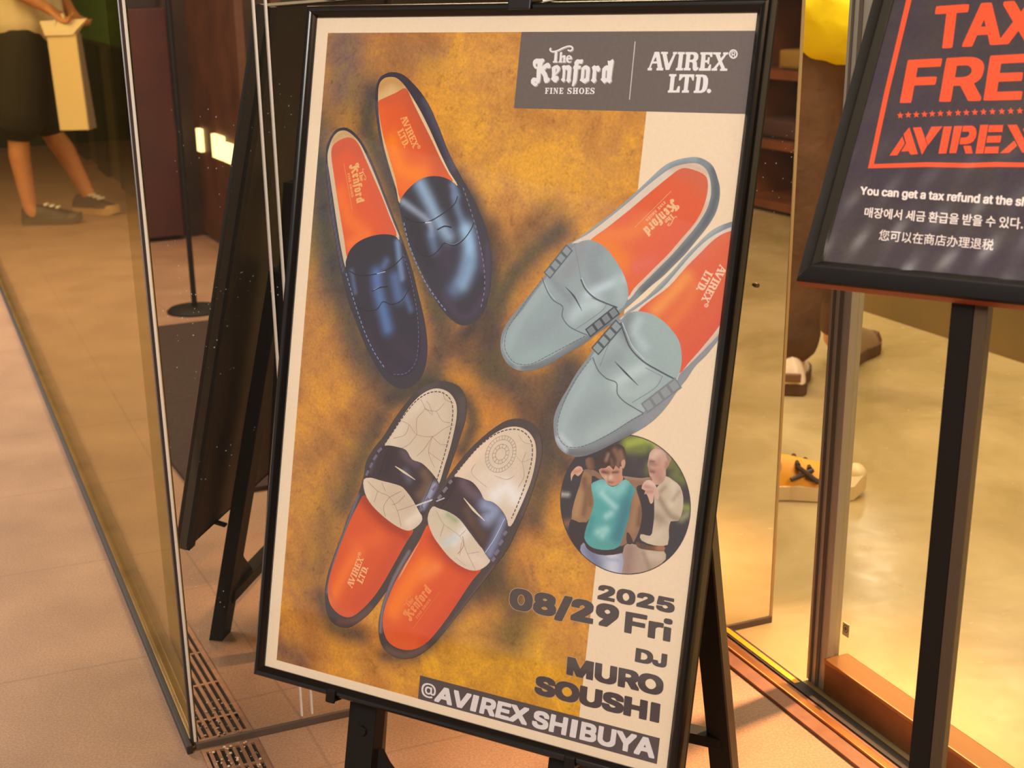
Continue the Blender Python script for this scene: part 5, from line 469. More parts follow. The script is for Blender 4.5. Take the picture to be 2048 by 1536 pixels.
TAXFREE_INKS = [
('paper','p',[[280,-8640,5800,0,0,8360,-5800,0]],(236,222,216),0,0,[]),
('ground','p',[[410,-8520,5590,0,0,8240,-5590,0]],(60,52,66),0,0.8,[]),
('box','p',[[646,-8040,40,2028,58,1934,86,1654,1118,-96,712,-27,533,-47,522,-26,2105,0,-140,-5420],[752,-7880,40,1869,50,1931,79,1562,1003,-97,791,-28,455,-47,525,-18,1945,0,-120,-5172]],(240,84,46),0,0,[]),
('text','p',[[3130,-5990,-4,2,-58,2,-8,4,-9,8,-77,169,-28,65,-3,3,-153,-208,-15,-14,-7,-3,-72,0,-7,3,-29,0,-7,2,-29,0,-7,2,-22,1,-13,10,0,58,260,347,6,10,-152,338,-3,-2,-24,-52,-304,-676,-9,-8,-8,-4,-86,0,-8,2,-28,0,-8,3,-31,0,-12,3,-7,4,-8,8,-5,29,-27,161,-4,19,-27,161,-81,463,0,58,2,5,6,5,7,3,87,0,7,-2,21,0,8,-3,21,0,7,-2,12,0,8,-3,7,-8,3,-12,0,-10,22,-124,0,-10,13,-67,7,-4,24,0,8,-2,21,0,7,-3,87,-4,7,-3,22,0,7,-2,3,1,80,185,10,20,12,9,96,1,8,-3,21,0,7,-2,22,0,24,-7,62,0,8,-3,21,0,7,-2,22,0,17,-3,13,-10,7,-12,106,-243,6,-8,170,225,12,12,7,3,94,0,7,-2,22,0,7,-3,41,-2,9,-5,6,-8,0,-53,-3,-7,-276,-370,167,-370,0,-52,-9,-11,-7,-3],[1822,-5904,-4,2,-29,0,-7,3,-29,0,-7,2,-29,0,-7,2,-29,0,-7,3,-32,0,-7,2,-29,0,-7,3,-29,0,-7,2,-29,0,-7,2,-29,0,-7,3,-29,0,-7,2,-29,0,-7,3,-67,2,-7,2,-15,1,-7,4,-6,9,0,67,3,7,0,12,4,24,3,31,11,13,7,3,86,0,7,-3,29,0,7,-2,75,-4,3,10,3,31,5,24,7,67,12,80,0,12,14,96,3,31,12,79,0,12,4,24,0,12,17,115,3,31,9,60,3,32,8,10,10,5,81,0,7,-2,51,-3,19,-3,7,-4,6,-8,0,-60,-19,-135,-7,-67,-5,-24,-2,-31,-5,-24,-3,-31,-9,-60,-3,-31,-9,-60,0,-12,-19,-135,-6,-53,12,-3,62,-3,7,-2,29,0,7,-2,29,0,7,-3,27,0,16,-3,8,-4,6,-8,0,-58,-8,-43,-2,-31,-3,-12,-7,-8,-8,-3],[2300,-5581,58,129,5,12,-1,3,-19,3,-24,0,-7,3,-24,0,-7,2,-5,-1,-1,-5,17,-96,4,-43]],(240,84,46),0,0,[]),
('text','p',[[3924,-4925,-5,1,-26,0,-8,3,-26,0,-7,2,-63,3,-7,2,-26,0,-7,2,-27,0,-7,3,-26,0,-8,2,-28,0,-8,3,-60,2,-7,2,-26,0,-7,3,-27,0,-7,2,-29,0,-7,3,-94,4,-21,6,-8,8,-1,64,3,8,2,38,3,7,0,15,7,50,2,36,3,7,0,15,7,50,0,14,2,8,0,14,3,7,0,15,2,7,2,36,3,7,0,14,2,8,0,14,3,7,0,15,2,7,0,14,7,51,0,16,7,51,3,36,2,7,0,14,7,51,0,14,3,7,0,15,2,7,0,14,3,8,0,14,7,50,0,15,2,7,0,14,3,8,0,14,3,14,7,8,10,3,72,0,7,-2,34,0,7,-3,70,-2,7,-2,31,0,7,-3,34,0,7,-2,31,0,7,-3,32,0,7,-2,69,-2,8,-3,33,0,7,-2,32,0,7,-3,69,-2,8,-2,33,0,31,-6,8,-8,1,-69,-3,-7,0,-15,-4,-26,-3,-31,-7,-10,-8,-3,-87,-1,-7,3,-31,0,-7,2,-32,0,-7,3,-69,2,-8,2,-31,0,-7,3,-31,0,-7,2,-70,3,-7,2,-31,0,-8,2,-4,0,-2,-3,-4,-34,0,-14,-3,-7,0,-15,-2,-7,0,-14,-3,-8,0,-14,-2,-7,0,-15,-5,-26,0,-14,-2,-8,-1,-19,14,-3,29,0,7,-3,29,0,7,-2,31,0,7,-3,29,0,7,-2,29,0,7,-2,29,0,7,-3,32,0,7,-2,29,0,7,-3,29,0,7,-2,29,0,31,-5,8,-8,0,-67,-9,-68,0,-14,-9,-10,-9,-3,-82,0,-7,2,-29,0,-7,3,-29,0,-7,2,-29,0,-7,2,-29,0,-7,3,-29,0,-7,2,-29,0,-7,3,-65,2,-7,2,-24,0,-4,-3,-5,-34,0,-14,-2,-7,0,-15,-2,-7,0,-14,-3,-8,0,-14,-2,-7,0,-15,-3,-7,0,-14,-4,-27,1,-10,29,0,7,-3,29,0,7,-2,26,0,7,-3,29,0,7,-2,27,0,7,-2,26,0,8,-3,28,0,8,-2,26,0,7,-3,29,0,7,-2,60,-2,7,-3,29,0,19,-5,8,-7,1,-73,-3,-7,0,-15,-2,-7,-5,-50,-8,-8,-10,-3],[3173,-4873,-5,2,-27,0,-7,3,-26,0,-7,2,-27,0,-7,2,-26,0,-8,3,-28,0,-8,2,-60,3,-7,2,-26,0,-7,2,-29,0,-7,3,-60,2,-8,3,-26,0,-7,2,-27,0,-7,2,-29,0,-7,3,-60,2,-26,6,-8,7,-1,60,3,8,0,19,5,31,0,17,2,7,0,17,2,7,3,41,2,7,0,19,3,7,0,17,2,7,0,17,2,7,0,17,5,31,0,20,3,7,0,17,2,7,0,17,2,7,0,17,3,7,0,17,5,31,0,19,4,31,5,65,3,7,0,19,2,8,7,88,3,8,0,19,2,7,5,65,5,31,0,17,2,7,0,19,11,13,9,3,99,0,7,-3,72,-2,7,-2,31,0,8,-3,31,0,7,-2,31,0,7,-3,34,0,7,-2,70,-2,7,-3,31,0,7,-2,32,0,7,-3,33,0,8,-2,31,0,7,-2,67,-3,10,-3,8,-8,0,-67,-7,-50,0,-17,-3,-17,-8,-8,-7,-2,-86,-1,-8,3,-31,0,-7,2,-31,0,-7,3,-70,2,-7,2,-70,3,-7,2,-31,0,-7,3,-70,2,-7,2,-5,0,-1,-3,-7,-87,-3,-7,0,-17,-2,-7,0,-17,-3,-7,0,-17,-2,-7,0,-17,-2,-7,0,-9,3,-3,34,-1,7,-2,29,0,7,-3,29,0,7,-2,29,0,7,-3,31,0,7,-2,29,0,7,-2,29,0,7,-3,29,0,7,-2,32,0,7,-3,57,-2,10,-3,8,-8,0,-65,-4,-28,0,-17,-3,-7,-3,-34,-8,-8,-9,-3,-79,0,-8,3,-28,0,-8,2,-64,2,-8,3,-28,0,-8,2,-28,0,-8,3,-28,0,-8,2,-28,0,-8,2,-28,0,-8,3,-26,0,-4,-4,-18,-190,27,-1,7,-2,29,0,7,-2,26,0,8,-3,26,0,7,-2,29,0,7,-3,27,0,7,-2,29,0,7,-2,26,0,7,-3,29,0,7,-2,27,0,7,-3,26,0,8,-2,28,0,24,-5,8,-7,1,-71,-3,-7,0,-17,-2,-7,0,-14,-5,-36,-8,-8,-10,-3],[2117,-4798,-5,2,-27,0,-7,2,-29,0,-7,2,-26,0,-7,3,-27,0,-7,2,-26,0,-8,3,-26,0,-7,2,-29,0,-7,2,-60,3,-17,5,-8,8,0,77,2,7,5,79,5,34,2,50,2,7,0,22,3,7,0,22,5,33,0,22,2,7,0,22,2,7,3,50,5,34,0,22,2,7,0,21,2,8,0,21,3,7,0,22,5,34,0,21,2,7,0,22,2,7,0,22,3,7,0,19,2,7,0,22,3,7,0,22,2,7,0,22,2,7,0,21,3,8,3,40,8,8,9,3,106,0,7,-2,70,-3,9,-2,6,-6,3,-5,0,-77,-3,-7,0,-21,-2,-8,-3,-48,-2,-7,0,-19,-2,-7,0,-22,-3,-7,0,-19,-2,-7,0,-22,-3,-7,-2,-34,4,-3,57,-3,7,-2,29,0,7,-3,20,0,7,5,209,295,7,7,9,3,75,0,7,-2,34,0,7,-3,31,0,7,-2,31,0,20,-5,8,-11,0,-53,-3,-7,-181,-248,-21,-33,36,-25,36,-36,25,-39,14,-41,8,-41,0,-108,-5,-31,-8,-31,-9,-27,-12,-24,-30,-42,-22,-21,-38,-29,-43,-21,-55,-17,-53,-8],[1605,-4762,-4,2,-29,0,-7,2,-27,0,-7,2,-26,0,-8,3,-26,0,-7,2,-27,0,-7,3,-62,2,-7,2,-27,0,-7,3,-26,0,-8,2,-26,0,-7,3,-29,0,-7,2,-60,2,-7,3,-27,0,-7,2,-60,3,-10,3,-7,7,-1,60,2,8,3,60,2,7,5,91,2,7,0,27,3,7,0,26,2,7,0,27,3,7,0,24,2,7,2,60,3,7,0,27,2,7,0,26,3,8,0,24,2,7,5,93,2,8,0,26,3,7,0,24,2,7,0,27,2,7,5,94,3,7,0,26,2,7,1,24,7,8,10,3,77,0,7,-2,31,0,7,-3,34,0,7,-2,24,0,7,-3,8,-8,1,-57,-3,-8,0,-24,-2,-7,0,-26,-2,-7,0,-24,-3,-8,0,-26,-2,-7,0,-24,-3,-7,0,-24,-2,-8,0,-26,-2,-7,-3,-63,30,-1,7,-2,29,0,7,-3,29,0,7,-2,32,0,7,-2,29,0,7,-3,29,0,7,-2,29,0,7,-3,67,-2,7,-2,29,0,29,-6,8,-8,0,-79,-2,-7,-3,-50,-2,-12,-8,-8,-10,-3,-84,0,-7,2,-65,3,-7,2,-29,0,-7,2,-29,0,-7,3,-65,2,-7,3,-29,0,-7,2,-29,0,-7,2,-5,0,-1,-3,-3,-17,0,-26,-2,-8,0,-24,-2,-7,0,-26,-3,-7,0,-24,-2,-8,0,-26,-3,-7,2,-20,24,-1,7,-2,26,0,7,-2,27,0,7,-3,29,0,7,-2,26,0,8,-3,28,0,8,-2,26,0,7,-2,27,0,7,-3,62,-2,7,-3,63,-2,24,-5,7,-7,1,-64,-2,-7,0,-21,-3,-8,-2,-50,-8,-8,-10,-3],[2161,-4625,32,-1,36,8,27,12,30,22,14,19,12,24,7,22,3,14,0,19,-8,24,-17,29,-11,12,-23,15,-34,15,-33,7,-29,3,-7,2,-60,3,-7,2,-29,0,-7,2,-17,0,-4,-8,-5,-77,-2,-7,-2,-48,-5,-34,0,-21,-5,-34,1,-12,7,-3,27,0,7,-3,29,0,7,-2,26,0,8,-3]],(240,84,46),0,0,[]),
('star','p',[[1164,-3630,31,51,49,1,-30,35,27,53,-49,-29,-33,32,0,-54,-47,-33,48,-4]],(240,84,46),0,0,[]),
('star','p',[[1317,-3648,30,51,49,1,-30,35,26,52,-48,-28,-33,31,0,-53,-47,-33,49,-4]],(240,84,46),0,0,[]),
('star','p',[[1472,-3659,29,51,49,1,-29,35,26,52,-48,-28,-33,31,0,-53,-47,-33,48,-4]],(240,84,46),0,0,[]),
('star','p',[[1627,-3669,29,50,49,1,-29,35,26,52,-48,-29,-33,32,0,-53,-46,-33,48,-4]],(240,84,46),0,0,[]),
('star','p',[[1772,-3685,29,50,49,1,-29,35,25,52,-47,-29,-33,32,0,-53,-45,-32,47,-4]],(240,84,46),0,0,[]),
('star','p',[[1925,-3697,29,50,48,1,-29,35,26,51,-47,-28,-33,31,0,-52,-45,-33,47,-4]],(240,84,46),0,0,[]),
('star','p',[[2091,-3708,28,50,48,0,-29,35,25,52,-46,-29,-32,32,0,-53,-45,-32,46,-4]],(240,84,46),0,0,[]),
('star','p',[[2254,-3721,29,50,47,1,-28,34,24,52,-46,-28,-32,31,0,-53,-44,-32,46,-4]],(240,84,46),0,0,[]),
('star','p',[[2408,-3731,28,49,47,1,-28,35,25,51,-46,-28,-32,31,0,-52,-45,-32,47,-4]],(240,84,46),0,0,[]),
('star','p',[[2563,-3744,28,50,47,1,-28,34,24,51,-45,-28,-32,31,0,-52,-44,-32,46,-4]],(240,84,46),0,0,[]),
('star','p',[[2721,-3754,28,49,46,1,-28,34,25,51,-46,-28,-31,31,0,-52,-44,-32,46,-4]],(240,84,46),0,0,[]),
('star','p',[[2882,-3765,28,50,46,0,-28,34,24,51,-45,-28,-31,31,0,-52,-43,-31,45,-4]],(240,84,46),0,0,[]),
('star','p',[[3050,-3775,28,49,46,0,-28,34,24,51,-45,-28,-31,31,0,-52,-43,-31,45,-4]],(240,84,46),0,0,[]),
('star','p',[[3211,-3788,27,49,45,1,-27,34,23,50,-44,-28,-31,31,1,-51,-43,-32,44,-4]],(240,84,46),0,0,[]),
('star','p',[[3372,-3797,27,49,45,1,-27,34,23,50,-44,-28,-30,31,0,-51,-42,-32,44,-4]],(240,84,46),0,0,[]),
('star','p',[[3534,-3807,26,49,45,0,-27,34,23,50,-43,-28,-31,31,1,-51,-43,-32,44,-3]],(240,84,46),0,0,[]),
('star','p',[[3694,-3817,26,48,45,1,-27,33,23,50,-43,-27,-30,30,0,-51,-42,-31,44,-4]],(240,84,46),0,0,[]),
('stencil','p',[[1337,-3116,81,145,-85,252,-148,13]],(240,84,46),0,0,[]),
('stencil','p',[[1424,-3312,300,545,-135,20,-59,-71,-139,18,54,-173,-97,-190]],(240,84,46),0,0,[]),
('stencil','p',[[1495,-3306,154,-16,212,369,-56,196]],(240,84,46),0,0,[]),
('stencil','p',[[1844,-3339,206,-17,-180,403,-80,-154]],(240,84,46),0,0,[]),
('stencil','p',[[2075,-3353,150,-10,31,555,-147,12]],(240,84,46),0,0,[]),
('stencil','p',[[2269,-3369,152,-11,17,554,-131,10]],(240,84,46),0,0,[]),
('stencil','p',[[2436,-3381,148,-11,54,15,46,50,30,73,7,94,-24,79,-44,45,-73,25,-125,6,-13,-133,98,-10,39,-31,10,-47,-18,-34,-29,-9,-97,10]],(240,84,46),0,0,[]),
('stencil','p',[[2533,-2978,139,-10,68,154,-128,11]],(240,84,46),0,0,[]),
('stencil','p',[[2744,-3411,146,-11,43,578,-141,11]],(240,84,46),0,0,[]),
('stencil','p',[[2908,-3412,251,-16,18,141,-260,15]],(240,84,46),0,0,[]),
('stencil','p',[[2928,-3195,250,-20,9,139,-250,18]],(240,84,46),0,0,[]),
('stencil','p',[[2940,-2978,243,-19,16,136,-251,16]],(240,84,46),0,0,[]),
('stencil','p',[[3235,-3431,165,-12,373,537,-148,12]],(240,84,46),0,0,[]),
('stencil','p',[[3229,-2863,199,-262,76,98,-117,150]],(240,84,46),0,0,[]),
('stencil','p',[[3586,-3457,179,-8,-164,205,-72,-90]],(240,84,46),0,0,[]),
('text','p',[[2700,-2042,-10,2,-8,4,-6,6,-4,12,0,23,-15,1,-3,1,0,22,-17,-16,-10,-5,-11,-3,-27,0,-5,1,-12,6,-11,12,-5,12,-2,13,0,22,4,22,6,15,8,13,17,14,18,6,20,1,18,-3,16,-11,5,-7,3,-8,-1,-14,-16,-5,-14,0,-3,2,-2,7,-6,6,-8,3,-7,-2,-6,-4,-7,-8,-6,-13,71,0,3,-1,1,-11,-2,-13,-9,-25,18,0,3,2,13,100,3,2,27,0,3,-2,1,-9,-13,-92,1,-1,18,0,3,-1,1,-14,-3,-13,-3,-1,-21,0,-1,-11,4,-6,14,1,3,-2,3,-13,0,-12,-5,-3,-5,-1],[791,-2035,-2,2,1,11,68,89,11,63,3,2,27,0,3,-1,1,-14,-9,-54,34,-83,0,-14,-3,-1,-30,0,-3,1,-23,57,-43,-57,-4,-1],[3043,-2035,-2,2,0,12,3,30,-13,-4,-26,1,-13,6,-5,4,-7,10,-4,11,-2,16,1,25,2,12,5,15,9,17,11,10,12,8,11,3,24,0,12,-4,4,2,27,0,3,-3,0,-12,-20,-159,-5,-2],[3438,-2035,-2,2,0,12,19,160,4,3,26,0,3,-2,1,-12,-9,-73,4,-11,6,-6,5,-2,6,2,5,4,9,16,10,82,3,2,26,0,3,-1,1,-15,-9,-75,-4,-17,-5,-10,-13,-12,-15,-6,-26,0,-11,4,-1,-3,-5,-40,-4,-2],[3828,-2035,-2,2,0,16,18,159,3,2,26,0,3,-2,1,-17,-8,-69,6,-14,5,-4,5,-1,4,1,8,6,6,11,3,18,7,69,3,2,27,0,3,-1,1,-10,-9,-81,-3,-15,-5,-11,-8,-10,-18,-9,-27,-1,-13,4,-6,-44,-3,-1],[1860,-2023,-2,2,2,25,-2,2,-9,0,-3,1,0,21,-12,-12,-7,-5,-11,-5,-10,-2,-30,1,-11,5,-8,7,-7,12,-4,20,1,25,6,23,12,20,11,11,13,7,11,3,30,0,16,-6,9,-8,6,-10,1,-5,-1,-13,-19,-5,-11,0,-3,2,-5,11,-11,5,-5,-1,-10,-6,-7,-9,-4,-10,70,0,3,-1,0,-20,-3,-14,-6,-14,13,0,3,6,10,68,6,15,7,8,13,6,9,1,22,-1,4,-3,1,-10,-6,-15,-3,-1,-14,0,-5,-8,-10,-62,1,-4,15,0,3,-2,1,-12,-3,-13,-3,-1,-19,-1,-3,-25,-4,-3],[2143,-2023,-2,2,1,26,-11,1,-3,2,2,23,3,3,12,0,3,2,10,73,6,15,6,7,15,7,23,1,11,-4,0,-12,13,11,17,6,26,0,10,-4,5,2,26,0,3,-2,1,-12,-12,-83,-4,-12,-11,-13,-13,-8,-18,-4,-25,1,-7,2,-12,7,-6,6,-4,8,-1,4,0,13,17,6,12,0,4,-2,4,-8,5,-5,9,-2,4,1,7,5,5,11,-6,3,-33,5,-15,7,-6,7,-2,6,1,29,-16,1,-3,-4,-3,-9,-9,-61,1,-1,16,0,3,-2,1,-9,-2,-14,-5,-3,-18,-1,-5,-27,-3,-1],[3260,-2023,-2,2,2,26,-2,2,-10,0,-3,1,1,23,3,5,13,0,2,1,8,69,4,17,6,10,13,8,9,2,26,-1,4,-3,0,-11,-4,-14,-5,-2,-13,0,-5,-7,-9,-68,1,-1,16,0,3,-2,1,-13,-3,-13,-3,-1,-18,-1,-3,-25,-4,-4],[3378,-2023,-2,2,1,27,-14,2,0,12,2,15,3,1,12,0,2,1,8,69,3,15,7,11,4,5,8,4,7,2,26,0,4,-1,3,-3,0,-11,-5,-14,-3,-1,-14,0,-5,-8,-8,-62,0,-7,16,0,3,-2,0,-24,-5,-3,-18,-1,-4,-28,-3,-1],[979,-1997,-11,3,-10,6,-9,11,-3,7,-2,10,0,28,3,16,4,11,8,14,8,10,10,8,10,5,11,3,28,0,8,-2,10,-5,8,-8,5,-8,3,-9,1,-32,-6,-26,-11,-18,-16,-15,-12,-6,-13,-3],[1270,-1997,-10,2,-13,7,-8,9,-5,11,-2,11,0,24,3,17,5,14,7,13,10,11,20,12,8,2,20,1,10,-1,10,-3,8,-5,8,-8,6,-16,0,-13,-19,-5,-12,0,-3,3,-2,8,-6,7,-7,3,-6,-1,-10,-7,-8,-12,-5,-12,-3,-19,5,-15,3,-4,6,-4,6,0,8,4,7,7,4,7,4,2,11,0,15,-4,3,-3,0,-9,-11,-17,-11,-8,-20,-8],[1381,-1997,-18,4,-13,9,-7,13,0,13,16,7,14,0,3,-2,7,-11,6,-3,5,0,6,2,5,4,5,10,-5,3,-34,5,-17,9,-6,12,-1,17,7,20,14,15,8,4,12,3,23,0,12,-4,12,2,18,0,3,-1,1,-15,-12,-74,-5,-17,-10,-12,-17,-10,-17,-3],[1495,-1996,-9,4,-5,-3,-26,0,-3,2,0,9,19,117,3,2,27,0,3,-2,1,-9,-12,-75,5,-11,9,-5,6,2,7,5,5,7,3,8,12,78,3,2,27,0,3,-1,1,-11,-12,-75,-4,-15,-5,-10,-9,-10,-16,-8,-5,-1],[1657,-1996,-7,2,-10,6,-8,9,-5,12,-2,11,0,21,2,15,5,16,11,19,11,10,12,6,12,3,22,0,13,-4,2,8,-2,6,-7,7,-6,2,-6,0,-10,-4,-14,-13,-12,0,-14,9,0,11,13,14,18,10,10,2,30,0,12,-3,9,-5,7,-7,6,-14,0,-24,-20,-123,-3,-1,-26,0,-4,3,-13,-4],[2012,-1996,-12,3,-14,9,-4,5,-4,10,0,13,19,7,11,0,3,-2,6,-11,4,-3,6,-2,9,4,6,5,3,8,-3,3,-38,6,-9,4,-8,7,-4,9,0,22,4,14,7,11,6,5,9,5,11,3,27,0,10,-4,4,2,26,0,3,-1,1,-15,-10,-68,-3,-16,-5,-12,-10,-11,-14,-7,-14,-3],[1061,-1995,-2,2,0,13,11,65,5,20,8,13,10,10,10,5,10,2,20,0,13,-5,5,3,26,0,3,-1,1,-10,-21,-116,-3,-1,-26,0,-3,1,0,12,12,70,-4,10,-6,6,-6,1,-6,-2,-7,-8,-6,-12,-14,-77,-3,-1],[2518,-1995,-6,3,-5,-2,-26,0,-3,2,0,10,16,115,3,5,8,1,19,0,4,-3,0,-13,-10,-68,1,-8,3,-5,8,-6,17,0,4,-3,0,-10,-3,-17,-4,-1],[2902,-1995,-12,5,-5,-3,-26,0,-3,2,1,18,15,111,3,2,26,0,3,-2,1,-14,-9,-64,0,-9,5,-10,4,-4,6,-2,11,6,8,14,11,83,3,2,27,0,3,-3,0,-15,-4,-31,-6,-44,-7,-21,-9,-11,-15,-8,-9,-2],[3185,-1995,-14,3,-11,6,-5,5,-7,13,0,14,19,7,11,0,10,-14,9,-4,7,2,6,5,4,11,-6,3,-36,6,-14,8,-6,10,-1,6,1,22,6,16,7,9,7,5,9,4,10,2,20,0,14,-5,4,2,27,0,3,-3,0,-12,-10,-80,-4,-15,-10,-13,-14,-9,-18,-4],[2312,-1994,-2,2,0,9,41,54,-25,52,-1,13,3,2,29,0,3,-1,16,-32,24,32,3,1,29,0,3,-1,1,-10,-1,-3,-42,-54,25,-53,-1,-10,-3,-1,-29,0,-3,1,-14,30,-24,-31],[2741,-1994,-2,2,0,9,11,81,5,17,8,12,10,9,15,5,24,0,12,-4,4,3,26,0,3,-1,1,-13,-17,-118,-3,-1,-26,0,-3,1,0,15,8,55,1,16,-7,12,-8,5,-6,-2,-6,-6,-7,-13,-12,-82,-12,-2],[3595,-1994,-14,5,-8,6,-8,11,-4,11,-2,13,0,23,6,29,11,19,11,11,13,8,11,3,28,0,9,-2,12,-7,9,-10,5,-15,-1,-9,-17,-5,-14,0,-11,15,-5,3,-4,0,-10,-4,-8,-9,-7,-14,71,0,3,-1,1,-17,-6,-27,-6,-12,-7,-9,-14,-10,-18,-6],[3759,-1994,-15,5,-7,5,-6,8,-3,12,0,14,2,11,7,13,6,5,16,8,25,6,6,3,5,4,2,6,-7,8,-8,2,-9,-4,-11,-15,-15,0,-15,4,1,14,9,16,8,7,10,5,13,3,24,0,10,-2,14,-8,9,-12,2,-8,0,-18,-2,-10,-6,-10,-10,-8,-13,-6,-30,-8,-6,-5,-2,-7,3,-5,8,-4,8,4,9,13,3,1,11,0,17,-6,0,-13,-8,-12,-6,-6,-14,-8,-10,-2],[3987,-1994,-9,2,-15,9,-6,7,-5,10,-4,18,0,25,3,19,4,12,7,13,12,14,7,5,11,5,11,2,26,-1,14,-6,8,-7,4,-5,7,-16,2,-12,0,-26,-4,-22,-12,-24,-16,-14,-10,-5,-13,-3],[4113,-1994,-14,5,-5,-3,-26,0,-3,2,18,177,4,4,26,0,3,-2,1,-12,-4,-34,11,4,25,0,14,-5,14,-14,7,-21,1,-29,-2,-16,-3,-13,-9,-19,-14,-14,-12,-7,-13,-3],[994,-1968,9,3,10,9,9,14,4,13,1,12,-2,9,-7,10,-7,4,-7,-1,-10,-8,-11,-17,-4,-13,-1,-14,3,-10,5,-7],[1675,-1967,9,3,8,7,9,13,4,14,1,15,-2,7,-7,9,-8,3,-10,-3,-8,-9,-7,-12,-3,-10,-2,-12,3,-13,6,-8],[1797,-1967,4,1,8,5,8,8,2,7,-39,1,2,-9,3,-5,6,-6],[2602,-1965,9,1,8,5,8,11,0,4,-39,1,0,-4,4,-9,4,-5],[3025,-1965,7,2,10,9,8,13,4,16,1,12,-3,12,-7,10,-8,4,-9,-4,-7,-8,-7,-12,-5,-19,0,-13,2,-8,4,-7,5,-5],[3609,-1964,3,0,8,4,10,10,2,8,-39,1,2,-9,4,-7],[3998,-1963,8,1,9,7,10,15,4,15,1,14,-3,12,-5,8,-10,7,-9,-2,-7,-6,-9,-16,-4,-15,-1,-13,3,-13,5,-8],[4120,-1963,7,1,10,8,9,14,4,16,1,10,-3,15,-4,7,-6,6,-6,2,-11,-6,-7,-9,-7,-17,-2,-11,0,-12,2,-9,6,-10],[1414,-1920,2,2,1,10,-5,9,-6,5,-6,2,-8,-2,-7,-8,-2,-7,6,-6],[2046,-1918,3,0,2,12,-3,7,-6,6,-10,3,-7,-3,-5,-5,-3,-8,6,-7],[2272,-1917,6,0,2,5,0,7,-6,10,-5,4,-6,2,-9,-4,-7,-8,-1,-4,1,-3,6,-5],[3215,-1915,3,0,2,10,-2,7,-7,8,-4,3,-6,1,-8,-3,-3,-4,-3,-4,-1,-6,5,-6,11,-4],[4209,-1896,-7,3,-5,7,0,17,2,6,3,5,8,4,18,0,5,-2,6,-9,0,-16,-3,-8,-9,-6]],(240,226,222),0,0,[]),
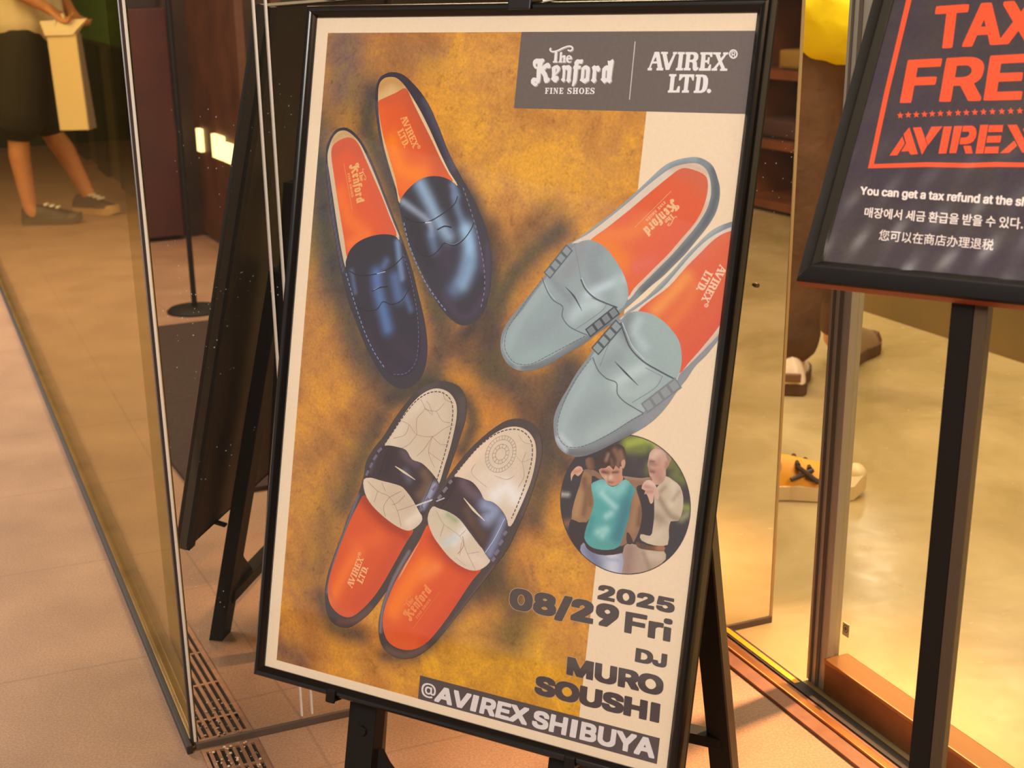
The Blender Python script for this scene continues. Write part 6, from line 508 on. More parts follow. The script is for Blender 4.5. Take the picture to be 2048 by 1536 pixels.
('text','p',[[3838,-1632,-2,3,0,8,31,210,3,1,20,0,1,-1,0,-5,-16,-107,2,-2,27,0,1,-4,-2,-15,-3,-3,-28,0,-13,-83,-2,-2],[3655,-1631,-2,2,0,4,18,122,3,1,20,0,1,-4,-18,-123,-2,-2],[2978,-1628,-2,2,0,5,17,120,4,3,19,0,1,-2,0,-5,-7,-48,2,-2,24,0,1,-5,-2,-15,-2,-2,-26,0,-7,-48,-3,-3],[2276,-1625,-2,3,2,14,0,4,-42,0,-2,1,1,18,2,2,111,-1,2,-1,-2,-16,-1,-3,-43,0,-2,-1,-2,-16,-2,-3],[2356,-1625,-2,3,0,7,22,159,3,1,20,0,1,-4,-10,-69,2,-2,24,0,1,-6,-2,-14,-2,-2,-25,0,-11,-71,-2,-2],[3122,-1625,-14,1,-19,4,-11,5,-10,9,-4,8,-1,14,4,13,10,11,10,6,14,5,17,3,25,1,3,-1,13,0,18,-4,11,-5,10,-9,4,-9,0,-14,-4,-12,-9,-10,-9,-7,-18,-6,-12,-2],[1940,-1623,-2,3,1,12,27,198,3,1,19,0,1,-2,-1,-12,-27,-198,-2,-2],[2692,-1623,-15,1,-16,3,-12,5,-11,10,-5,10,0,14,3,10,8,10,14,8,15,5,22,3,24,0,26,-4,12,-5,10,-9,4,-8,1,-14,-4,-12,-8,-10,-9,-7,-15,-6,-17,-3],[1696,-1622,-2,3,0,6,8,55,0,6,-37,0,-3,1,-2,3,1,17,3,1,42,1,15,119,3,1,20,0,1,-4,-27,-203,-2,-6],[3357,-1622,-2,3,1,25,-5,14,-9,11,-11,9,-14,7,-16,4,-3,3,0,4,10,14,7,1,12,-3,13,-6,11,-7,14,-14,9,-14,18,18,19,13,23,10,13,3,6,-1,4,-14,-1,-6,-17,-5,-18,-8,-15,-9,-11,-10,-10,-14,-7,-27],[1510,-1621,-2,3,0,7,26,198,2,3,2,1,19,0,1,-4,-27,-205,-3,-3],[1303,-1620,-2,2,0,4,16,123,3,1,20,0,1,-1,0,-4,-7,-49,2,-2,24,0,1,-2,0,-6,-1,-9,-1,-4,-2,-1,-25,0,-7,-50,-2,-2],[1126,-1619,-2,3,0,5,9,65,1,7,-1,1,-16,0,-3,-3,-9,-72,-2,-2,-17,0,-3,3,3,32,21,160,3,1,18,0,2,-1,-12,-95,2,-2,16,0,1,2,1,7,12,98,3,1,19,0,1,-2,0,-6,-26,-200,-2,-2],[1902,-1618,-2,5,9,64,-1,1,-27,0,-2,3,1,15,4,3,28,1,14,105,3,1,19,0,1,-4,-26,-192,-2,-2],[3569,-1618,-8,1,-12,5,-12,11,-4,6,-4,14,0,18,4,15,6,11,6,7,5,5,14,8,8,3,14,2,20,-2,13,-7,8,-8,5,-9,2,-9,0,-19,-3,-13,-9,-16,-9,-10,-8,-6,-16,-6],[1473,-1616,-2,3,0,7,9,65,-15,0,-2,-1,-4,-15,-7,-17,-7,-12,-10,-9,-9,-6,-10,-2,-7,0,-10,2,-12,10,-5,8,-4,14,-1,7,0,29,4,25,6,18,11,19,10,10,9,5,16,2,11,-2,7,-5,8,-10,5,-13,1,-8,1,-8,0,-18,17,0,13,98,3,1,18,0,1,-2,0,-8,-24,-183,-3,-4],[2442,-1616,-2,3,1,15,2,3,2,1,107,1,1,3,2,17,1,30,-2,3,-122,0,-3,2,0,9,1,9,3,2,173,0,2,-1,-1,-12,-2,-8,-25,-1,-2,-38,-4,-31,-2,-7],[2929,-1616,-2,3,0,7,3,23,-1,0,-44,0,-5,-31,-2,-1,-18,0,-3,2,0,9,12,85,1,7,2,1,90,0,2,-1,0,-5,-14,-97,-2,-2],[2079,-1613,-67,1,-2,3,1,17,3,1,108,1,3,25,0,29,-124,0,-3,3,3,18,2,1,173,0,1,-2,0,-8,-1,-8,-2,-3,-25,-1,-1,-35,-5,-41,-2,-1],[3732,-1611,-11,1,-2,2,0,4,20,136,2,3,2,1,48,0,27,-2,30,-5,1,-6,-4,-15,-2,-2,-32,5,-22,2,-27,0,-2,-1,-14,-99,68,-2,1,-1,0,-4,-2,-16,-2,-1],[1265,-1605,-83,1,-3,2,0,10,1,8,2,1,40,0,1,2,1,6,0,11,-2,11,-6,14,-12,14,-19,12,1,6,11,13,6,0,17,-11,9,-9,6,-9,6,-13,10,12,19,15,19,9,4,0,2,-2,5,-12,0,-5,-15,-8,-17,-13,-12,-14,-6,-12,-3,-13,1,-3,37,-1,2,-1,0,-9,-1,-9,-1,-2,-2,-1],[1609,-1604,-2,3,0,7,5,33,0,22,-1,9,-5,18,-9,18,-7,9,-14,12,-1,5,14,15,4,0,3,-1,10,-9,12,-16,7,-15,6,-18,17,26,13,14,20,15,6,0,9,-15,0,-4,-17,-11,-10,-10,-13,-15,-10,-17,-7,-18,-4,-17,-5,-38,-2,-2],[3118,-1603,24,-1,13,2,9,3,9,6,3,3,2,5,0,5,-4,5,-4,3,-18,5,-22,1,-16,-2,-11,-3,-10,-6,-4,-4,-1,-8,4,-5,9,-6],[1838,-1603,-2,2,0,4,6,40,0,27,-4,19,-5,13,-8,13,-12,12,0,5,12,14,6,0,11,-11,8,-12,6,-14,3,-14,2,-1,12,21,10,12,18,14,5,0,8,-13,0,-6,-13,-11,-10,-11,-11,-15,-7,-14,-8,-28,-6,-44,-2,-2],[2686,-1601,26,-1,13,2,9,3,7,5,5,4,1,5,0,5,-3,4,-5,4,-21,5,-25,0,-13,-2,-9,-3,-8,-4,-3,-4,-3,-5,0,-4,6,-7,7,-4],[992,-1595,-2,3,0,5,16,123,3,1,74,0,1,-2,0,-7,-16,-121,-2,-2],[3571,-1594,11,-1,13,5,7,6,7,13,2,8,-1,13,-5,8,-7,5,-7,2,-9,0,-7,-2,-11,-7,-6,-6,-4,-8,-2,-9,1,-11,5,-9,6,-5],[2286,-1581,-8,1,-11,3,-8,5,-4,4,-6,11,0,14,2,8,5,8,13,10,10,4,9,2,2,4,0,6,-47,1,-2,2,0,4,5,14,2,1,55,-1,40,-4,24,-4,1,-4,-3,-14,-1,-2,-6,0,-34,5,-9,0,-2,-4,1,-4,8,-2,7,-3,7,-6,5,-6,2,-7,0,-13,-2,-8,-7,-11,-7,-6,-8,-4,-12,-3],[1412,-1578,4,-1,4,1,5,5,5,6,7,15,6,28,1,13,-3,21,-5,8,-3,3,-4,1,-5,-1,-4,-2,-8,-9,-8,-19,-4,-20,-1,-26,1,-6,4,-11,5,-5],[1016,-1573,32,0,11,84,0,5,-32,0],[2888,-1561,46,0,4,28,-46,1],[2286,-1560,14,-1,8,2,7,4,5,9,0,5,-1,3,-6,5,-7,2,-14,0,-12,-4,-5,-5,-3,-4,0,-6,4,-6],[3054,-1537,-2,3,0,5,2,13,3,1,172,0,2,-2,-2,-18,-2,-2],[2647,-1536,-23,1,-2,1,-1,5,2,13,3,2,172,0,2,-2,-2,-18,-2,-2],[3333,-1510,-36,1,-2,3,0,5,2,13,3,1,74,1,10,72,2,3,2,1,18,0,2,-2,-10,-69,1,-5,59,-1,14,-1,2,-2,-2,-17,-3,-3],[2567,-1506,-2,3,0,5,3,17,0,3,-1,0,-83,0,-1,0,-2,-6,-2,-20,-2,-1,-20,1,-1,2,0,8,12,81,2,1,129,0,1,-2,0,-8,-12,-82,-2,-2],[3080,-1503,-2,3,0,8,1,8,3,2,108,0,1,1,1,5,0,6,-98,0,-9,1,-2,3,0,6,6,42,3,6,135,0,2,-1,-1,-15,-1,-4,-2,-2,-112,0,-3,-2,-1,-11,2,-2,106,0,1,-2,0,-8,-6,-41,-1,-3],[2649,-1502,-2,3,0,8,1,8,3,2,108,-1,1,1,1,6,0,6,-1,0,-106,0,-2,3,0,7,6,43,3,4,135,0,2,-1,-1,-14,-1,-4,-2,-2,-113,0,-2,-1,-2,-13,2,-2,107,0,1,-2,0,-6,-6,-42,-1,-3],[3584,-1499,-2,2,0,4,2,10,0,11,-4,14,-7,11,-8,8,-9,5,-2,3,0,3,12,14,6,0,13,-9,8,-9,8,-13,9,13,9,9,19,11,6,0,14,-11,7,-10,6,-13,14,16,13,10,12,6,5,0,2,-1,5,-12,0,-5,-21,-13,-13,-15,-9,-16,-3,-19,-2,-4,-19,0,-3,2,2,14,0,13,-2,9,-6,13,-8,9,-7,-3,-8,-8,-10,-15,-5,-13,-3,-20,-2,-1],[2027,-1492,-2,2,0,5,9,66,3,7,131,0,2,-1,0,-5,-9,-66,-2,-8],[2897,-1492,-2,3,0,7,9,63,3,6,125,0,2,-1,-1,-15,-2,-6,-103,0,-3,-4,-3,-30,24,-1,3,-1,72,0,1,-2,0,-8,-1,-8,-2,-3],[1275,-1491,-14,1,-18,4,-10,5,-10,9,-5,11,0,14,4,12,7,8,11,8,15,6,15,3,15,1,22,-1,10,-2,7,-2,14,-8,6,-6,4,-10,0,-14,-2,-8,-8,-12,-9,-8,-16,-7,-15,-3],[2275,-1472,-2,3,0,7,6,44,3,4,128,0,2,-1,0,-6,-2,-12,-2,-3,-106,0,-2,-3,-4,-32,-2,-1],[2052,-1470,87,0,5,36,-87,0,-2,-3],[1278,-1469,21,1,17,6,4,3,3,5,2,5,0,4,-3,5,-5,4,-18,5,-11,1,-14,-1,-11,-2,-10,-4,-5,-3,-5,-5,-2,-7,3,-6,5,-5,9,-4],[3941,-1465,-6,5,-3,5,0,13,1,4,3,4,6,6,6,2,8,0,5,-3,4,-5,1,-11,-2,-8,-4,-6,-5,-5,-4,-1],[2486,-1456,84,-1,2,5,2,17,-1,1,-83,0,-2,-1]],(240,226,222),0,0,[]),
('text','p',[[1437,-1189,-6,14,-11,21,-10,16,-17,19,14,15,3,-3,14,-16,9,71,16,1,1,-2,0,-5,-11,-91,11,-23,3,-11,-2,-2,-11,-4],[1479,-1188,-9,27,-8,16,-11,15,2,4,11,9,4,-1,11,-18,6,-11,2,-1,75,0,1,2,-5,17,0,4,15,3,8,-22,5,-19,-12,-3,-4,1,-76,-1,-2,-3,3,-10,0,-5],[2108,-1184,-7,36,-58,-1,-2,1,3,18,50,1,-7,19,-11,21,-9,14,-20,21,10,15,2,2,5,-3,16,-17,10,87,2,2,14,1,2,-2,0,-7,-13,-105,12,-24,9,-24,117,0,1,-2,-1,-11,-1,-6,-1,0,-109,0,5,-32,-13,-4],[2348,-1184,-11,3,-3,2,9,17,0,4,-83,0,-3,-1,-2,1,1,13,3,4,51,0,-6,3,0,2,15,25,-2,2,-42,0,-2,1,17,140,16,1,1,-2,-14,-116,0,-7,2,0,83,0,0,2,-5,7,0,4,46,36,8,-11,0,-4,-44,-34,42,0,12,106,-1,3,-9,1,-21,-1,-2,2,8,14,21,0,14,-2,5,-3,2,-4,0,-15,-14,-117,-1,-1,-45,-1,11,-26,-3,-2,-10,-3,55,1,1,-2,0,-4,-2,-12,-80,0,-14,-26],[2568,-1181,-12,3,-1,1,10,16,3,5,-1,2,-80,0,-2,1,10,98,-1,39,-3,18,-6,21,15,11,2,0,1,-3,5,-15,5,-34,0,-46,-7,-71,135,0,23,1,1,-2,-1,-11,-1,-6,-1,0,-61,0,-11,-1,-15,-25,-2,-2],[2755,-1181,-1,9,4,29,0,5,-63,-1,-2,1,2,17,2,2,62,0,1,1,1,20,-2,23,-7,29,-10,22,-13,19,-4,4,-22,19,0,3,13,14,3,1,25,-24,17,-24,12,-29,5,-24,2,-22,0,-32,40,0,1,1,1,7,4,60,0,44,-1,8,-3,7,-3,3,-36,-1,-2,2,7,16,4,3,33,0,8,-2,5,-4,3,-4,4,-10,1,-9,0,-50,-5,-73,-2,-17,-60,0,-2,-3,-4,-40],[3490,-1177,-8,31,-4,12,-2,3,-22,-1,6,-4,-1,-5,-10,-18,-12,-17,-4,0,-12,6,12,18,10,19,-1,2,-22,0,-2,1,8,72,2,2,20,0,1,1,-1,25,-4,18,-8,15,-11,11,-12,8,12,15,4,-1,17,-14,7,-8,7,-14,5,-20,1,-30,2,-6,1,0,12,0,2,1,7,69,3,9,2,5,9,5,26,1,11,-3,3,-6,1,-5,0,-25,-13,-7,-3,1,1,21,-2,5,-17,1,-3,-4,-8,-67,2,-1,24,0,0,-11,-7,-64,-22,-1,11,-34,0,-5,-6,-3],[1974,-1176,-1,11,2,24,-1,54,-6,33,-10,24,-7,11,-16,18,-27,17,0,4,13,14,3,0,9,-5,13,-10,11,-9,10,-13,12,-19,3,2,20,21,25,31,5,-1,10,-10,0,-3,-15,-18,-41,-42,5,-26,3,-29,-1,-74,-1,-4,-2,-1],[3395,-1176,-23,9,-37,8,-5,2,7,15,27,-5,1,1,4,33,-33,1,-2,1,2,17,30,1,1,1,-11,37,-17,33,11,16,3,0,10,-21,11,-31,1,0,9,88,3,6,15,0,1,-2,-11,-100,2,0,19,25,2,-1,7,-14,-1,-3,-31,-31,0,-3,1,0,25,0,1,-2,-1,-16,-27,0,-2,-2,-4,-31,1,-8,21,-6,2,-3,-1,-4,-8,-10],[1608,-1171,0,16,3,4,147,1,18,158,-1,2,-3,2,-39,-1,-2,1,10,20,31,0,13,-2,6,-3,4,-7,1,-8,-19,-161,2,-1,24,0,-2,-20],[3132,-1170,-11,8,0,3,19,19,15,18,4,1,11,-9,0,-3,-10,-12,-15,-15,-11,-10],[2975,-1169,-1,4,12,99,2,3,44,0,3,22,-1,3,-47,0,2,17,48,1,3,24,0,4,-1,2,-63,0,-1,5,3,12,140,1,0,-8,-1,-10,-56,0,-1,-1,-2,-6,-1,-23,48,0,1,-2,-2,-16,-48,0,-3,-4,-1,-21,45,0,1,-2,-11,-101,-1,-3],[1846,-1168,-1,8,16,129,-1,12,-2,5,-6,6,-1,2,12,15,20,-14,47,-26,4,-5,-5,-14,-1,-2,-2,0,-45,23,-17,-138,-1,-1],[3187,-1168,-1,5,15,129,-1,8,-6,9,9,14,3,1,12,-6,37,-11,3,-3,-1,-13,-2,-2,-34,8,-7,-49,2,-2,80,1,-9,10,-16,13,-25,-18,-2,0,-10,9,4,4,22,17,22,19,22,22,3,0,10,-9,0,-3,-32,-30,26,-20,4,-6,-12,-10,-6,-1,-9,-85,-2,-1],[2898,-1165,-1,7,3,11,24,1,2,2,5,46,-23,1,-1,8,2,10,24,0,7,60,-27,10,4,15,2,4,2,1,55,-20,8,-5,-4,-18,-22,7,-3,-12,-3,-42,19,0,1,-2,0,-4,-2,-12,-19,0,-2,-2,-6,-46,2,-1,23,0,-1,-13,-2,-5],[1905,-1164,-11,7,-1,3,19,25,20,31,2,1,13,-9,0,-3,-28,-41,-11,-13],[2994,-1152,30,0,3,27,-30,1,-4,-23],[3041,-1152,30,1,2,19,0,7,-29,1,-2,-5],[3207,-1152,63,0,2,3,1,15,-1,2,-62,0,-2,-2],[1517,-1142,-1,8,8,63,-2,2,-21,0,-2,1,8,16,22,0,8,-3,4,-4,1,-4,-8,-74,-2,-5],[2322,-1141,64,0,-8,22,-4,8,-2,2,-45,-1,9,-6],[2571,-1129,8,74,-45,1,-2,1,10,83,17,1,1,-9,86,0,2,2,1,7,18,0,-9,-81,-1,-3,-59,0,-4,-28,2,-2,67,0,1,-2,0,-3,-2,-13,-68,0,-3,-6,-2,-22],[1486,-1122,-5,15,-8,16,-9,13,11,9,3,2,3,-2,7,-10,9,-18,6,-19,-1,-3,-12,-3],[1557,-1122,-9,5,-1,3,17,23,14,24,4,1,10,-7,1,-4,-15,-24,-13,-17,-4,-4],[2161,-1119,-1,5,5,39,-46,1,-2,1,0,6,2,9,2,3,46,0,8,64,-55,0,-2,1,0,5,3,12,131,1,-1,-13,-2,-5,-55,-1,-8,-57,1,-7,47,0,-1,-16,-2,-2,-46,0,-2,-3,-5,-43],[1636,-1118,-1,5,4,34,8,66,2,4,16,0,-1,-17,2,-1,70,-1,-10,-86,-1,-4],[3211,-1117,63,1,2,3,1,15,-1,2,-62,0,-2,-2],[3438,-1114,64,0,1,3,4,37,-65,1],[2999,-1108,29,0,3,20,0,7,-29,1,-2,-5],[3046,-1108,29,0,1,3,2,24,-29,1,-2,-4],[2859,-1102,-10,4,-1,3,16,34,14,36,1,3,2,0,14,-6,0,-5,-14,-35,-16,-32,-2,-2],[2719,-1101,-5,20,-6,18,-12,24,2,4,15,8,3,-4,8,-18,11,-40,0,-6,-11,-5],[1656,-1099,53,0,1,3,3,25,2,24,-53,1],[3122,-1097,-1,6,3,12,4,1,23,0,2,5,7,63,-11,8,-17,17,1,4,10,13,3,-2,14,-17,6,-5,5,-2,8,3,23,14,19,5,20,2,39,0,48,-3,3,-17,-1,-2,-42,4,-55,0,-27,-5,-14,-7,-15,-11,-9,-85,-2,-1],[2335,-1090,-13,15,-21,17,9,15,3,0,8,-7,1,0,8,64,15,1,-1,-10,2,-1,63,0,0,-7,-6,-48,-78,-2,24,-29,0,-3,-11,-5],[1494,-1058,-9,6,-1,3,19,21,16,21,2,1,11,-9,1,-3,-23,-28,-13,-12],[1575,-1043,-13,6,0,3,17,28,12,25,2,1,13,-6,0,-5,-16,-32,-13,-20],[1453,-1040,-1,8,6,43,4,7,4,5,8,3,19,2,54,0,15,-3,4,-5,3,-7,1,-8,0,-17,-17,-6,0,13,-1,8,-5,6,-65,0,-5,-3,-2,-7,-5,-39],[1428,-1039,-8,31,-8,21,17,9,2,-2,6,-18,7,-34,-11,-6],[2340,-1036,49,0,3,24,-49,1],[2553,-1035,88,0,4,39,-78,1,-10,-1]],(240,226,222),0,0,[])]

UMAX = PW*1000/K+4
def upts(v, sc=20.0): return np.cumsum(np.array(v, float).reshape(-1, 2), axis=0)/sc
def smooth_loop(P, n=3, closed=True):
    """Catmull-Rom through the traced control points"""
    N_ = len(P); out = []
    for i in (range(N_) if closed else range(N_-1)):
        p0, p1, p2, p3 = (P[(i-1) % N_], P[i], P[(i+1) % N_], P[(i+2) % N_]) if closed else (P[max(i-1, 0)], P[i], P[i+1], P[min(i+2, N_-1)])
        for k in range(n):
            t = k/n; out.append(.5*((2*p1)+(-p0+p2)*t+(2*p0-5*p1+4*p2-p3)*t*t+(-p0+3*p1-3*p2+p3)*t**3))
    if not closed: out.append(P[-1])
    return np.array(out)
def ribbon(P, wd, taper=False):
    A_, B_ = [], []; n = len(P)
    for i in range(n):
        d = P[min(i+1, n-1)]-P[max(i-1, 0)]; d = d/(np.linalg.norm(d)+1e-9); m = np.array([-d[1], d[0]])*wd/2*((1-.8*abs(2*i/(n-1)-1)) if taper else 1)
        A_.append(P[i]+m); B_.append(P[i]-m)
    return np.array(A_+B_[::-1])
def trim(P):
    """cut at the right edge of the sheet"""
    out = []
    for a, b in zip(P, np.roll(P, -1, axis=0)):
        if a[0] <= UMAX: out.append(a)
        if (a[0] <= UMAX) != (b[0] <= UMAX): out.append(a+(b-a)*(UMAX-a[0])/(b[0]-a[0]))
    return np.array(out)
def outlines_of(inks):
    named, out, disc = {}, [], None
    for tg, kind, dat, *_ in inks:
        if kind == 'p': cs = [upts(c) for c in dat]
        elif kind == 'c':
            c0 = upts(dat[0])[0]; disc = (c0, dat[1]); t = np.linspace(0, 2*math.pi, 72, endpoint=False); cs = [c0+np.c_[np.cos(t), np.sin(t)]*dat[1]]
        elif kind == 'f':
            P = smooth_loop(upts(dat[0]), 2); d = P-disc[0]; r = np.linalg.norm(d, axis=1); k = np.minimum(1, (disc[1])/np.maximum(r, 1e-6)); cs = [disc[0]+d*k[:, None]]
        elif kind == 's': cs = [trim(smooth_loop(upts(dat[0]), 3))]
        elif kind == 'l':
            P = upts(dat[0]); P = smooth_loop(P, 4, False) if len(P) > 2 else P; cs = [trim(ribbon(P, dat[1], dat[2]))]
        elif kind == 'd':
            P = smooth_loop(upts(dat[0]), 6, False); d = np.r_[0, np.cumsum(np.linalg.norm(np.diff(P, axis=0), axis=1))]; s_ = 0; cs = []
            while s_+dat[2]*.5 < d[-1]:
                ts = np.linspace(s_, min(s_+dat[2], d[-1]), 3); cs.append(trim(ribbon(np.c_[np.interp(ts, d, P[:, 0]), np.interp(ts, d, P[:, 1])], dat[1]))); s_ += dat[2]+dat[3]
        elif kind == 'm':
            k = complex(dat[1], dat[2]); o_ = complex(dat[3], dat[4]); cs = []
            for c in named[dat[0]]:
                z = (c[:, 0]+1j*c[:, 1])*k+o_; cs.append(np.c_[z.real, z.imag])
            cs = [trim(c) for c in cs]
        cs = [c for c in cs if len(c) > 2]; named[tg] = cs; out.append(cs)
    return out
def inside(P, poly):
    x, y = P[:, 0], P[:, 1]; r = np.zeros(len(P), bool); q = np.roll(poly, -1, axis=0)
    for (x0, y0), (x1, y1) in zip(poly, q):
        c = (y0 > y) != (y1 > y)
        if c.any():
            with np.errstate(all='ignore'): r ^= c & (x < (x1-x0)*(y-y0)/(y1-y0+1e-12)+x0)
    return r
def seg_d2(P, pts):
    pts = np.array(pts, float); d = np.full(len(P), 1e9)
    for a, b in zip(pts[:-1], pts[1:]):
        ab = b-a; t = np.clip(((P-a)@ab)/(ab@ab+1e-9), 0, 1); q = P-a-t[:, None]*ab; d = np.minimum(d, (q*q).sum(1))
    return d
def printed_sheet(name, inks, place, scale, m, parent, step):
    """every ink area becomes flat polygons a hair above the one printed before it"""
    VS, FS, CS, RS = [], [], [], []; nv = 0
    for li, (cs, (tg, _k, _d, col, grid, mot, strokes)) in enumerate(zip(outlines_of(inks), inks)):
        if not cs: continue
        if grid > 0 and tg in ('rust', 'paper'):
            mn, mx = cs[0].min(0), cs[0].max(0); nx = max(2, int((mx[0]-mn[0])/grid)); ny = max(2, int((mx[1]-mn[1])/grid))
            X, Y = np.meshgrid(np.linspace(mn[0], mx[0], nx+1), np.linspace(mn[1], mx[1], ny+1)); P = np.c_[X.ravel(), Y.ravel()]
            i = (np.arange(ny)[:, None]*(nx+1)+np.arange(nx)).ravel(); Fa = np.c_[i, i+1, i+nx+2, i+nx+1].tolist()
        else:
            V = []; E = []
            for c in cs:
                b0 = len(V); V += [tuple(p) for p in c]; E += [(b0+j, b0+(j+1) % len(c)) for j in range(len(c))]
            if grid > 0:
                mn, mx = cs[0].min(0), cs[0].max(0); X, Y = np.meshgrid(np.arange(mn[0]+grid/2, mx[0], grid), np.arange(mn[1]+grid/2, mx[1], grid)); G_ = np.c_[X.ravel(), Y.ravel()]
                G_ = G_[inside(G_, cs[0])]; V += [tuple(p) for p in G_]
            r = delaunay_2d_cdt([Vector(p) for p in V], E, [], 0, 1e-5)
            P = np.array([tuple(p) for p in r[0]]).reshape(-1, 2); Fa = np.array([list(f) for f in r[2]])
            cen = P[Fa].mean(axis=1); ok = np.zeros(len(Fa), bool)
            for c in cs:
                if tg in ('stitch', 'crack'): ok |= inside(cen, c)
                else: ok ^= inside(cen, c)
            Fa = Fa[ok].tolist()
            if not Fa: continue
        C_ = np.tile(np.array(lin(col)), (len(P), 1))
        for pts, sig, sc_, al in strokes:
            pts = upts(pts, 2.0); pts = smooth_loop(pts, 2, False) if len(pts) > 2 else pts
            k_ = (al*np.exp(-seg_d2(P, pts)/(2*(sig*.62)**2)))[:, None]
            C_ = C_*(1-k_)+np.array(lin(sc_))*k_
        z = li*step
        VS.append(np.c_[P*scale, np.full(len(P), z)]); FS += [[j+nv for j in f] for f in Fa]; CS.append(C_); RS.append(np.full(len(P), mot)); nv += len(P)
    VS = np.vstack(VS); CS = np.vstack(CS); RS = np.concatenate(RS); base = origin(parent)
    W_ = [tuple(place(x, y, z)-base) for x, y, z in VS]
    me = bpy.data.meshes.new(name); me.from_pydata(W_, [], FS); me.materials.append(m)
    a = me.attributes.new('ink', 'FLOAT_COLOR', 'POINT'); a.data.foreach_set('color', np.c_[CS, np.ones(len(CS))].astype('f').ravel())
    a = me.attributes.new('mottle', 'FLOAT', 'POINT'); a.data.foreach_set('value', RS.astype('f'))
    me.update(); o = bpy.data.objects.new(name, me); COL.objects.link(o); o.parent = parent; return o

# ------------------------------------------------------------------ the setting
def slab(name, P, z0, z1, m):
    bm = bmesh.new(); t = [bm.verts.new((p.x, p.y, z1)) for p in P]; b = [bm.verts.new((p.x, p.y, z0)) for p in P]
    bm.faces.new(t); bm.faces.new(b[::-1])
    for i in range(len(P)): bm.faces.new((b[i], b[(i+1) % len(P)], t[(i+1) % len(P)], t[i]))
    bmesh.ops.recalc_face_normals(bm, faces=bm.faces)
    return obj(name, bm, m, kind='structure')
slab('floor', [F(-6.5, -3.2), F(2.595, -3.2), F(2.595, -.455), F(1.194, -.455), F(1.194, 12), F(-6.5, 12)], -.06, 0, tile_floor())['label'] = 'pinkish terrazzo tile floor outside the shop'
slab('floor_shop', [F(1.27, -.45), F(2.6, -.45), F(2.6, -3.2), F(7.0, -3.2), F(7.0, 9.6), F(1.27, 9.6)], -.06, 0, polished_floor())['label'] = 'polished olive yellow concrete floor inside the shop'
CEIL = mat('ceiling_paint', (150, 132, 110), .8)
slab('ceiling', [F(-6.5, -3.2), F(7.0, -3.2), F(7.0, 12), F(-6.5, 12)], 3.0, 3.06, CEIL)
DWALL = mat('dark_brown_wall', (58, 38, 24), .6, noise=(3, .35))
obj('wall_back', box(F, -6.5, 7.0, -3.26, -3.2, 0, 3.0), DWALL, kind='structure')
OWALL = mat('olive_wall', (118, 92, 50), .6, noise=(2.2, .22))
obj('wall_right', box(F, 2.99, 3.07, 2.3, 7.44, 0, .8), OWALL, kind='structure')
obj('wall_far', box(F, 1.27, 7.0, 9.6, 9.66, 0, 3.0), mat('brown_wall', (110, 88, 66), .7, noise=(2, .2)), kind='structure')
# green and dark wall down the arcade
bm = bmesh.new(); fbox(bm, F, -6.5, 1.27, 11.0, 11.06, 0, 3.0)
obj('wall_street', bm, mat('dark_green_wall', (52, 48, 26), .7, noise=(2.5, .4)), kind='structure')
bm = bmesh.new(); fbox(bm, F, 1.19, 1.27, 7.52, 11.0, 0, 3.0)
o = obj('wall_side', bm, mat('olive_brown_wall', (84, 70, 38), .7, noise=(1.6, .35)), kind='structure')
bm = bmesh.new(); fbox(bm, F, 1.18, 1.19, 7.5, 11.0, .80, 2.2); obj('green_board', bm, mat('green_board', (86, 116, 58), .6), o)
bm = bmesh.new()
for s0 in (7.9, 8.9, 9.9): fbox(bm, F, 1.16, 1.19, s0, s0+.45, 0, .78)
obj('dark_recess', bm, mat('dark_recess', (40, 34, 16), .8), o)

# ---- threshold of the shop door
bm = bmesh.new(); fbox(bm, F, 1.194, 1.27, -.45, 7.5, -.06, .006, bev=.001)
o = obj('trim_1', bm, mat('sill_brown', (128, 84, 60), .5, .2, noise=(40, .15)), kind='structure')
bm = bmesh.new(); fbox(bm, F, 1.222, 1.236, -.45, 7.5, .0055, .011, bev=.0015); obj('copper_strip', bm, COPPER, o)
bm = bmesh.new(); fbox(bm, F, 1.247, 1.268, -.45, 7.5, .0055, .009); obj('door_groove', bm, DARKB, o)
bm = bmesh.new(); fbox(bm, F, 1.251, 1.262, 1.735, 2.05, .0085, .0105); obj('yellow_strip', bm, mat('yellow_tape', (236, 160, 10), .5), o, label='yellow tape strip on the door sill')
# ---- sliding glass door
GLASSD = glass('door_glass', (.97, .96, .90), .05)
door = thing('door_1', F(1.30, 1.2), 'sliding glass door leaf with steel stile and brown bottom rail', 'door'); del door['category']; door['kind'] = 'structure'
bm = bmesh.new()
fbox(bm, F, 1.286, 1.300, 1.700, 1.752, .004, 2.3, bev=.002); fbox(bm, F, 1.300, 1.312, 1.704, 1.722, .004, 2.3, bev=.002); fbox(bm, F, 1.300, 1.318, 1.730, 1.750, .004, 2.3, bev=.002)
obj('door_stile', bm, STEEL, door)
bm = bmesh.new(); fbox(bm, F, 1.284, 1.288, 1.718, 1.726, .004, 2.3); fbox(bm, F, 1.2835, 1.287, 1.738, 1.742, .004, 2.3); obj('stile_gasket', bm, mat('grey_gasket', (92, 82, 70), .6), door)
bm = bmesh.new(); fbox(bm, F, 1.282, 1.322, -.4, 1.700, .006, .058, bev=.002); obj('bottom_rail', bm, mat('rail_brown', (140, 88, 50), .4, .3, noise=(30, .1)), door)
bm = bmesh.new(); fbox(bm, F, 1.280, 1.326, -.4, 1.700, .058, .066, bev=.002); obj('rail_cap', bm, mat('rail_cap', (168, 120, 72), .28, .7), door)
bm = bmesh.new(); fbox(bm, F, 1.297, 1.305, -.4, 1.702, .064, 2.25); obj('pane', bm, GLASSD, door)
bm = bmesh.new(); P0 = F(1.2965, 1.671, .127)
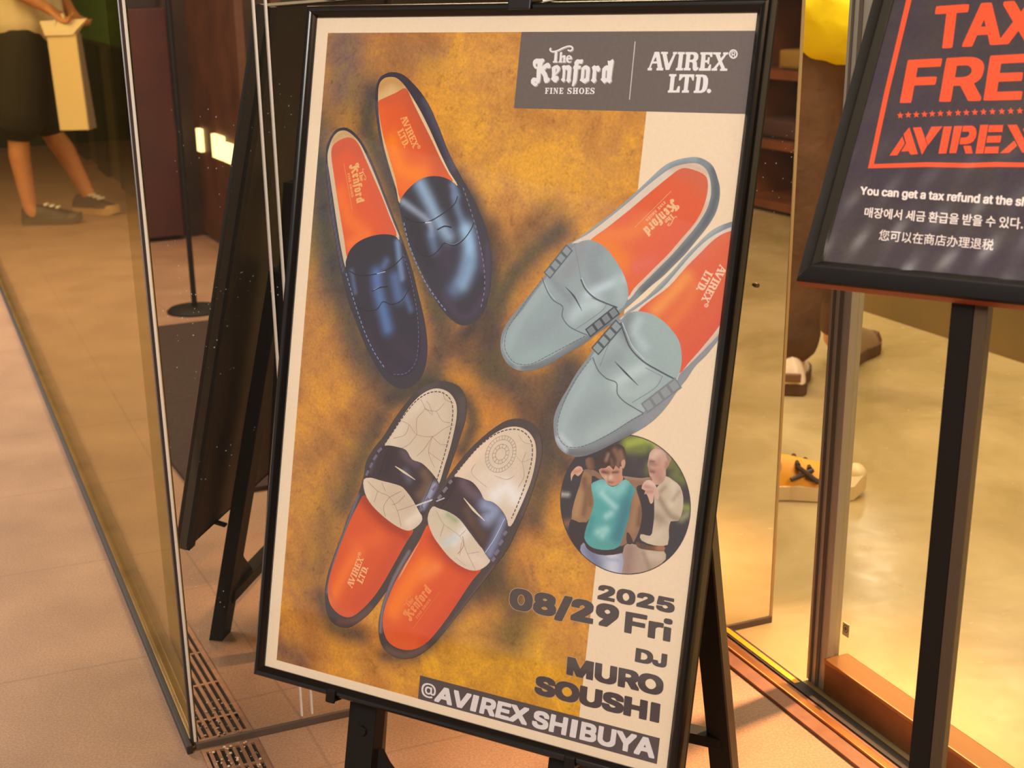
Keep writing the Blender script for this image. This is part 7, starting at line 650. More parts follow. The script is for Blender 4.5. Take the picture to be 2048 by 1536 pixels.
fbox(bm, lambda a, b, c: P0+A2*a+Vector((0, 0, b))+A1*c, -.008, .008, -.011, .011, -.0006, .0006); st = obj('sticker', bm, mat('grey_label', (214, 192, 140), .6), door)
bm = bmesh.new()
for r0, r1 in ((.0066, .0052), (.0032, 0)):
    n = 28; A = [bm.verts.new(P0+A2*math.cos(t)*r0+Vector((0, 0, math.sin(t)*r0+.002))-A1*.001) for t in np.linspace(0, 2*math.pi, n, endpoint=False)]
    if r1 > 0:
        B = [bm.verts.new(P0+A2*math.cos(t)*r1+Vector((0, 0, math.sin(t)*r1+.002))-A1*.001) for t in np.linspace(0, 2*math.pi, n, endpoint=False)]
        for i in range(n): bm.faces.new((A[i], A[(i+1) % n], B[(i+1) % n], B[i]))
    else: bm.faces.new(A)
obj('ring_mark', bm, mat('dark_ink', (100, 84, 60), .6), st)

# ---- left mirror face built as a clear glass pane, with its floor channel
win = thing('window_1', F(.297, 1.94), 'tall mirror face built as clear glass with bright polished edge running back from the mirror corner', 'window'); del win['category']; win['kind'] = 'structure'
bm = bmesh.new(); fbox(bm, F, .294, .300, 1.948, 9.5, .012, 2.4); obj('pane', bm, glass('side_glass', (.92, .88, .70), .05), win)
bm = bmesh.new(); fbox(bm, F, .2952, .2992, 1.9425, 1.9475, .012, 2.4, bev=.0008); obj('polished_edge', bm, CHROME, win)
bm = bmesh.new(); fbox(bm, F, .2915, .2985, 1.9478, 1.960, .012, 2.4); obj('edge_gasket', bm, mat('gasket_brown', (52, 38, 30), .6), win)
bm = bmesh.new(); fbox(bm, F, .281, .290, 1.93, 9.5, 0, .014, bev=.002); obj('gasket', bm, DARKB, win)
bm = bmesh.new(); fbox(bm, F, .290, .326, 1.955, 9.5, 0, .013, bev=.002); obj('floor_channel', bm, mat('channel_bronze', (150, 118, 72), .3, .5, noise=(14, .2)), win)
win2 = thing('window_2', F(.335, 2.0), 'narrow olive tinted pane added behind the tall glass pane', 'window'); del win2['category']; win2['kind'] = 'structure'
bm = bmesh.new(); fbox(bm, F, .330, .336, 1.965, 2.34, .0, 2.4); obj('pane', bm, glass('olive_glass', (.76, .74, .40), .05), win2)  # added pane, its tint stands in for an olive band of reflection

# ---- mirror panel
def MF(a, b, c): return MA + M1*a + MN*b + Vector((0, 0, c))
mir = thing('mirror_panel', MF(.55, .005, 0), 'tall dusty mirror panel standing behind the shoe poster', 'mirror')
obj('mirror_sheet', box(MF, .004, 1.056, 0, .008, .012, 2.4), mirror_mat(), mir)
obj('seal', box(MF, 0, 1.060, -.003, .010, 0, .012, bev=.001), mat('seal_grey', (92, 76, 64), .5), mir)
obj('polished_edge', box(MF, 1.056, 1.062, -.001, .010, .0, 2.4, bev=.001), mat('edge_tan', (176, 150, 104), .3, .2), mir)
for a in (.172, .189):
    bm = bmesh.new(); fbox(bm, MF, a-.0016, a+.0016, -.0035, 0, .02, 2.4, bev=.0008); obj('joint_strip', bm, CHROME, mir)
bm = bmesh.new(); cyl(bm, MF(.994, 0, .6295), MF(.994, -.006, .6295), .0045, .0036, 20); obj('bolt', bm, mat('bolt_grey', (110, 96, 80), .4, .7), mir, smooth=.6)

# ---- drain grate
gr = thing('drain_grate', F(.345, 1.75), 'metal floor drain grate with grit in its slots before the mirror', 'drain')
obj('grate_frame', (lambda bm: (fbox(bm, F, .302, .308, 1.2, 1.93, 0, .005), fbox(bm, F, .384, .392, 1.2, 1.93, 0, .005), fbox(bm, F, .308, .384, 1.918, 1.93, 0, .005), bm)[-1])(bmesh.new()), mat('grate_steel', (150, 112, 88), .45, .4, noise=(60, .2)), gr)
bm = bmesh.new(); fbox(bm, F, .308, .384, 1.2, 1.918, .0, .0012); obj('drain_pit', bm, mat('drain_dark', (30, 24, 20), .9, noise=(70, .5)), gr)
GS = mat('grate_slat', (150, 112, 86), .45, .4, noise=(60, .2))
for i in range(6): obj('slat', box(F, .3115+i*.0122, .3175+i*.0122, 1.2, 1.918, .0012, .0048, bev=.0006), GS, gr)
for s in (1.86, 1.74, 1.62): obj('cross_bar', box(F, .308, .384, s-.003, s+.003, .001, .0044), GS, gr)
bm = bmesh.new()
for i in range(60):
    c_, s_ = .31+.075*rng.random(), 1.80+.125*rng.random(); r_ = .0008+.0022*rng.random()**2
    t = bmesh.new(); bmesh.ops.create_icosphere(t, subdivisions=1, radius=r_); 
    for v in t.verts: v.co = F(c_, s_, .0048+r_*.4)+v.co*Vector((1, 1, .6)) if False else F(c_, s_, .0048+r_*.4)+Vector((v.co.x, v.co.y, v.co.z*.6))
    me = bpy.data.meshes.new('t'); t.to_mesh(me); t.free(); bm.from_mesh(me); bpy.data.meshes.remove(me)
o = obj('grit', bm, mat('pale_grit', (208, 180, 150), .8, noise=(200, .4)), gr); o['kind'] = 'stuff'

# ------------------------------------------------------------------ poster stand
pst = thing('poster_stand', S(.29, 1.0, -.05)*1.0, 'black framed shoe poster on a leaning floor stand', 'sign stand'); pst.location.z = 0
LIP = .0145
def moulding(parent, fn, w_, h_, lip, prof, m, name='frame'):
    """four mitred rails; prof = (t across from outer 0 to inner lip, height)"""
    bm = bmesh.new(); cs = [(-1, -1), (1, -1), (1, 1), (-1, 1)]
    for k in range(4):
        a, b = cs[k], cs[(k+1) % 4]; rows = []
        for (sx, sy), e in ((a, 1), (b, -1)):
            row = []
            for t, h in prof:
                g = .00012; dx, dy = b[0]-a[0], b[1]-a[1]
                x = (w_/2+(lip-t)*1)*sx+w_/2; y = (h_/2+(lip-t))*sy+h_/2
                row.append(bm.verts.new(fn(x+e*g*np.sign(dx), y+e*g*np.sign(dy), h)))
            rows.append(row)
        n = len(prof)
        for i in range(n):
            f_ = bm.faces.new((rows[0][i], rows[0][(i+1) % n], rows[1][(i+1) % n], rows[1][i])); f_.material_index = 1 if i == 0 else 0
        bm.faces.new(rows[0][::-1]); bm.faces.new(rows[1])
    bmesh.ops.recalc_face_normals(bm, faces=bm.faces)
    return obj(name, bm, m, parent, smooth=.5)
prof = [(0, -.013), (0, .000), (.0008, .004), (.0026, .0072), (.0052, .0088), (.0080, .0086), (.0106, .0070), (.0128, .0046), (LIP+.0008, .0026), (LIP+.0008, -.003)]
moulding(pst, S, PW, PH, LIP, prof, [mat('frame_black_gloss', (13, 12, 12), .22, 0, .55), mat('frame_side_lit', (60, 52, 40), .5)])  # outer sides of the black frame coloured lighter, as lit from the shop
obj('back_board', box(S, -.012, PW+.012, -.011, PH+.011, -.0125, -.004), BACKB, pst)
bm = bmesh.new()
for a in ((-.0144, .010, -.0139, PH+.0139), (PW-.010, PW+.0144, -.0139, PH+.0139)): fbox(bm, S, a[0], a[1], a[2], a[3], -.019, -.0131, bev=.001)
obj('back_rail', bm, BLACKM, pst)
INK = ink_mat('poster_print', (.94, 1.10, 1.30))
print_o = printed_sheet('poster_sheet', POSTER_INKS, lambda x, y, z: S(x*K, y*K, z), .001, INK, pst, 6e-6)
print_o['label'] = 'printed poster with three pairs of loafers on a rust ground'
obj('cover_sheet', box(S, -.002, PW+.002, -.002, PH+.002, .0021, .0025), glass('clear_cover', (1, 1, 1), .04, .03), pst)
# legs in the plane of the board
zf = SO.z/.971874
for u0 in (.122, PW-.122-.042):
    bm = bmesh.new(); fbox(bm, S, u0, u0+.042, PH-.45, zf-.006, -.056, -.031, bev=.002); lg = obj('front_leg', bm, BLACKM, pst)
    bm = bmesh.new(); c0 = S(u0+.024, PH+.062, -.031); cyl(bm, c0, c0+SN*.003, .0075, .006, 20); obj('bolt', bm, BLACK, lg, smooth=.6)
bm = bmesh.new(); fbox(bm, S, .14, PW-.14, 1.005, 1.03, -.060, -.035, bev=.002)
for sx, u0 in ((1, .168), (-1, PW-.168)):
    hexa(bm, [S(u0, .94, -.052), S(u0, 1.008, -.052), S(u0+sx*.075, 1.008, -.052), S(u0+sx*.012, .955, -.052), S(u0, .94, -.040), S(u0, 1.008, -.040), S(u0+sx*.075, 1.008, -.040), S(u0+sx*.012, .955, -.040)])
bmesh.ops.recalc_face_normals(bm, faces=bm.faces); obj('cross_brace', bm, BLACKM, pst)
RG = mat('leg_side_lit', (78, 66, 50), .5)
hp, ft = S(.500, .256, -.045), Vector((.388, 1.675, .004)); hl, fl = S(.13, .256, -.045), Vector((-.118, 1.744, .004))
for a, b in ((hp, ft), (hl, fl)):
    bm = bmesh.new(); bar(bm, a, b, .030, .022, SR.cross(Vector((0, 0, 1))), .0015); rl = obj('rear_leg', bm, BLACKM, pst)
    bm = bmesh.new(); bar(bm, a+SR*.0165, b+SR*.0165, .0028, .0215, SR.cross(Vector((0, 0, 1))), .0003); obj('lit_side_strip', bm, RG, rl)  # thin grey strip added for the light on the black leg's side
bm = bmesh.new(); bar(bm, hp.lerp(ft, .83), hl.lerp(fl, .72), .026, .016); obj('rear_brace', bm, BLACKM, pst)
def clip(u, v, wd, top):
    bm = bmesh.new(); s = -1 if top else 1
    fbox(bm, S, u-wd/2, u+wd/2, v-(.012 if top else .010), v+(.010 if top else .012), .0088, .0125, bev=.0015)
    fbox(bm, S, u-wd/2+.002, u+wd/2-.002, min(v+s*.008, v+s*.018), max(v+s*.008, v+s*.018), -.03, .012, bev=.001)
    return obj('clip', bm, BLACK, pst)
clip(.297, -.0135, .030, True)
for u in (.118, PW-.118):
    bm = bmesh.new(); fbox(bm, S, u-.007, u+.007, PH+.003, PH+.021, .0085, .0115, bev=.0025); fbox(bm, S, u-.006, u+.006, PH+.0148, PH+.019, -.03, .010, bev=.001); obj('clip', bm, BLACK, pst)
# pull tab wire at the top clip
bm = bmesh.new(); cyl(bm, S(.325, -.014, .006), S(.352, -.019, .004), .0022, None, 12); obj('clip_lever', bm, CHROME, pst, smooth=1)

# ------------------------------------------------------------------ tax free sign on its post
PX = T(.160, 0, -.045)
tx = thing('tax_free_sign', (PX.x, PX.y, 0), 'black framed tax free sign on an upright black post', 'sign')
SW, SH = .318, .446
def TF(a, b, w_=0): return T(a, -b if False else b, w_)
TD = lambda a, b, w_=0: T(a, SH-b, w_)
profT = [(0, -.016), (0, -.002), (.0012, .002), (.013, .008), (.0150, .0082), (.0165, .0070), (.0222, .0014), (.0222, -.004)]
moulding(tx, lambda x, y, h: T(x+.022, y+.022, h), SW-.044, SH-.044, .022, [(t, h) for t, h in profT], [mat('sign_frame_black', (17, 14, 13), .5, 0, .22, bump=(700, .3, .0003)), mat('sign_side_brown', (150, 66, 32), .5)], 'frame')  # outer sides of the black frame coloured orange-brown for a warm reflection
obj('back_board', box(T, .003, SW-.003, .003, SH-.003, -.015, -.0035), BLACKM, tx)
INKT = ink_mat('sign_print', (.98, 1.02, 1.06))
ps = printed_sheet('printed_sheet', TAXFREE_INKS, lambda x, y, z: T(x, -y, z), .001, INKT, tx, 2e-5)
ps['label'] = 'dark printed sheet with orange tax free box and white lines of text'
# crinkled clear sleeve
bm = bmesh.new(); nx, ny = 60, 80; V = {}
for j in range(ny+1):
    for i in range(nx+1):
        x = .018+(SW-.036)*i/nx; y = .018+(SH-.036)*j/ny
        h = .0022+.0006*math.sin(x*70+y*22)+.0007*math.sin(x*210-y*60+1)*math.exp(-((y-.06)/.10)**2)+.0004*math.sin(x*55-y*130)
        V[i, j] = bm.verts.new(T(x, y, h))
for j in range(ny):
    for i in range(nx): bm.faces.new((V[i, j], V[i+1, j], V[i+1, j+1], V[i, j+1]))
obj('clear_sleeve', bm, glass('sleeve_film', (1, 1, 1), .06, .18), tx, smooth=3)
bm = bmesh.new()
PXY = Vector((PX.x, PX.y, 0)); ang = math.atan2(TR.y, TR.x)+math.radians(4)
q1 = Vector((math.cos(ang), math.sin(ang), 0)); q2 = Vector((-q1.y, q1.x, 0))
PF = lambda a, b, c: PXY+q1*a+q2*b+Vector((0, 0, c))
fbox(bm, PF, -.0165, .0045, -.012, .012, .012, .86, bev=.0012)
post = obj('post', bm, BLACK, tx)
bm = bmesh.new(); fbox(bm, PF, .0045, .0165, -.011, .013, .012, .86, bev=.0008)
for i in range(7): fbox(bm, PF, .0055+i*.0016, .0061+i*.0016, -.0116, -.0105, .012, .86)
obj('ribbed_track', bm, mat('track_grey', (92, 76, 58), .45, .3), tx)
bm = bmesh.new(); lathe(bm, PXY+Vector((0, 0, 0)), [(.15, 0), (.155, .003), (.155, .008), (.148, .012), (.03, .014)], 48); obj('base_plate', bm, BLACKM, tx, smooth=.6)
bm = bmesh.new(); fbox(bm, T, .125, .195, .03, .11, -.034, -.0155, bev=.003); obj('bracket', bm, BLACKM, tx)

# ------------------------------------------------------------------ things the mirror and the shop show
MAT = mat('doormat_brown', (50, 32, 24), .9, noise=(120, .4))
obj('doormat', box(F, .575, 1.10, -.86, .86, .0005, .012, bev=.003), MAT)
tagp(bpy.data.objects['doormat'], 'dark brown doormat seen reflected low in the mirror', 'doormat')
ps_ = thing('pole_stand', (1.353, -.644, 0), 'thin pole on a round base reflected in the mirror', 'pole stand')
bm = bmesh.new(); lathe(bm, Vector((1.353, -.644, 0)), [(.10, 0), (.10, .006), (.09, .014), (.02, .02)], 48); obj('base', bm, BLACKM, ps_, smooth=.6)
bm = bmesh.new(); cyl(bm, Vector((1.353, -.644, .014)), Vector((1.353, -.644, 1.25)), .010, None, 16); obj('pole', bm, BLACK, ps_, smooth=1)
# reflected cabinet wall
cb = thing('display_cabinet', F(1.2, -2.6), 'dark red display cabinet with lit shelf reflected in the mirror', 'cabinet')
DR = mat('dark_red_panel', (74, 26, 20), .55, noise=(4, .3))
obj('side_panel', box(F, 1.08, 1.37, -2.9, -2.55, 0.02, 1.02, bev=.004), DR, cb)
BRN = mat('cabinet_brown', (88, 50, 26), .55, noise=(5, .35))
obj('body', box(F, 1.37, 2.35, -3.05, -2.62, 0, 1.9, bev=.004), mat('cabinet_dark', (62, 40, 24), .6, noise=(5, .35)), cb)
obj('top_panel', box(F, .6, 1.37, -3.05, -2.7, 1.02, 1.9, bev=.004), mat('cabinet_dusky', (40, 30, 24), .6, noise=(5, .3)), cb)
obj('partition', box(F, 1.475, 1.51, -2.62, -1.80, .02, 1.30, bev=.003), BRN, cb)
LIT = mat('lit_strip', (255, 236, 170), .5, emit=((255, 226, 150), 1.1))
for s0, s1, z0, z1 in ((-2.52, -2.46, .40, .50), (-2.25, -2.09, .40, .50), (-2.06, -1.83, .40, .48)): obj('light_strip', box(F, 1.455, 1.474, s0, s1, z0, z1), LIT, cb)
for c0 in (1.62, 1.86, 2.1): obj('upright', box(F, c0, c0+.05, -2.62, -2.58, .10, 1.6), BRN, cb)
ds = thing('display_shelf', F(4.3, -1.4), 'wooden display shelving of the shop reflected at the mirror edge', 'shelf')
SB = mat('shelf_wood', (112, 62, 30), .5, noise=(6, .3))
obj('back_panel', box(F, 4.4, 4.46, -3.0, .6, 0, 2.4), mat('shelf_back', (70, 40, 22), .6, noise=(5, .4)), ds)
for z in (.02, .30, .62, 1.0, 1.4): obj('shelf_board', box(F, 4.0, 4.42, -3.0, .6, z, z+.04, bev=.003), SB, ds)
for s in (-2.0, -1.0, .0): obj('upright', box(F, 4.0, 4.42, s, s+.05, 0, 2.0), SB, ds)
random.seed(9)
FC = [mat('folded_%d' % i, c, .8) for i, c in enumerate([(70, 40, 28), (150, 112, 40), (46, 40, 32), (110, 70, 46), (86, 90, 50)])]
k_ = 0
names = ['dark brown', 'mustard yellow', 'near black', 'tan', 'moss green']
spots = {(.34, -1.9): 0, (.34, -1.35): 3, (.34, -.8): 2, (.66, -1.75): 1, (.66, -1.36): 4, (.66, -.5): 0, (1.04, -1.68): 2, (1.04, -1.34): 1, (1.04, -.6): 3}
for (z, s), ci in spots.items():
    zz = z
    bm = bmesh.new(); fbox(bm, F, 4.05, 4.34, s, s+.30, zz+.002, zz+.09, bev=.02)
    o = obj('folded_sweater', bm, FC[ci], None, smooth=1.2, loc=F(4.2, s+.15, zz)); k_ += 1
    row = {.34: 'lower', .66: 'middle', 1.04: 'upper'}[z]
    if k_ in (5, 8): o.location.z += .001
    tagp(o, '%s folded sweater on the %s shop shelf reflected in the mirror, %s' % (names[ci], row, {-1: 'near its middle'}.get(0, 'beside the upright')), 'sweater', 'folded sweaters on the shop shelving')

# ------------------------------------------------------------------ people
def remeshed(name, caps, m, parent, vox=.012, ell=(), flat=None):
    """one continuous surface grown from tapered limbs"""
    bm = bmesh.new()
    for p, q, r0, r1 in caps:
        p, q = Vector(p), Vector(q); n = 10; d = (q-p); L_ = d.length; d.normalize(); x = d.orthogonal().normalized(); y = d.cross(x); rings = []
        st_ = [(-1, 0), (-.87, .5), (-.5, .87)] ; pr = [(p-d*r0*abs(math.cos(a)), r0*math.sin(a)) for a in (.02, .5, 1.05)]+[(p, r0), (p.lerp(q, .5), (r0+r1)/2), (q, r1)]+[(q+d*r1*math.cos(a), r1*math.sin(a)) for a in (1.05, .5, .02)]
        for c_, r_ in pr: rings.append([bm.verts.new(c_+x*math.cos(t)*r_+y*math.sin(t)*r_) for t in np.linspace(0, 2*math.pi, 14, endpoint=False)])
        for a, b in zip(rings, rings[1:]):
            for i in range(14): bm.faces.new((a[i], a[(i+1) % 14], b[(i+1) % 14], b[i]))
        bm.faces.new(rings[0][::-1]); bm.faces.new(rings[-1])
    for c_, r3 in ell:
        t = bmesh.new(); bmesh.ops.create_icosphere(t, subdivisions=3, radius=1)
        for v in t.verts: v.co = Vector(c_)+Vector((v.co.x*r3[0], v.co.y*r3[1], v.co.z*r3[2]))
        me = bpy.data.meshes.new('t'); t.to_mesh(me); t.free(); bm.from_mesh(me); bpy.data.meshes.remove(me)
    bmesh.ops.recalc_face_normals(bm, faces=bm.faces)
    o = obj(name, bm, m, parent)
    md = o.modifiers.new('r', 'REMESH'); md.mode = 'VOXEL'; md.voxel_size = vox; md.use_smooth_shade = True
    sm = o.modifiers.new('s', 'SMOOTH'); sm.factor = .5; sm.iterations = 5
    dg = bpy.context.evaluated_depsgraph_get(); me = bpy.data.meshes.new_from_object(o.evaluated_get(dg)); o.modifiers.clear(); o.data = me
    if not me.materials: me.materials.append(m)
    me.polygons.foreach_set('use_smooth', [True]*len(me.polygons)); return o
def shoe(parent, heel, dirx, L_, m_up, m_sole, wd=.048, laces=None, h_=.075):
    """sole outline lofted upward into an upper; heel = floor point under the heel, dirx = heading"""
    d = Vector(dirx).normalized(); sd = Vector((-d.y, d.x, 0)); root = Vector(heel)
    prof_ = [(0, .60), (.06, .74), (.2, .78), (.4, .76), (.6, .96), (.74, 1.0), (.88, .82), (.96, .5), (1.0, .16)]
    hs = [.78, .95, 1.0, .92, .72, .56, .44, .36, .28]
    bm = bmesh.new(); rings = []
    for (t, w_), hh in zip(prof_, hs):
        ring = []
        for a in np.linspace(0, math.pi, 9): ring.append(bm.verts.new(root+d*(t*L_)+sd*(math.cos(a)*w_*wd*(1-.25*math.sin(a)))+Vector((0, 0, .026+math.sin(a)*hh*h_))))
        rings.append(ring)
    for a, b in zip(rings, rings[1:]):
        for i in range(8): bm.faces.new((a[i], b[i], b[i+1], a[i+1]))
    for r_ in (rings[0], rings[-1]): bm.faces.new(r_)
    bmesh.ops.recalc_face_normals(bm, faces=bm.faces)
    up = obj('shoe', bm, m_up, parent, smooth=1.2)
    bm = bmesh.new(); out = [(t, w_*1.08) for t, w_ in prof_]; A = [root+d*((t-.005)*L_*1.02)+sd*(w_*wd) for t, w_ in out]+[root+d*((t-.005)*L_*1.02)-sd*(w_*wd) for t, w_ in out[::-1]]
    tv = [bm.verts.new(p+Vector((0, 0, .034+(.02 if 7 <= i <= 10 else 0)))) for i, p in enumerate(A)]; bv = [bm.verts.new(p+Vector((0, 0, .002+(.012 if 7 <= i <= 10 else 0)))) for i, p in enumerate(A)]
    bm.faces.new(tv); bm.faces.new(bv[::-1])
    for i in range(len(A)): bm.faces.new((bv[i], bv[(i+1) % len(A)], tv[(i+1) % len(A)], tv[i]))
    bmesh.ops.recalc_face_normals(bm, faces=bm.faces); obj('sole', bm, m_sole, up)
    if laces:
        bm = bmesh.new()
        for t in (.42, .52, .62): fbox(bm, lambda a, b, c: root+d*(t*L_+a)+sd*b+Vector((0, 0, c)), -.008, .008, -.024, .024, .026+h_*(1.02-.62*(t-.3)*1.6), .034+h_*(1.02-.62*(t-.3)*1.6), bev=.002)
        obj('laces', bm, laces, up)
    return up
def head(parent, c, face, skin, hair, hairlen=.0):
    """head with nose, ears, eyes and mouth; face = heading"""
    f_ = Vector(face).normalized(); s_ = Vector((-f_.y, f_.x, 0)); c = Vector(c); Z = Vector((0, 0, 1))
    bm = bmesh.new(); bmesh.ops.create_uvsphere(bm, u_segments=24, v_segments=18, radius=1)
    for v in bm.verts:
        x, y, z = v.co; k = 1-.16*max(0, -z); v.co = c+f_*(x*.095*k+(.012 if z < 0 and x > 0 else 0))+s_*(y*.074*k)+Z*(z*.115)
    for (fx, sy, z, r) in ((.098, 0, -.012, .017), (.104, 0, -.024, .014), (0, .076, -.01, .022), (0, -.076, -.01, .022)):
        t = bmesh.new(); bmesh.ops.create_icosphere(t, subdivisions=2, radius=r)
        for v in t.verts: v.co = c+f_*(fx+v.co.x*.8)+s_*(sy+v.co.y*.6)+Z*(z+v.co.z*1.3)
        me = bpy.data.meshes.new('t'); t.to_mesh(me); t.free(); bm.from_mesh(me); bpy.data.meshes.remove(me)
    h_ = obj('head', bm, skin, parent, smooth=3)
    bm = bmesh.new(); bmesh.ops.create_uvsphere(bm, u_segments=24, v_segments=18, radius=1)
    for v in bm.verts:
        x, y, z = v.co; up = z > -.1 or x < .1
        v.co = c+f_*((x*.103-.012) if up else x*.06-.03)+s_*(y*.083)+Z*(max(z, -.55-hairlen)*.122+.012)
    obj('hair', bm, hair, h_, smooth=3)
    for sy in (.030, -.030):
        t = bmesh.new(); bmesh.ops.create_icosphere(t, subdivisions=2, radius=.0085)
        for v in t.verts: v.co = c+f_*(.088+v.co.x*.5)+s_*(sy+v.co.y)+Z*(.012+v.co.z*.6)
        obj('eye', t, mat('eye_dark', (30, 22, 18), .3), h_)
    bm = bmesh.new(); fbox(bm, lambda a, b, cc: c+f_*(.094+a)+s_*b+Z*cc, -.006, .004, -.022, .022, -.058, -.051, bev=.002); obj('mouth', bm, mat('lips', (150, 84, 74), .5), h_)
def hand_caps(wr, d, side, curl=.4, sc=1.0):
    """palm, four bent fingers and a thumb as limbs; d = heading, side = thumb side"""
    d = Vector(d).normalized(); s_ = Vector(side).normalized(); n_ = d.cross(s_); wr = Vector(wr); out = []
    for k in (-1, 0, 1): out.append((wr+s_*k*.022*sc, wr+d*.08*sc+s_*k*.026*sc, .014*sc, .013*sc))
    for i, (o_, L_) in enumerate(((.034, .066), (.012, .076), (-.011, .07), (-.033, .054))):
        b = wr+d*.088*sc+s_*o_*sc; m1 = b+(d*math.cos(curl)+n_*math.sin(curl))*L_*.5*sc; m2 = m1+(d*math.cos(curl*2.4)+n_*math.sin(curl*2.4))*L_*.5*sc
        out += [(b, m1, .0088*sc, .008*sc), (m1, m2, .008*sc, .0068*sc)]
    t0 = wr+d*.025*sc+s_*.03*sc; t1 = t0+(d*.6+s_*.8)*.04*sc; t2 = t1+(d*.9+n_*.3)*.03*sc
    return out+[(t0, t1, .0115*sc, .010*sc), (t1, t2, .0095*sc, .0075*sc)]
def HW(bx, hd):
    """local frame of a figure: (forward, left, up) from base point and heading"""
    f_ = Vector(hd).normalized(); l_ = Vector((-f_.y, f_.x, 0)); b = Vector(bx)
    return lambda x, y, z: b+f_*x+l_*y+Vector((0, 0, z))
SKIN = mat('skin', (206, 138, 96), .5, noise=(30, .06)); HAIRM = mat('dark_hair', (34, 24, 18), .5)

# reflected passer-by, built as a real figure behind the clear pane, with a paper bag
L1 = HW((-1.93, 7.18, 0), (1, -.16, 0))
pa = thing('person', L1(0, 0, 0), 'person in black shorts and white top carrying a paper bag behind the left glass', 'person')
hA, kA, aA = L1(0, .09, .88), L1(-.03, .10, .47), L1(.125, .20, .09)
hB, kB, aB = L1(0, -.09, .88), L1(-.075, -.11, .47), L1(-.045, -.15, .09)
sh1, sh2 = L1(-.02, .19, 1.40), L1(-.02, -.19, 1.40); el1, el2 = L1(.05, .25, 1.12), L1(.04, -.25, 1.12); w1, w2 = L1(.16, .16, .99), L1(.20, -.20, 1.02)
body = [(hA, kA, .078, .052), (kA, L1(.04, .15, .33), .052, .056), (L1(.04, .15, .33), aA, .055, .036), (aA, L1(.15, .20, .05), .036, .034), (hB, kB, .078, .052), (kB, L1(-.075, -.13, .33), .052, .054), (L1(-.075, -.13, .33), aB, .053, .036), (aB, L1(-.03, -.15, .05), .036, .034),
    (L1(0, 0, .96), L1(-.02, 0, 1.34), .10, .10), (sh1, sh2, .06, .06), (L1(-.02, 0, 1.4), L1(0, 0, 1.53), .06, .052), (sh1, el1, .046, .038), (el1, w1, .037, .026), (sh2, el2, .046, .038), (el2, w2, .037, .026)]
body += hand_caps(w1, (.5, -.6, -.6), (.6, .6, 0), .7) + hand_caps(w2, (.8, -.2, -.6), (0, .8, .2), .8)
remeshed('body', body, SKIN, pa, .010)
head(pa, L1(.015, 0, 1.65), (1, -.16, 0), SKIN, HAIRM, .3)
remeshed('shorts', [(L1(0, .09, .90), L1(-.02, .115, .53), .125, .135), (L1(0, -.09, .90), L1(-.06, -.115, .53), .125, .135), (L1(0, .07, .95), L1(0, -.07, .95), .13, .13)], mat('black_shorts', (42, 32, 22), .8), pa, .012)
remeshed('shirt', [(L1(-.01, .05, .96), L1(-.02, .06, 1.34), .165, .14), (L1(-.01, -.05, .96), L1(-.02, -.06, 1.34), .165, .14), (sh1, sh1.lerp(el1, .7), .075, .075), (sh2, sh2.lerp(el2, .7), .075, .075), (sh1, sh2, .075, .075)], mat('white_shirt', (236, 214, 184), .8), pa, .012)
SBK = mat('shoe_black', (26, 26, 22), .5); SOLEW = mat('sole_tan', (190, 150, 96), .6); LACE = mat('white_patch', (248, 246, 240), .5, emit=None)
shoe(pa, L1(.045, .20, 0), (.92, -.42, 0), .27, mat('shoe_dark_brown', (52, 42, 34), .5), SOLEW, laces=LACE)
shoe(pa, L1(-.085, -.155, 0), (1, .02, 0), .29, SBK, mat('sole_dark', (66, 62, 48), .6), laces=LACE)
# the bag it holds
bagb = Vector((-1.695, 6.93, .47))
pb = thing('paper_bag', bagb, 'pale paper bag with grey side held beside the black shorts', 'bag')
BF = lambda a, b, c: bagb+Vector((1, -.10, 0)).normalized()*a+Vector((.10, 1, 0)).normalized()*b+Vector((0, 0, c))
bm = bmesh.new(); hexa(bm, [BF(-.065, -.05, 0), BF(.075, -.05, 0), BF(.075, .05, 0), BF(-.065, .05, 0), BF(-.085, -.03, .44), BF(.055, -.03, .44), BF(.055, .03, .44), BF(-.085, .03, .44)]); bmesh.ops.recalc_face_normals(bm, faces=bm.faces)
obj('bag_body', bm, mat('kraft_paper', (244, 214, 170), .8), pb)
bm = bmesh.new(); hexa(bm, [BF(.0755, -.05, 0), BF(.082, -.05, 0), BF(.082, .05, 0), BF(.0755, .05, 0), BF(.0555, -.03, .44), BF(.060, -.03, .44), BF(.060, .03, .44), BF(.0555, .03, .44)]); obj('side_gusset', bm, mat('bag_side', (150, 130, 120), .8), pb)
bm = bmesh.new()
for y_ in (-.03, .03):
    cyl(bm, BF(-.06, y_, .43), BF(-.03, y_*.3, .53), .004, None, 8); cyl(bm, BF(.04, y_, .43), BF(-.01, y_*.3, .53), .004, None, 8)
obj('handle', bm, mat('cord_white', (232, 220, 204), .8), pb)
bm = bmesh.new(); hexa(bm, [BF(-.09, -.04, .435), BF(.04, -.04, .435), BF(.04, .04, .435), BF(-.09, .04, .435), BF(-.12, -.01, .50), BF(.11, -.01, .505), BF(.11, .01, .505), BF(-.12, .01, .50)]); bmesh.ops.recalc_face_normals(bm, faces=bm.faces); obj('tissue', bm, mat('tissue_white', (240, 216, 188), .9), pb)

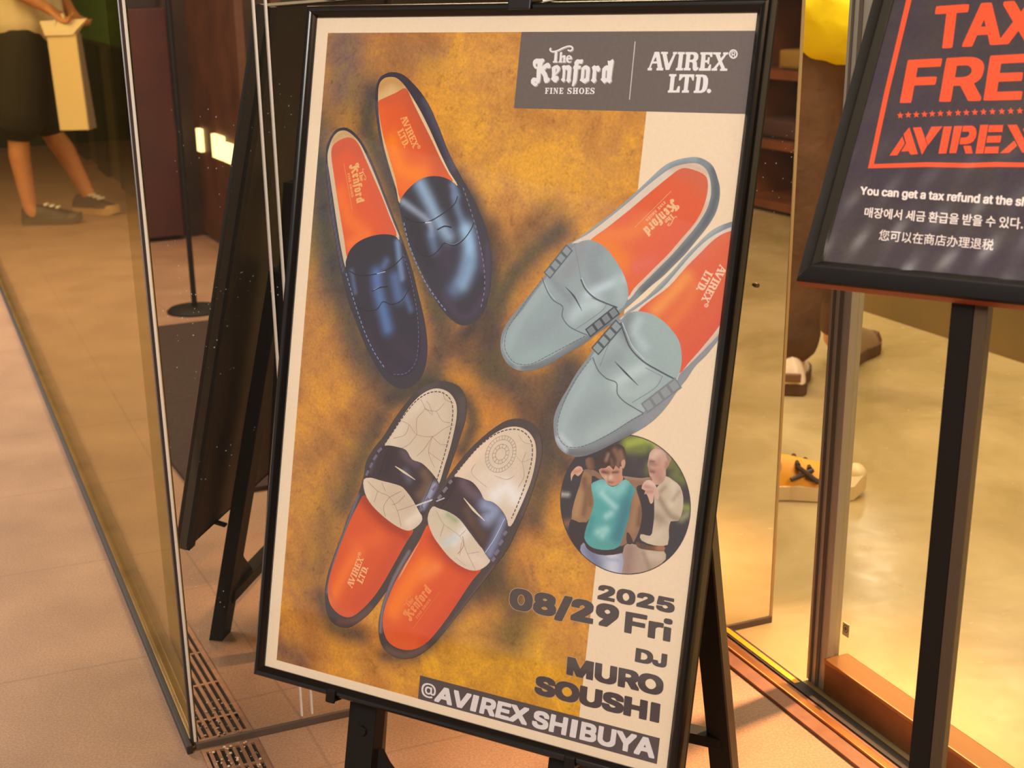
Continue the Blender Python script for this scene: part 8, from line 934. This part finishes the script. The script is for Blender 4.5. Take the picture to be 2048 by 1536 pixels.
# shopper in brown trousers, seen from behind
L2 = HW((1.055, 3.80, 0), (.25, 1, 0))
pbq = thing('person', L2(0, 0, 0), 'shopper in grey brown trousers and yellow top standing inside the shop', 'person')
fA, fB = L2(-.04, .055, 0), L2(.03, -.07, 0)
hA, hB = L2(0, .075, .90), L2(0, -.075, .90); s1, s2 = L2(0, .19, 1.42), L2(0, -.19, 1.42); e1_, e2_ = L2(.02, .24, 1.14), L2(.02, -.24, 1.14); w1, w2 = L2(.24, .10, 1.20), L2(.24, -.10, 1.20)
body = [(hA, L2(-.02, .06, .48), .078, .052), (L2(-.02, .06, .48), L2(-.03, .055, .08), .055, .038), (hB, L2(.10, -.07, .48), .078, .052), (L2(.10, -.07, .48), L2(.26, -.07, .08), .055, .038), (L2(0, 0, .99), L2(0, 0, 1.36), .095, .10), (s1, s2, .06, .06), (L2(0, 0, 1.42), L2(.01, 0, 1.55), .058, .054), (s1, e1_, .046, .038), (e1_, w1, .037, .026), (s2, e2_, .046, .038), (e2_, w2, .037, .026)]
body += hand_caps(w1, L2(.8, -.5, 0)-L2(0, 0, 0), (0, 0, 1), .5) + hand_caps(w2, L2(.8, .5, 0)-L2(0, 0, 0), (0, 0, 1), .5)
remeshed('body', body, SKIN, pbq, .011); head(pbq, L2(.03, 0, 1.67), (.25, 1, 0), SKIN, HAIRM)
TRO = mat('trousers_brown', (98, 68, 44), .85, noise=(7, .35), bump=(9, .9, .02))
remeshed('trousers', [(L2(0, .07, .94), L2(-.02, .062, .55), .10, .088), (L2(-.02, .062, .55), L2(-.035, .058, .15), .088, .072), (L2(0, -.07, .94), L2(.08, -.07, .55), .10, .084), (L2(.08, -.07, .55), L2(.24, -.07, .15), .084, .068), (L2(0, .06, .98), L2(0, -.06, .98), .125, .125), (L2(-.035, .058, .17), L2(-.035, .058, .15), .078, .078)], TRO, pbq, .011)
YEL = mat('yellow_cloth', (255, 226, 10), .6, bump=(6, .6, .02), emit=None)
remeshed('top', [(L2(0, .05, 1.06), L2(0, .06, 1.36), .148, .135), (L2(0, -.05, 1.06), L2(0, -.06, 1.36), .148, .135), (s1, s1.lerp(e1_, .6), .075, .072), (s2, s2.lerp(e2_, .6), .075, .072), (s1, s2, .072, .072), (L2(-.03, -.05, 1.00), L2(-.03, -.09, .98), .140, .125), (L2(-.03, .05, 1.04), L2(-.03, .02, 1.0), .142, .13)], YEL, pbq, .011)
SW_ = mat('shoe_white', (246, 222, 196), .35); SD_ = mat('sole_brown', (92, 62, 40), .6)
sA = shoe(pbq, L2(-.105, .055, 0), (.25, 1, 0), .28, SW_, SD_, .054, h_=.10); shoe(pbq, L2(.20, -.085, 0), (.55, .8, 0), .28, mat('shoe_grey', (150, 120, 90), .5), SD_, .05, h_=.09)
bm = bmesh.new(); hc = L2(-.115, .055, .055); fbox(bm, lambda a, b, c: hc+A1*0+L2(a, b, c)-L2(0, 0, 0), -.004, .02, -.026, .026, -.012, .010, bev=.004); obj('heel_tab', bm, mat('heel_brown', (120, 84, 56), .5), sA)

# stepping shopper, mostly hidden by the mirror
L3 = HW((.62, 2.965, 0), (1, -.06, 0))
pcq = thing('person', L3(0, 0, 0), 'shopper stepping from behind the mirror in a yellow and black sneaker', 'person')
fx = .045
hA, hB = L3(-.10, .08, .90), L3(-.10, -.08, .90); s1, s2 = L3(-.12, .19, 1.40), L3(-.12, -.19, 1.40); e1_, e2_ = L3(-.16, .24, 1.12), L3(-.10, -.24, 1.12); w1, w2 = L3(-.08, .22, .90), L3(-.02, -.22, .90)
body = [(hA, L3(-.04, .08, .48), .078, .052), (L3(-.04, .08, .48), L3(-.26, .08, .12), .055, .038), (L3(-.26, .08, .12), L3(-.20, .08, .06), .036, .034), (hB, L3(.02, -.02, .48), .078, .052), (L3(.02, -.02, .48), L3(.09, .0, .09), .055, .036), (L3(.09, .0, .09), L3(.13, .0, .06), .036, .034), (L3(-.10, 0, .99), L3(-.12, 0, 1.34), .095, .10), (s1, s2, .06, .06), (L3(-.12, 0, 1.4), L3(-.11, 0, 1.53), .058, .054), (s1, e1_, .046, .038), (e1_, w1, .037, .026), (s2, e2_, .046, .038), (e2_, w2, .037, .026)]
body += hand_caps(w1, (.2, 0, -1), (1, 0, 0), .4) + hand_caps(w2, (.2, 0, -1), (1, 0, 0), .4)
remeshed('body', body, SKIN, pcq, .011); head(pcq, L3(-.09, 0, 1.65), (1, -.06, 0), SKIN, HAIRM)
DT = mat('dark_trousers', (40, 28, 20), .85)
remeshed('trousers', [(L3(-.10, .07, .94), L3(-.04, .08, .50), .10, .08), (L3(-.04, .08, .50), L3(-.24, .08, .16), .08, .06), (L3(-.10, -.07, .94), L3(.02, -.02, .48), .10, .076), (L3(.02, -.02, .48), L3(.085, .0, .13), .076, .046), (L3(-.10, .06, .98), L3(-.10, -.06, .98), .125, .125)], DT, pcq, .011)
remeshed('sock', [(L3(.080, .0, .18), L3(.100, .0, .085), .047, .043)], mat('sock_black', (34, 24, 18), .8), pcq, .009)
remeshed('top', [(L3(-.11, .05, .98), L3(-.12, .06, 1.36), .145, .135), (L3(-.11, -.05, .98), L3(-.12, -.06, 1.36), .145, .135), (s1, s1.lerp(e1_, .6), .072, .07), (s2, s2.lerp(e2_, .6), .072, .07), (s1, s2, .07, .07)], mat('grey_top', (90, 84, 78), .8), pcq, .011)
SY = mat('shoe_yellow', (236, 158, 30), .5); SWH = mat('sole_cream', (226, 200, 150), .5)
s_ = shoe(pcq, L3(.045, .0, 0), (1, -.06, 0), .285, SY, SWH, .052, h_=.075)
bm = bmesh.new()
fr = Vector((1, -.06, 0)).normalized(); sd_ = Vector((-fr.y, fr.x, 0)); hb = L3(.045, 0, 0)
for x0, x1, y0, y1, z0, z1 in ((.115, .165, -.047, -.034, .052, .070), (.175, .128, -.050, -.034, .046, .080), (.158, .160, -.034, .034, .072, .072), (.132, .134, -.034, .034, .081, .081), (.190, .150, -.046, -.04, .042, .056)):
    cyl(bm, hb+fr*x0+sd_*y0+Vector((0, 0, z0)), hb+fr*x1+sd_*y1+Vector((0, 0, z1)), .0055, None, 8)
obj('stripe', bm, mat('stripe_dark', (62, 44, 30), .6), s_)
bm = bmesh.new(); bmesh.ops.create_icosphere(bm, subdivisions=3, radius=1)
for v in bm.verts: v.co = hb+fr*(.268+v.co.x*.022)+sd_*(v.co.y*.030)+Vector((0, 0, .048+v.co.z*.024))
obj('toe_cap', bm, SWH, s_, smooth=3)
shoe(pcq, L3(-.32, .08, 0), (1, 0, 0), .28, SY, SWH, .05)
